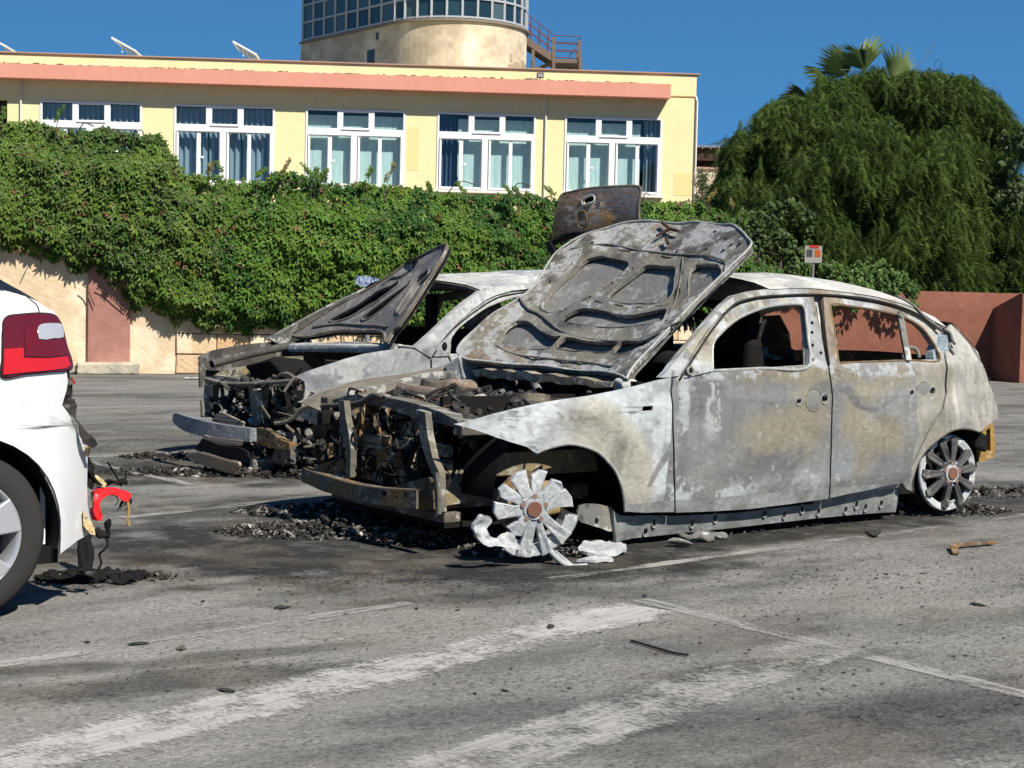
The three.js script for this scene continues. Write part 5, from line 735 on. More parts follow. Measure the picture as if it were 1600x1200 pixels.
  // cowl under the hinge line
  obj('cowl', [panel([[1.503,.795],[1.202,.807],[.862,.812],[.542,.806],[.265,.792],[.279,.763],[.54,.767],[.86,.768],[1.2,.762],[1.452,.762]], { map: (u, v, f) => [.44 - .1 * Math.sin(Math.PI * (u - .2) / 1.35) + f, v + .006 * Math.sin(u * 30), -u], th: .06, seg: .06 })], bm(burn(60, 6, [.16, .135, .10], [.23, .18, .115], [.36, .33, .27], [.05, .042, .035]), 1.8), nc, 'brown cowl beam below the hood hinge');
  // small charred bits over the engine: hoses, wires, brackets, cakes of ash
  const r = rng(123), tubes = [], cop = [], lumps = [], pale = [];
  for (let i = 0; i < 46; i++) { const x = -.35 + .75 * r(), y = .32 + 1.1 * r(), z = .60 + .11 * r(), k = () => (r() - .5) * .22; tubes.push(tube([[x, z, y], [x + k(), z + .05 * r(), y + k()], [x + k(), z + .02 - .08 * r(), y + k() * 1.4], [x + k() * 1.4, z - .06, y + k() * 1.6]], .006 + .012 * r() * r(), 14, 6)); }
  for (let i = 0; i < 40; i++) { const x = -.4 + .6 * r(), y = .35 + 1.0 * r(), z = .62 + .08 * r(); cop.push(tube([[x, z, y], [x + .12 * (r() - .5), z + .03 * (r() - .5), y + .12 * (r() - .5)], [x + .25 * (r() - .5), z - .04 * r(), y + .25 * (r() - .5)]], .0035, 10, 4)); }
  { const o = [[-.36,.63,1.185],[-.36,.615,1.123]]; for (let i = 0; i < 26; i++) { const a = r(), y0 = o[0][2] + (o[1][2] - o[0][2]) * a; cop.push(tube([[-.38, .66, y0], [-.42 + .06 * r(), .62, y0 + .06 * (r() - .5)], [-.42 + .06 * r(), .52 - .06 * r(), y0 + .1 * (r() - .5)], [-.42, .40 - .1 * r(), y0 + .1 * (r() - .5)]], .0035, 12, 4)); } }
  for (let i = 0; i < 300; i++) { const x = -.42 + .85 * r(), y = .3 + 1.15 * r(), s = .008 + .03 * r() * r(), z = .575 + .13 * r() * (1 - Math.abs(x) * .5), k = [.5 + 2 * r(), .4 + r(), .5 + 2 * r()], g = shard0(s, k, i); g.rotateY(r() * 6).rotateX(r()).translate(x, z, -y); (r() < .14 ? pale : lumps).push(g); }
  for (let i = 0; i < 40; i++) { const x = -.4 + .7 * r(), y = .3 + 1.1 * r(), z = .62 + .08 * r(), L = .05 + .12 * r(), a = r() * 6; lumps.push(bar([x, z, y], [x + L * Math.cos(a), z + .04 * (r() - .4), y + L * Math.sin(a)], .008 + .02 * r(), .004 + .012 * r())); }
  { // tangle hanging in the open front: straps, cables, torn plates
    const tg = [], tr = [], r3 = rng(321);
    for (let i = 0; i < 70; i++) { const y = .3 + 1.1 * r3(), x = -.56 + .16 * r3(), z = .30 + .34 * r3(), k = () => (r3() - .5) * .16; tg.push(tube([[x, z, y], [x + k() * .5, z + k(), y + k()], [x + k() * .5, z - .1 * r3(), y + k()], [x, z - .16 * r3(), y + k() * 1.5]], .003 + .008 * r3() * r3(), 12, 5)); }
    for (let i = 0; i < 60; i++) { const y = .3 + 1.15 * r3(), x = -.55 + .3 * r3(), z = .24 + .38 * r3(), s = .02 + .05 * r3(); const g = jitterG(new THREE.PlaneGeometry(s * (1 + r3()), s * 2.2, 4, 6), s * .35, 1.2 / s, i); g.rotateY(r3() * 3 - 1.5).rotateZ(r3() * 3).translate(x, z, -y); (r3() < .5 ? tg : tr).push(g); }
    obj('hanging_tangle', tg, M.char, nc).userData.kind = 'stuff'; obj('torn_plates', tr, bm(tRust, 3), nc).userData.kind = 'stuff';
  }
  obj('hose', tubes, M.char, nc); obj('wire', cop, mat([.16, .07, .035], { roughness: .7 }), nc, 'bare copper coloured wires'); obj('engine_debris', lumps, M.char, nc).userData.kind = 'stuff'; obj('ash_cake', pale, bm(burn(65, 6, [.30, .27, .23], [.22, .16, .11], [.45, .42, .38], [.10, .08, .06]), 3), nc).userData.kind = 'stuff';
  obj('hose', [tube([[.369,.74,1.022],[.808,.74,1.525],[.625,.74,1.192],[.113,.74,.451]], .022, 20, 8), tube([[.2,.7,.902],[.566,.7,1.288],[.5,.7,1.082],[.922,.7,1.553],[.75,.7,1.238],[.547,.7,.852]], .014, 24, 8), tube([[.842,.72,1.358],[1.039,.72,1.434],[.971,.72,1.203],[.571,.72,.636],[.385,.72,.387]], .016, 24, 8)], M.grey, nc);
  obj('pan', [bx(-.5, .45, .12, .14, .35, 1.4), bx(-.34, -.3, .2, .5, .9, 1.4)], M.soot, nc);
}

// ---------- smaller wreck behind ----------
{
  const FF = [-.875, 10.45, .786], W2 = 1.66;
  const sf = (X, Z) => Math.max(0, Z - .86) * .5 + (X < .2 ? .25 * ((.2 - X) / .9) ** 2 : 0);
  const dn = (u, v) => .012 * (fbm(u * 3, v * 3, 2, 501) - .5);
  const near = (d = 0) => (u, v, off) => [u, v, -(sf(u, v) + d + off + dn(u, v))], far = (d = 0) => (u, v, off) => [u, v, -(W2 - sf(u, v) - d - off)];
  const c = thing('burnt_car', 'smaller burnt-out car behind, with raised rusty tailgate and hanging radiator', 'car', FF);
  const tex = ctex(1024, 512, (u, v) => { const X = u * 2.4 - .8, Z = v * 1.5, n = fbm(X * 4, Z * 4, 5, 511), m = fbm(X * 12, Z * 10, 4, 512), f = fbm(X * 40, Z * 40, 3, 513); let k = mix([.24, .25, .255], [.47, .475, .46], sm(.36, .66, n * .5 + m * .5)); k = mix(k, [.13, .14, .165], .75 * sm(.16, .05, Math.abs(Z - .70 - .16 * X + (n - .5) * .2) * 1.6) * sm(.45, .55, m) * (X < .6 ? 1 : 0)); k = mix(k, [.29, .265, .20], .6 * sm(.5, .6, fbm(X * 5, Z * 5, 4, 514)) * sm(.75, .55, Z)); k = mix(k, [.09, .088, .08], .5 * sm(.56, .74, m)); return mul(k, .82 + .36 * f); });
  tex.wrapS = tex.wrapT = THREE.ClampToEdgeWrapping; const uv = (u, v) => [(u + .8) / 2.4, v / 1.5];
  const fm = mat(tex, { roughness: .65, bumpMap: sideBump, bumpScale: .003 }), dark = bm(burn(71, 6, [.045, .043, .04], [.075, .07, .06], [.17, .165, .155], [.02, .019, .018]), 1.2), front = bm(burn(72, 6, [.16, .15, .125], [.13, .115, .085], [.34, .33, .30], [.04, .036, .03]), 1.6);
  const FE = [[-.54,.655],[-.475,.688],[-.409,.712],[-.344,.733],[-.231,.77],[-.096,.803],[.05,.823],[.21,.839],[.312,.83],[.382,.799],[.452,.76],[.462,.595],[.474,.378],[.279,.343],[.06,.372],[-.135,.42],[-.268,.443],[-.381,.49],[-.433,.474],[-.499,.47],[-.488,.52],[-.482,.585],[-.49,.626]];
  obj('front_fender', panel(FE, { map: near(), th: .012, seg: .07, uv }), fm, c, 'pale burnt front fender');
  const AP = [[.312,.843],[.518,.952],[.734,1.069],[.903,1.15],[1.018,1.2],[1.097,1.237],[1.189,1.257],[1.357,1.274],[1.767,1.296],[1.753,1.268],[1.406,1.238],[1.228,1.203],[1.118,1.17],[.947,1.097],[.768,1.008],[.648,.939],[.519,.854],[.463,.772],[.393,.803]];
  obj('side_rail', panel(AP, { map: near(), th: .04, seg: .08, uv }), fm, c);
  const DR = [[.47,.759],[.525,.85],[.658,.935],[.77,1],[.956,1.088],[1.126,1.161],[1.243,1.195],[1.412,1.225],[1.815,1.255],[2.538,1.267],[2.434,.841],[2.487,.449],[2.355,.062],[.492,.16]];
  const DW = [[.627,.788],[.643,.888],[.759,.974],[.942,1.057],[1.108,1.121],[1.31,1.173],[1.488,1.203],[1.799,1.221],[2.371,1.23],[2.253,.784],[1.232,.776]];
  obj('front_door', panel(DR, { holes: [DW], map: near(), th: .03, seg: .1, uv }), fm, c);
  obj('window_frame', tube([...DW, DW[0]].map(p => [p[0], p[1], sf(...p) + .004]), .010, 60, 6), M.ash, c);
  obj('door_seal', tube([[.475,.785],[.644,.931],[.952,1.08],[1.218,1.181],[1.463,1.221],[1.742,1.244]].map(p => [p[0], p[1], sf(...p) - .003]), .007, 30, 5), M.char, c);
  { const o = [[.481,.781],[.532,.841],[.64,.922],[.621,.784]]; obj('mirror_mount', [panel(o, { map: near(-.01), th: .012, seg: .1, uv })], fm, c); obj('mirror_hole', new THREE.SphereGeometry(.03, 10, 8).scale(.8, 1, .3).translate([[.572,.849]][0][0], [[.572,.849]][0][1], -(sf(...[[.572,.849]][0]) - .012)), M.black, c); obj('cable', tube([[.603,.81,0],[.641,.74,0],[.666,.687,0],[.691,.634,0]].map(p => [p[0], p[1], p[2] - .01]), .006, 12, 5), M.grey, c); }
  const RR = [[1.85, .2], [1.86, 1.2], [2.2, 1.25], [2.55, 1.15], [2.95, .85], [3.05, .5], [2.8, .32], [2.68, .52], [2.45, .62], [2.2, .52], [2.08, .25]], RW = [[1.92, .88], [1.93, 1.14], [2.2, 1.17], [2.45, 1.1], [2.62, .92]];
  obj('rear_quarter', panel(RR, { holes: [RW], map: near(), th: .03, seg: .12 }), M.ash, c);
  obj('sill', bx(.35, 2.1, .1, .24, .05, .15, .02), M.grey, c);
  // far side
  obj('far_front_fender', panel([[-.34, .72], [-.2, .76], [.1, .80], [.55, .83], [.62, .2], [.4, .2], [.3, .5], [0, .62], [-.3, .5], [-.33, .5]], { map: far(), th: .014, seg: .1 }), dark, c);
  obj('far_door', panel(DR.map(p => [p[0] + .0, p[1]]), { holes: [DW], map: far(), th: .03, seg: .12 }), dark, c); obj('far_side_rail', panel(AP, { map: far(), th: .04, seg: .1 }), M.grey, c); obj('far_quarter', panel(RR, { holes: [RW], map: far(), th: .03, seg: .14 }), dark, c);
  // roof and header
  const top = [[1.097,1.237,.189],[1.189,1.257,.199],[1.357,1.274,.207],[1.767,1.296,.218],[2.562,1.312,.226]], q = [], ix = [], n = 12, rows = 16, cv = new THREE.CatmullRomCurve3([...top.map(p => V(...p)), V(2.6, 1.2, .3)]);
  for (let i = 0; i <= rows; i++) { const p = cv.getPoint(i / rows); for (let j = 0; j <= n; j++) { const t = j / n, y0 = -p.z; q.push(p.x - .14 * Math.sin(Math.PI * t) * (1 - i / rows) ** 2, p.y + .075 * Math.sin(Math.PI * t) ** .6, -(y0 + (W2 - 2 * y0) * t)); } }
  for (let i = 0; i < rows; i++) for (let j = 0; j < n; j++) { const a = i * (n + 1) + j, b = a + n + 1; ix.push(a, b, a + 1, b, b + 1, a + 1); }
  const rg = new THREE.BufferGeometry(); rg.setAttribute('position', new THREE.Float32BufferAttribute(q, 3)); rg.setIndex(ix); rg.computeVertexNormals(); obj('roof', [rg, rg.clone().translate(0, -.014, 0)], M.ash, c, 'pale burnt roof skin');
  obj('roof_header', tube(Array.from({ length: 9 }, (_, i) => { const t = i / 8, p = top[0]; return [p[0] - .12 * Math.sin(Math.PI * t) + .04, p[1] + .05 * Math.sin(Math.PI * t) ** .6 - .01, p[2] + (W2 - 2 * p[2]) * t]; }), .022, 24, 6), fm, c);
  // tailgate thrown up above the roof, seen from the front
  { const X = 2.7, o = [[.989,2.037],[.785,2.062],[.564,2.076],[.375,2.078],[.216,2.075],[.176,2.054],[.165,1.925],[.154,1.802],[.132,1.747],[.21,1.728],[.295,1.704],[.497,1.726],[.62,1.73],[.724,1.724],[.829,1.709],[.934,1.69],[1.026,1.659],[1.098,1.629],[1.085,1.686],[1.06,1.816],[1.035,1.919],[1.015,1.976]];
    const t = ctex(512, 512, (u, v) => { const n = fbm(u * 7, v * 7, 5, 521), m = fbm(u * 16, v * 16, 4, 522), f = fbm(u * 60, v * 60, 3, 523); let k = mix([.115, .095, .078], [.19, .125, .075], sm(.4, .6, n)); k = mix(k, [.075, .085, .098], .7 * sm(.60, .40, u + (n - .5) * .6)); k = mix(k, [.34, .19, .06], .85 * sm(.2, .1, Math.hypot((u - .40) / 1, (v - .38) / 1.3) + (m - .5) * .2)); const z = sm(.40, .25, Math.hypot(u - .60, (v - .55)) + (m - .5) * .3); k = mix(k, [.40, .31, .25], z * sm(.5, .58, m) * .9); k = mix(k, [.085, .05, .03], .7 * sm(.55, .65, m) * (1 - z)); return mul(k, .8 + .4 * f); });
    const us = o.map(p => p[0]), vs = o.map(p => p[1]), u0 = Math.min(...us), u1 = Math.max(...us), v0 = Math.min(...vs), v1 = Math.max(...vs);
    const mp = (u, v, off) => [X + off + .10 * ((v - v0) / (v1 - v0) - .5) ** 2 * 2 + .05 * ((u - (u0 + u1) / 2) / .5) ** 2 + .006 * fbm(u * 9, v * 9, 2, 524), v, -u], uvt = (u, v) => [(u - u0) / (u1 - u0), (v - v0) / (v1 - v0)];
    const sl = [[.74,1.979],[.699,1.999],[.63,2.012],[.602,1.996],[.601,1.961],[.656,1.947],[.711,1.938]], b = c2([[.714,1.821]][0]);
    function c2(p) { return p; }
    const g = new THREE.Group(); g.name = 'tailgate'; g.userData.label = 'rusty brown tailgate raised above the roof'; c.add(g);
    obj('skin', panel(spline(o, 2, true), { holes: [sl], map: mp, th: .014, seg: .06, uv: uvt }), mat(t, { roughness: .6, bumpMap: rep(bumpTile, 2), bumpScale: .006 }), g);
    const at = (u, v, k) => { const m = mp(u, v, 0); return [m[0] - k, m[1], u]; };
    obj('badge_ring', new THREE.TorusGeometry(.055, .008, 6, 26).scale(1, 1.25, 1).rotateY(Math.PI / 2).translate(mp(...b, 0)[0] - .004, b[1], -b[0]), bm(tRust, 2), g);
    obj('handle_recess', [tube([...sl, sl[0]].map(p => at(p[0], p[1], .004)), .008, 30, 6)], M.ash, g); obj('slot_back', panel(sl, { map: (u, v, f) => [mp(u, v, 0)[0] + .03, v, -u], th: .01, seg: .1 }), M.black, g);
    obj('edge', tube([...o, o[0]].map(p => at(p[0], p[1], -.008)), .013, 80, 6), M.brown, g);
    const a = [[2.72,1.64,1.088],[2.72,1.551,1.013],[2.72,1.447,.923]], b2 = [[2.72,1.768,.183],[2.72,1.629,.211],[2.72,1.43,.25]];
    obj('window_frame', [bar(a[0], a[1], .05, .05), bar(a[1], a[2], .05, .05), bar(a[2], [2.62, 1.3, a[2][2]], .05, .05), bar(b2[0], b2[1], .05, .05), bar(b2[1], [2.62, 1.3, b2[2][2]], .05, .05), tube([[2.74,1.625,1.121],[2.74,1.671,.971],[2.74,1.705,.76],[2.74,1.708,.532],[2.74,1.686,.329],[2.74,1.729,.185]], .026, 30, 7)], M.soot, g);
    obj('strut', [cyl([2.64, 1.25, .28], [a[1][0], a[1][1], a[1][2]], .012)], M.soot, g);
  }
  // bonnet standing open
  { const out = [[-.037,-.021],[-.015,.066],[-.063,.117],[-.07,.233],[-.061,.349],[-.038,.472],[-.026,.584],[.005,.71],[.044,.803],[.094,.856],[.164,.87],[.254,.861],[.365,.846],[.498,.808],[.594,.775],[.661,.711],[.716,.652],[.816,.557],[.965,.437],[1.11,.31],[1.209,.182],[1.271,.09],[1.331,.004],[1.235,.007],[1.111,.052],[.977,.103],[.819,.13],[.603,.141],[.376,.134],[.238,.109],[.13,.062],[.005,-.011]];
    const H = hoodFrame(hF, FF), e = new THREE.Group(); e.name = 'hood'; e.userData.label = 'sooty dark hood standing open on the smaller wreck'; c.add(e); e.applyMatrix4(H.m);
    const us = out.map(p => p[0]), vs = out.map(p => p[1]), mid = (Math.min(...us) + Math.max(...us)) / 2, hh = Math.max(...vs);
    const cv = (u, v) => .08 * ((u - mid) / .6) ** 2 + .05 * (Math.max(0, v - .6)) ** 2 + .014 * (fbm(u * 4, v * 4, 2, 531) - .5);
    const hk = ctex(512, 512, (u, v) => { const n = fbm(u * 7, v * 7, 5, 532), m = fbm(u * 20, v * 20, 3, 533); let k = mix([.13, .122, .116], [.20, .188, .176], sm(.4, .6, n)); k = mix(k, [.24, .22, .20], .7 * sm(.57, .66, m * .6 + n * .4)); return mul(k, .8 + .4 * m); }), hm = mat(hk, { roughness: .7, bumpMap: rep(bumpTile, 2.5), bumpScale: .006 });
    const h1 = [[1.064,.191],[.882,.36],[.747,.491],[.612,.55],[.548,.59],[.515,.566],[.615,.449],[.76,.331],[.92,.223],[1.029,.185]], h2 = [[.716,.255],[.618,.367],[.495,.461],[.407,.536],[.365,.588],[.339,.553],[.372,.484],[.455,.38],[.566,.275],[.673,.232]], h3 = [[.258,.312],[.258,.438],[.276,.541],[.266,.599],[.211,.627],[.116,.632],[.071,.585],[.148,.563],[.17,.518],[.158,.438],[.145,.325],[.188,.268]];
    const nn = (u, v, off) => [u, v, -cv(u, v) + off];
    obj('inner_frame', panel(out, { holes: [h1, h2, h3].map(h => spline(h, 2, true)), map: nn, th: .018, seg: .06 }), hm, e); obj('outer_skin', panel(out, { map: (u, v, f) => [u, v, -cv(u, v) + .04 + f], th: .006, seg: .09 }), M.char, e);
    const rb = (l, r, k = .006, cl) => new THREE.TubeGeometry(new THREE.CatmullRomCurve3(l.map(p => new THREE.Vector3(p[0], p[1], -cv(p[0], p[1]) - k)), !!cl), l.length * 6, r, 6, !!cl);
    obj('edge_fold', [rb(out, .012, .003, true)], M.brown, e); obj('pocket_edge', [rb(spline(h1, 2, true), .008, .003, true), rb(spline(h2, 2, true), .008, .003, true), rb(spline(h3, 2, true), .009, .003, true), rb([[.133,.246],[.107,.37],[.112,.5],[.06,.54],[-.01,.585]], .012, .006), rb([[1.177,.11],[.961,.175],[.702,.191],[.374,.174],[.197,.144]], .010, .006), rb([[.731,.562],[.679,.615],[.561,.638],[.498,.678]], .01, .006)], hm, e);
    obj('latch', [rb([[.618,.782],[.529,.744],[.47,.754],[.442,.795]], .009, .02), rb([[.632,.83],[.523,.756],[.457,.707]], .008, .02), rb([[.548,.816],[.435,.754],[.435,.718]], .007, .02)], M.soot, e);
    obj('hood_hinge', [bar([.3, .74, .22], [.32, .86, .22], .03, .05), bar([.5, .74, 1.42], [.52, .84, 1.42], .03, .05)], M.grey, c); }
  // front end
  const bp = [[1.329,.336],[1.283,.353],[1.159,.348],[.97,.336],[.785,.324],[.604,.316],[.442,.312]], bq = [[.44,.225],[.602,.22],[.782,.222],[.967,.233],[1.157,.249],[1.281,.274],[1.329,.293]];
  obj('bumper_bar', [panel(spline([...bp], 3).concat(spline([...bq], 3)), { map: (u, v, f) => [-.66 - .10 * Math.sin(Math.PI * Math.min(1, Math.max(0, (u - .3) / 1.2))) + f, v, -u], th: .05, seg: .05 })], bm(burn(73, 6, [.12, .13, .15], [.17, .175, .185], [.24, .24, .24], [.04, .04, .042], { ashT: .64 }), 1.4, { roughness: .5 }), c, 'curved grey-blue bumper bar');
  obj('bumper_bracket', [panel([[.518,.307],[.406,.308],[.234,.247],[.153,.237],[.152,.192],[.369,.186],[.516,.207]], { map: flatX(-.6), th: .05, seg: .08 })], bm(tRust, 2), c);
  const fin = ctex(256, 256, (u, v) => mul([.30, .235, .185], .55 + .55 * (Math.sin(v * 6.2832 * 20) * .5 + .5) * (.7 + .5 * fbm(u * 10, v * 10, 3, 541, 10)))); const finM = mat(rep(fin, 2), { roughness: .7 });
  const sheet = (l, X, sl, name, m = finM) => obj(name, panel(l, { map: (u, v, f) => [X + f + sl * v, v, -u], th: .02, seg: .1, uv: (u, v) => [u, v] }), m, c);
  sheet([[.754,.25],[.681,.243],[.328,.247],[.355,.212],[.594,.209],[.768,.232]], -.84, 0, 'radiator'); sheet([[.862,.127],[.766,.14],[.556,.121],[.366,.109],[.352,.086],[.434,.037],[.484,.028],[.662,.045],[.846,.061],[.959,.093]], -.84, 0, 'radiator'); sheet([[.989,.365],[.929,.378],[.68,.327],[.694,.292],[.869,.3],[1.033,.323]], -.58, 0, 'radiator');
  { const a = [[-.84,.057,.846],[-.84,.042,.648],[-.84,.026,.462]], g = []; for (let i = 0; i < 22; i++) { const l = [[.944,.099],[.477,.033]], l2 = [[.796,.137],[.359,.102]], t = i / 21; g.push(bar([-.848, l[0][1] + (l[1][1] - l[0][1]) * t, l[0][0] + (l[1][0] - l[0][0]) * t], [-.848, l2[0][1] + (l2[1][1] - l2[0][1]) * t, l2[0][0] + (l2[1][0] - l2[0][0]) * t], .006, .008)); } obj('radiator_fin', g, mat([.22, .17, .13], { roughness: .6 }), c); }
  sheet([[.813,.223],[.637,.195],[.397,.195],[.313,.177],[.299,.142],[.409,.108],[.6,.119],[.855,.135],[.9,.143]], -.81, 0, 'radiator_core', M.black);
  obj('front_panel', [panel([[1.249,.592],[1.127,.616],[.8,.603],[.445,.61],[.187,.632],[.173,.6],[.376,.585],[.584,.56],[.609,.415],[.592,.314],[.678,.299],[.709,.408],[.741,.551],[1.058,.559],[1.156,.544],[1.183,.376],[1.197,.322],[1.258,.318],[1.261,.459]], { map: flatX(-.5), th: .06, seg: .08 }), tube([[-.52,.586,1.204],[-.52,.569,1.029],[-.52,.575,.771],[-.52,.6,.488],[-.52,.634,.161]], .016, 30, 6), tube([[-.52,.38,1.138],[-.52,.426,1.094],[-.52,.413,1.026],[-.52,.355,.987]], .01, 14, 5), tube([[-.54,.436,1.217],[-.54,.376,1.208],[-.54,.323,1.207]], .016, 10, 5)], front, c, 'scorched front panel frame');
  obj('headlamp_ring', [(() => { const p = [[-.44,.469,1.219]][0]; return new THREE.TorusGeometry(.10, .014, 6, 24).rotateY(Math.PI / 2).scale(1, 1.15, 1).translate(p[0], p[1], -p[2]); })(), (() => { const p = [[-.42,.542,.433]][0]; return new THREE.TorusGeometry(.13, .016, 6, 24).rotateY(Math.PI / 2).scale(1, .9, 1.1).translate(p[0], p[1], -p[2]); })()], M.brown, c);
  obj('inner_fender', [panel([[-.46,.603],[-.323,.644],[.058,.719],[.284,.735],[.287,.569],[.06,.555],[-.215,.58]], { map: (u, v, f) => [u, v, -(1.2 + f + .04 * Math.sin(u * 14))], th: .02, seg: .06 }), bx(-.45, .4, .5, .56, .2, .28, .01), jitterG(bx(-.35, .3, .3, .55, .26, .3), .02, 8, 3)], bm(burn(74, 6, [.12, .11, .085], [.20, .165, .085], [.26, .24, .20], [.035, .03, .025]), 1.8), c);
  obj('far_fender_edge', tube([[-.272,.669,1.5],[-.169,.69,1.5],[-.004,.725,1.5],[.222,.764,1.5],[.395,.791,1.5],[.572,.818,1.5]], .03, 30, 7), dark, c);
  obj('cowl', [panel([[1.384,.8],[1.128,.829],[.837,.849],[.419,.847],[.152,.84],[.177,.796],[.418,.803],[.836,.795],[1.201,.77]], { map: flatX(.4), th: .12, seg: .08 }), jitterG(bx(.3, .5, .78, .84, .3, 1.4, .02), .03, 8, 3)], M.ash, c);
  obj('firewall', [bx(.5, .54, .15, .8, .1, W2 - .1), bx(.3, .34, .42, .72, .25, .95, .01)], mat([.05, .035, .028], { roughness: .9 }), c);
  const r = rng(66), g1 = [], g2 = [], g3 = [];
  const lump = (x, z, y, a, b, d, j, s) => jitterG(new RoundedBoxGeometry(a, b, d, 4, Math.min(a, b, d) * .25).translate(x, z, -y), j, 10, s);
  obj('engine_block', [lump(-.1, .45, .8, .4, .4, .6, .06, 4), lump(-.2, .62, .75, .3, .2, .4, .06, 9)], M.soot, c);
  for (let i = 0; i < 420; i++) { const x = -.5 + .75 * r(), y = .2 + .95 * r(), z = .10 + .5 * r(), s = .010 + .045 * r() * r(); (r() < .25 ? g2 : g1).push(jitterG(new THREE.IcosahedronGeometry(s, 2).scale(.5 + 1.6 * r(), .4 + r(), .5 + 1.6 * r()), s * .55, .9 / s, i).rotateY(r() * 6).rotateX(r()).translate(x, z, -y)); }
  for (let i = 0; i < 60; i++) { const x = -.55 + .5 * r(), y = .2 + 1.1 * r(), z = .12 + .5 * r(), L = .05 + .15 * r(), a = r() * 6; g1.push(bar([x, z, y], [x + .05 * (r() - .5), z + L * Math.sin(a), y + L * Math.cos(a)], .008 + .02 * r(), .004 + .014 * r())); }
  for (let i = 0; i < 40; i++) { const x = -.6 + .5 * r(), y = .15 + .9 * r(), z = .15 + .5 * r(), k = () => (r() - .5) * .2; g3.push(tube([[x, z, y], [x + k(), z + k(), y + k()], [x + k(), z - .1 * r(), y + k()]], .004 + .008 * r(), 10, 5)); }
  obj('engine_debris', g1, M.char, c).userData.kind = 'stuff'; obj('ash_cake', g2, M.grey, c).userData.kind = 'stuff'; obj('hose', g3, M.brown, c);
  obj('plate', [panel([[.131,.449],[.065,.478],[-.092,.46],[-.144,.436],[-.042,.368],[.103,.402]], { map: flatX(-.55), th: .02, seg: .08 }), tube([[-.55,.341,.371],[-.55,.368,.236],[-.55,.406,.156],[-.55,.451,.104],[-.55,.484,-.026],[-.55,.468,-.156],[-.55,.428,-.265]], .014, 30, 6)], bm(burn(75, 6, [.22, .21, .17], [.28, .24, .15], [.36, .35, .32], [.07, .06, .05]), 2), c, 'bent yellowish plate in the open fender');
  obj('compressor', [(() => { const p = [[-.5,.228,.299]][0]; return cyl([p[0], p[1], p[2]], [p[0] + .05, p[1] + .0, p[2] + .16], .06, .06, 18); })(), (() => { const p = [[-.5,.134,.331]][0]; return jitterG(lump(p[0], p[1], p[2], .12, .12, .12, .02, 3), .02, 9, 4); })(), (() => { const p = [[-.52,.049,.545]][0]; return cyl([p[0], p[1] - .04, p[2]], [p[0], p[1] + .05, p[2]], .09, .08, 18); })()], M.grey, c);
  obj('wheel_house', [new THREE.CylinderGeometry(.34, .34, .4, 24, 1, true, Math.PI, Math.PI).rotateX(Math.PI / 2).rotateZ(-Math.PI / 2).translate(-.02, .26, -.28), bx(-.4, .4, .2, .6, .48, .5)], M.soot, c);
  obj('floor', [bx(.35, 2.9, .14, .17, .1, W2 - .1), bx(1.25, 1.35, .3, .95, .3, .7, .02), bx(1.25, 1.35, .3, .95, .95, 1.35, .02), bx(2.2, 2.3, .3, .85, .2, 1.45, .02), bx(1.78, 1.84, .2, 1.2, W2 - .2, W2 - .12)], M.soot, c);
  const dk = M.char; wheel(c, 'front_wheel', null, [.0, .2, .12], .2, [[90, .9], [18, .9], [-54, .9], [-126, .9], [162, .9]], [[180, 360]], [0, .1, 0], [M.grey, dk]); wheel(c, 'rear_wheel', null, [2.45, .22, .06], .21, [[90, .9], [18, .9], [-54, .9], [-126, .9], [162, .9]], [[0, 360]], [0, 0, 0], [M.grey, dk]);
  for (const x of [0, 2.45]) wheel(c, 'far_wheel', null, [x, .21, W2 - .06], .21, [[90, .9], [18, .9], [-54, .9], [-126, .9], [162, .9]], [[0, 360]], [0, Math.PI, 0], [M.grey, dk]);
}

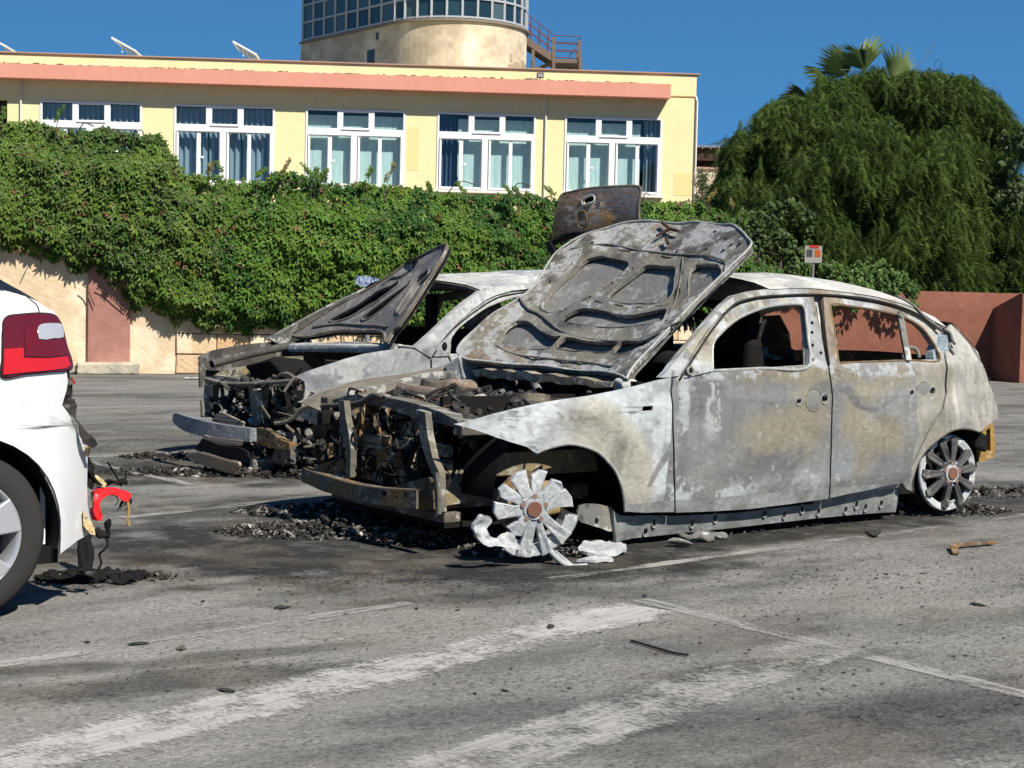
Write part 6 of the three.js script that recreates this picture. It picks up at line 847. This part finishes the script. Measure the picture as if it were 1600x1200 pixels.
// ---------- white car at the left edge ----------
{
  const WF = [-1.92, 5.6, .64], WW = 1.68;
  const sf = (X, Z) => Math.max(0, Z - .9) * .35 + (X > .2 ? 1.6 * (X - .2) ** 2 : 0) - .05 * Math.exp(-(((Math.hypot(X, Z - .31) - .37) / .05) ** 2)) * (Z < .75 ? .3 : 0) ;
  const c = thing('white_car', 'white hatchback cut by the left photo edge with its rear bumper burnt away', 'car', WF);
  const paint = new THREE.MeshPhysicalMaterial({ color: rgb(.60, .605, .60), roughness: .38, clearcoat: 1, clearcoatRoughness: .06, side: THREE.DoubleSide });
  const near = (d = 0) => (u, v, off) => [u, v, -(sf(u, v) + d + off)], far = (d = 0) => (u, v, off) => [u, v, -(WW - sf(u, v) - d - off)];
  const A = circle(0, .312, .365, .365, 48).filter(p => p[1] > .22);
  const rear = [[.393,.903],[.399,.855],[.393,.825],[.381,.797],[.372,.772],[.394,.749],[.414,.729],[.424,.694],[.456,.658],[.487,.626],[.516,.607],[.516,.549],[.514,.452],[.519,.378],[.551,.283],[.533,.267],[.453,.256],[.343,.246]];
  const arcPts = []; for (let i = 0; i <= 22; i++) { const t = (-14 + 208 * i / 22) * Math.PI / 180; arcPts.push([Math.cos(t) * .365, .312 + Math.sin(t) * .365]); }
  const up = [[.393,.903],[.125,.888]];
  const low = [[.352, .24]];
  const side = [...rear.slice(0, -1), [.36, .225], ...arcPts.slice(1), [-.9, .24], [-.9, .872], ...up.slice(1).map(p => [p[0], p[1] - .004])];
  obj('quarter_panel', panel(side, { map: near(), th: .02, seg: .05 }), paint, c, 'white rear quarter with a scorched torn edge');
  const upper = [[.158,1.185],[.191,1.183],[.223,1.175],[.264,1.164],[.296,1.15],[.332,1.129],[.367,1.111],[.386,1.09],[.368,1.099],[.295,1.105],[.18,1.091],[.159,1.075],[.146,1.037],[.126,.884]].concat([[-.9, .875], [-.9, 1.17]]);
  obj('upper_panel', panel(upper, { map: near(), th: .02, seg: .05 }), paint, c);
  const gl = [[.163,1.229],[.207,1.204],[.253,1.18],[.304,1.15],[.291,1.155],[.223,1.177],[.159,1.192]]; obj('window', panel([...gl, [-.9, 1.19], [-.9, 1.36], [-.2, 1.33]], { map: near(.006), th: .006, seg: .1 }), mat([.012, .016, .024], { roughness: .08 }), c, 'dark rear side window');
  obj('roof', [panel([[-.9, 0.25], [-.15, .28], [.1, .4], [.1, WW - .4], [-.15, WW - .28], [-.9, WW - .25]], { map: (u, v, f) => [u, 1.40 - .06 * ((v - WW / 2) / .6) ** 2 - .25 * Math.max(0, u + .3) ** 2 - f, -v], th: .02, seg: .1 })], paint, c);
  // lamp: dark red body, brighter lower field, clear reversing lens
  const lm = (col, o = {}) => new THREE.MeshPhysicalMaterial({ color: rgb(...col), roughness: .12, clearcoat: 1, clearcoatRoughness: .04, side: THREE.DoubleSide, ...o });
  const L = new THREE.Group(); L.name = 'tail_lamp'; L.userData.label = 'large red tail lamp with a clear reversing lens'; c.add(L);
  const o1 = [[.157,1.075],[.166,1.089],[.18,1.096],[.219,1.101],[.264,1.105],[.298,1.106],[.339,1.104],[.368,1.097],[.386,1.075],[.397,1.04],[.404,.988],[.419,.941],[.421,.915],[.413,.904],[.321,.898],[.218,.892],[.13,.883],[.138,.946],[.148,1.014]];
  obj('lens', panel(spline(o1, 2, true), { map: near(-.012), th: .025, seg: .05 }), lm([.085, .005, .008]), L, 'dark red upper lens');
  const o2 = [[.144,.98],[.214,.985],[.212,.948],[.305,.945],[.398,.951],[.408,.918],[.381,.908],[.218,.898],[.132,.89]]; obj('lens', panel(o2, { map: near(-.017), th: .008, seg: .05 }), lm([.42, .010, .010]), L, 'bright red lower lens');
  const o4 = [[.227,1.055],[.278,1.06],[.277,1.012],[.392,1.014],[.399,.977],[.399,.956],[.306,.951],[.218,.955]]; obj('lens', panel(o4, { map: near(-.016), th: .006, seg: .05 }), lm([.10, .004, .007]), L);
  const o3 = [[.284,1.062],[.307,1.071],[.358,1.072],[.385,1.068],[.39,1.022],[.344,1.018],[.278,1.016]]; obj('reversing_lens', panel(spline(o3, 2, true), { map: near(-.020), th: .01, seg: .04 }), lm([.30, .31, .35]), L);
  obj('lens_rib', Array.from({ length: 6 }, (_, i) => { const p = [[.295,1.067,.073],[.388,1.066,.115],[.289,1.021,.055],[.387,1.022,.099]], t = (i + .5) / 6; return cyl([p[0][0] + (p[2][0] - p[0][0]) * t, p[0][1] + (p[2][1] - p[0][1]) * t, p[0][2] - .021], [p[1][0] + (p[3][0] - p[1][0]) * t, p[1][1] + (p[3][1] - p[1][1]) * t, p[1][2] - .021], .0025, .0025, 5); }), lm([.5, .5, .54]), L);
  obj('lamp_gasket', tube([...o1, o1[0]].map(p => [p[0], p[1], sf(...p) - .003]), .005, 70, 5), mat([.02, .015, .015]), L);
  obj('panel_seam', tube([[.238,1.182,.101],[.263,1.161,.098],[.294,1.134,.096],[.299,1.111,.089]].map(p => [p[0], p[1], p[2] - .001]), .0025, 12, 4), mat([.05, .05, .05]), c);
  // rear: tailgate and burnt opening
  obj('tailgate', [panel([[.12, .25], [WW - .12, .25], [WW - .25, 1.2], [.25, 1.2]].map(p => [p[0], p[1]]), { map: (u, v, f) => [.40 - f - .22 * Math.max(0, v - .6) - .5 * ((u - WW / 2) / .9) ** 4 * .3, v, -u], th: .02, seg: .1 })], paint, c);
  const charM = bm(tChar, 2.5);
  const flap = (pts, k, s, name = 'charred_flap') => obj(name, jitterG(panel(pts, { map: (u, v, f) => [u, v, -(sf(Math.min(u, .42), v) + k + f)], th: .012, seg: .03 }), .012, 26, s), charM, c);
  flap([[.386,.868],[.402,.895],[.422,.901],[.433,.858],[.437,.774],[.438,.727],[.417,.738],[.394,.768],[.384,.797],[.393,.83]], .03, 1); flap([[.375,.774],[.4,.787],[.423,.795],[.438,.724],[.413,.738]], -.006, 2); flap([[.434,.722],[.445,.7],[.475,.67],[.503,.643],[.52,.617],[.503,.609],[.464,.633],[.445,.664]], -.01, 3);
  obj('red_scrap', jitterG(panel([[.489,.86],[.499,.85],[.502,.831],[.492,.836]], { map: flatY(.25), th: .01, seg: .05 }), .004, 30, 2), lm([.3, .01, .015]), c);
  const fo = bm(burn(81, 6, [.5, .40, .22], [.42, .30, .14], [.62, .55, .40], [.05, .04, .03]), 3);
  obj('melted_foam', [panel([[.486,.363],[.507,.333],[.535,.297],[.54,.267],[.522,.268],[.492,.309]], { map: flatY(.12), th: .03, seg: .04 }), panel([[.546,.47],[.571,.474],[.602,.458],[.592,.443],[.556,.45]], { map: flatY(.2), th: .04, seg: .04 }), panel([[.497,.612],[.507,.602],[.505,.573],[.498,.578]], { map: flatY(.1), th: .02, seg: .04 })].map((g, i) => jitterG(g, .012, 25, i)), fo, c, 'yellowish melted foam');
  const blk = [[.535,.544,.2],[.566,.481,.2],[.592,.463,.2],[.633,.46,.2],[.686,.448,.2]], rr = rng(31), hang = [];
  hang.push(jitterG(tube(blk, .010, 24, 7), .014, 40, 2), jitterG(tube([[.532,.557,.2],[.541,.483,.2],[.536,.441,.2]], .016, 14, 7), .018, 40, 3), jitterG(tube([[.56,.282,.2],[.594,.245,.2],[.62,.248,.2],[.593,.299,.2]], .012, 20, 7), .02, 30, 4), tube([[.614,.246,.25],[.635,.222,.25],[.63,.195,.25],[.602,.172,.25],[.61,.136,.25],[.595,.107,.25]], .005, 14, 5), tube([[.633,.53,.25],[.659,.489,.25],[.68,.453,.25],[.691,.432,.25]], .004, 12, 4), tube([[.707,.436,.25],[.707,.471,.25],[.709,.491,.25]], .004, 8, 4));
  for (let i = 0; i < 16; i++) { const p = [[.652,.425,.22],[.705,.384,.22]], x = p[0][0] + rr() * .06, z = p[0][1] - rr() * .03; hang.push(tube([[x, z, p[0][2]], [x + .01, z - .03 * rr(), p[0][2]], [x + .02 * (rr() - .5), z - .03 - .05 * rr(), p[0][2] + .02]], .002, 6, 4)); }
  obj('charred_remains', hang, M.black, c, 'black melted plastic hanging from the rear');
  const red = lm([.72, .012, .012], { roughness: .3 });
  obj('tow_hook', [jitterG(panel(spline([[.556,.423],[.572,.434],[.618,.434],[.67,.424],[.702,.417],[.712,.401],[.705,.384],[.681,.383],[.66,.397],[.623,.404],[.595,.398],[.585,.379],[.588,.347],[.596,.321],[.575,.308],[.56,.326],[.562,.37]], 2, true), { map: (u, v, f) => [u, v, -(.19 + f + .12 * (u - .5))], th: .03, seg: .02 }), .008, 34, 5)], red, c, 'bright red melted bracket sticking out behind the bumper');
  obj('hanging_cable', [tube([[.697,.377,.2],[.7,.337,.2],[.695,.307,.2],[.703,.282,.2]], .006, 16, 5)], mat([.30, .19, .07]), c);
  // wheel
  const rub = mat([.028, .027, .026], { roughness: .85, bumpMap: rep(bumpTile, 6), bumpScale: .002 });
  const prof = [[.20, .0], [.235, -.012], [.285, -.008], [.308, .02], [.312, .06], [.312, .16], [.30, .19], [.2, .2]].map(p => new THREE.Vector2(p[0], p[1]));
  const wh = new THREE.Group(); wh.name = 'wheel'; c.add(wh); wh.position.copy(V(0, .312, .03));
  obj('tyre', new THREE.LatheGeometry(prof, 60).rotateX(-Math.PI / 2), rub, wh);
  const al = mat([.50, .51, .53], { roughness: .32, metalness: .55 });
  obj('rim', [new THREE.LatheGeometry([[.212, -.012], [.205, -.014], [.196, .0], [.185, .03], [.18, .14]].map(p => new THREE.Vector2(...p)), 60).rotateX(-Math.PI / 2)], al, wh);
  for (let i = 0; i < 5; i++) { const s = new THREE.Shape([[.03, -.036], [.10, -.034], [.198, -.058], [.200, -.01], [.200, .03], [.198, .058], [.10, .034], [.03, .036]].map(p => new THREE.Vector2(...p))); const g = new THREE.ExtrudeGeometry(s, { depth: .02, bevelEnabled: true, bevelSize: .006, bevelThickness: .008, bevelSegments: 2 }).translate(0, 0, -.012).rotateZ(i * 1.2566 + .35); obj('spoke', g, al, wh); }
  obj('hub', new THREE.CylinderGeometry(.06, .065, .03, 24).rotateX(Math.PI / 2), al, wh); obj('brake_disc', new THREE.CylinderGeometry(.14, .14, .02, 30).rotateX(Math.PI / 2).translate(0, 0, -.09), mat([.10, .09, .085], { roughness: .5, metalness: .6 }), wh);
  obj('wheel_liner', [new THREE.CylinderGeometry(.362, .362, .3, 40, 1, true, -Math.PI / 2 - .2, Math.PI + .4).rotateX(-Math.PI / 2).translate(0, .312, -.19), bx(-.36, .36, .1, .68, .34, .36)], mat([.02, .02, .02], { roughness: .9 }), c);
  obj('underbody', [bx(-.9, .38, .18, .24, .1, WW - .1), bx(.30, .38, .2, .85, .25, WW - .2)], M.black, c);
  obj('far_quarter_panel', panel([[-.9, .24], [.36, .24], [.42, .6], [.34, 1.1], [.1, 1.25], [-.9, 1.3]], { map: far(), th: .02, seg: .1 }), paint, c);
  obj('body_end', bx(-.92, -.9, .2, 1.36, .06, WW - .06), M.black, c);
  wheelFar();
  function wheelFar() { const w2 = wh.clone(); w2.name = 'wheel'; w2.position.copy(V(0, .312, WW - .03)); w2.rotation.y = Math.PI; c.add(w2); }
}

// ---------- signs, debris, loose pieces ----------
{
  const s = thing('warning_sign', 'white sign with two small pictures on a post below the weeping tree', 'sign'), d = 24.6;
  const p = [[4.441,2.046,24.6],[4.705,1.788,24.6],[4.577,1.785,24.6],[4.592,1.354,24.6]], m = mat([.27, .26, .235]);  // white board greyed down: the tree's shade is put into its colour
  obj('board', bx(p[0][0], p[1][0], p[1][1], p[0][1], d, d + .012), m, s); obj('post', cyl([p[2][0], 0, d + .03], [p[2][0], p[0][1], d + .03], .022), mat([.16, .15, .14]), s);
  const w = p[1][0] - p[0][0], h = p[0][1] - p[1][1], pr = (a, b, e, f, col, k) => obj('picture', bx(p[0][0] + w * a, p[0][0] + w * b, p[1][1] + h * e, p[1][1] + h * f, d - .004, d - .001), mat(col), s);
  pr(.1, .44, .35, .78, [.05, .055, .06]); pr(.58, .9, .35, .78, [.36, .085, .02]); pr(.25, .8, .86, 1.05, [.35, .03, .02]);
}
{
  const s = thing('street_sign', 'scorched blue and white sign on a grey post behind the smaller wreck', 'sign'), d = 16.5;
  const p = [[-1.632,1.354,16.5],[-1.38,1.254,16.5],[-1.525,1.244,16.5],[-1.513,.612,16.5]], b = ctex(128, 64, (u, v) => { const n = fbm(u * 16, v * 8, 4, 601); return n > .55 ? [.05, .08, .16] : n > .45 ? [.46, .50, .56] : [.16, .22, .34]; });
  obj('plate', panel([[p[0][0], p[1][1] + .03], [p[0][0] + .03, p[1][1]], [p[1][0], p[1][1] - .01], [p[1][0] - .01, p[0][1] - .02], [p[0][0] + .12, p[0][1] + .01], [p[0][0], p[0][1]]], { map: flatY(d), th: .01, seg: .1, uv: (u, v) => [u * 4, v * 4] }), mat(b), s); obj('post', cyl([p[2][0] + .02, 0, d + .03], [p[2][0] + .02, p[0][1] - .03, d + .03], .024), mat([.30, .30, .30], { roughness: .4, metalness: .5 }), s);
  obj('clamp', bx(p[2][0] - .02, p[2][0] + .06, p[1][1] + .03, p[1][1] + .06, d + .005, d + .06, .004), mat([.25, .25, .25]), s);
}
// ash and charred pieces
function shard(seed, flat) { const g = jitterG(new THREE.IcosahedronGeometry(1, 1), .55, 1.6, seed); g.scale(1, flat, .75); const n = mergeVertices((g.deleteAttribute('uv'), g.deleteAttribute('normal'), g)); n.computeVertexNormals(); return toCreasedNormals(n, .5); }
{
  const r = rng(801), heaps = [ // x, z, radius x, radius z, turn, height, count
    [...[[-.635,-8.101]][0], .85, .34, .25, .09, 1900], [...[[-.295,-7.773]][0], .36, .22, .1, .12, 1100], [...[[-.966,-8.715]][0], .55, .28, .2, .05, 800], [...[[.138,-7.449]][0], .32, .12, .1, .05, 260], [...[[.432,-7.901]][0], .26, .12, .2, .06, 200], [...[[1.31,-8.449]][0], 1.0, .10, .64, .03, 380], [...[[2.562,-9.306]][0], .45, .2, .4, .06, 320],
    [...[[-1.84,-10.48]][0], .85, .30, .2, .03, 1300], [...[[-1.461,-10.482]][0], .45, .3, .3, .08, 800], [...[[-2.394,-11.3]][0], .4, .22, .1, .03, 300], [...[[-1.676,-6.561]][0], .30, .10, .25, .03, 150], [...[[3.168,-10.318]][0], .8, .3, .3, .02, 240], [...[[-.639,-9.036]][0], .5, .3, .2, .10, 700],
  ];
  const ms = [[], [], []], cs = [[], [], []], e = new THREE.Euler(), Q = new THREE.Quaternion(), s = new THREE.Vector3();
  for (const [x, z, a, b, t, h, n] of heaps) {
    const c = Math.cos(t), k = Math.sin(t), dark = x < -1.2 && z < -6 ? .8 : .6;
    for (let i = 0; i < n; i++) { const q = r() * 6.2832, l = Math.sqrt(r()), u = Math.cos(q) * l * a, w = Math.sin(q) * l * b, y = .65 * h * (1 - l * l) * r(), S = .005 + .02 * r() * r() * r() + .008 * (1 - l), w3 = r() < .5 ? 0 : r() < .6 ? 1 : 2;
      e.set((r() - .5) * 1.6, r() * 6.28, (r() - .5) * 1.6); ms[w3].push(new THREE.Matrix4().compose(new THREE.Vector3(x + u * c + w * k, y + .004, z - u * k + w * c), Q.setFromEuler(e), s.set(S * (1 + r()), S, S)));
      const d = r(), col = d < dark + .1 ? mul([.028, .026, .024], .6 + r()) : d < .97 ? mul(mix([.11, .105, .098], [.19, .165, .148], r()), .6 + .7 * r()) : mul([.34, .32, .30], .8 + .4 * r()); cs[w3].push(rgb(...col)); }
  }
  const g = new THREE.Group(); g.name = 'ash_debris'; scene.add(g); tag(g, 'heaps of grey ash and charred crumbs under and around the two wrecks', 'debris', null, 'stuff');
  [shard(1, .5), shard(2, .22), shard(3, .8)].forEach((q, i) => inst('crumbs', q, mat([1, 1, 1], { roughness: .95, specularIntensity: .2 }), ms[i], cs[i], g));
  const fm = [], fc = []; // flat black flakes scattered over the asphalt
  const spread = [[...[[-.238,-6.384]][0], 1.4, .6, 260], [...[[1.005,-6.983]][0], 1.8, .6, 340], [...[[-.415,-6.723]][0], .7, .25, 260], [...[[.974,-5.899]][0], 1.6, .7, 140], [...[[-1.59,-6.647]][0], .5, .25, 140], [...[[-.591,-5.042]][0], 1.3, .5, 90], [...[[-2.784,-12.428]][0], 1.0, 1.0, 160], [...[[1.879,-7.097]][0], 1.2, .8, 260], [...[[1.269,-4.967]][0], 1.0, .5, 120]];
  for (const [x, z, a, b, n] of spread) for (let i = 0; i < n; i++) { const gx = (r() + r() + r() - 1.5) / 1.1, gz = (r() + r() + r() - 1.5) / 1.1, S = .003 + .012 * r() * r() * r() * r(); e.set((r() - .5) * .25, r() * 6.28, (r() - .5) * .25); fm.push(new THREE.Matrix4().compose(new THREE.Vector3(x + gx * a, .004, z + gz * b), Q.setFromEuler(e), s.set(S * (1 + 1.5 * r()), S * .6, S))); fc.push(rgb(...mul([.035, .034, .033], .6 + 1.2 * r()))); }
  const fl = inst('charred_flakes', shard(5, .25), mat([1, 1, 1], { roughness: .9 }), fm, fc); tag(fl, 'small black flakes strewn over the asphalt in front of the large wreck', 'debris', null, 'stuff');
}
function loose(name, label, cat, geos, m) { const o = obj(name, geos, m); tag(o, label, cat); return o; }
const gp = (p, h = .01) => [p[0], h, -p[1]];   // ground point [x, z] -> [X, Z, Y]
{
  const melt = M.melt, rust = bm(tRust, 2.5);
  { const p = [[.44,-5.581],[.479,-5.524],[.529,-5.459],[.578,-5.395],[.619,-5.371]]; loose('charred_strip', 'thin bent black strip lying alone on the foreground asphalt', 'strip', tube(p.map(q => gp(q, .008)), .0045, 24, 5), mat([.02, .02, .02], { roughness: .8 })); }
  { const p = [[2.188,-7.814],[2.252,-7.923],[2.348,-7.977],[2.464,-8.055]], q = [[2.21,-7.897],[2.168,-7.696]]; loose('rusty_bracket', 'rusty bent bracket lying on the asphalt at the right', 'bracket', [bar(gp(p[0], .02), gp(p[1], .022), .03, .015), bar(gp(p[1], .02), gp(p[3], .014), .03, .012), bar(gp(q[0], .02), gp(q[1], .012), .035, .012)], rust); }
  { const o = [[.338,-7.552],[.409,-7.756],[.467,-7.685],[.525,-7.773],[.558,-7.66],[.557,-7.508],[.495,-7.39],[.418,-7.343],[.345,-7.369]]; loose('metal_puddle', 'pale solidified metal splash beside the front wheel', 'metal splash', jitterG(panel(spline(o.map(p => [p[0], p[1]]), 3, true), { map: (u, v, f) => [u, .02 + .02 * fbm(u * 12, v * 12, 2, 3) - f, v], th: .015, seg: .03 }), .006, 25, 3), melt); }
  { const o = [[.311,-7.241],[.388,-7.339],[.477,-7.334],[.481,-7.264],[.397,-7.218]]; loose('metal_puddle', 'thin pale sliver of metal nearest the camera by the front wheel', 'metal splash', jitterG(panel(o, { map: (u, v, f) => [u, .016 - f, v], th: .012, seg: .03 }), .004, 25, 4), melt); }
  { const p = [[.837,-7.758],[.947,-7.956],[1.056,-8.056],[1.154,-7.946]]; loose('charred_lump', 'cracked charred lump on the asphalt just below the sill', 'charred lump', [0, 1, 2].map(i => jitterG(new THREE.SphereGeometry(.04 + .02 * (i % 2), 12, 8).scale(1.6, .45, .8).translate(...(q => [q[0], .02, q[1]])(p[i + 0])), .018, 22, i + 2)), M.grey); }
  { const p = [[1.884,-8.245]][0]; loose('charred_lump', 'small dark lump on the painted line in front of the rear wheel', 'charred lump', jitterG(new THREE.SphereGeometry(.035, 12, 8).scale(1.3, .5, .8).translate(p[0], .014, p[1]), .014, 25, 9), M.char); }
  { const p = [[-4.131,-20.829]][0]; loose('paper_sheet', 'crumpled white sheet lying at the foot of the wall', 'paper', jitterG(new THREE.PlaneGeometry(.24, .16, 8, 6).rotateX(-Math.PI / 2).translate(p[0], .03, p[1]), .025, 9, 2), mat([.72, .72, .72])); }
  const F = [[216,1008,'flat black flake left of centre on the worn foreground line'],[284,1014,'brown flake on the worn foreground line, right of the other'],[357,1081,'single dark chip on the edge of the broad dusty line'],[440,951,'dark chip between the white car and the oily patch'],[860,981,'dark chip on the upper end of the broad dusty line'],[1528,946,'dark smear-like chip on the far right asphalt']];
  F.forEach(([x, y, l], i) => { const g = { 0: [[-1.247,-5.364]], 1: [[-1.09,-5.322]], 2: [[-.834,-4.766]], 3: [[-.858,-6.037]], 4: [[.161,-5.799]], 5: [[1.908,-6.425]] }[i][0]; loose('charred_flake', l, 'flake', shard(20 + i, .18).scale(.032, .03, .018).rotateY(.6 + i).translate(g[0], .006, g[1]), mat(i === 1 ? [.09, .08, .06] : [.03, .03, .03])); });
  // melted plastic under the white car's tail
  { const r = rng(12), g = [], o = [[-1.752,-6.551],[-1.665,-6.955],[-1.775,-6.005],[-1.466,-6.235]]; for (let i = 0; i < 60; i++) { const t = r(), x = o[0][0] + .38 * (r() - .4), z = o[0][1] + .2 * (r() - .5); g.push(jitterG(new THREE.SphereGeometry(.012 + .025 * r(), 16, 12).scale(2.0, .35, .8).translate(x, .008 + .012 * r(), z), .016, 45, i)); } { const a = [o[0][0] - .02, -o[0][1] + .08]; for (let i = 0; i < 7; i++) g.push(tube([[a[0] + .05 * (r() - .5), .0, a[1] + .05 * (r() - .5)], [a[0] + .06 * (r() - .5), .08, a[1] + .06], [a[0] + .06 * (r() - .5) - .02, .16, a[1] + .10], [a[0] - .04, .24, a[1] + .14]], .006 + .014 * r(), 12, 6)); } loose('melted_plastic', 'black melted plastic dripped on the ground under the tail of the white car', 'melted plastic', g, M.black); }
}
renderer.render(scene, camera);
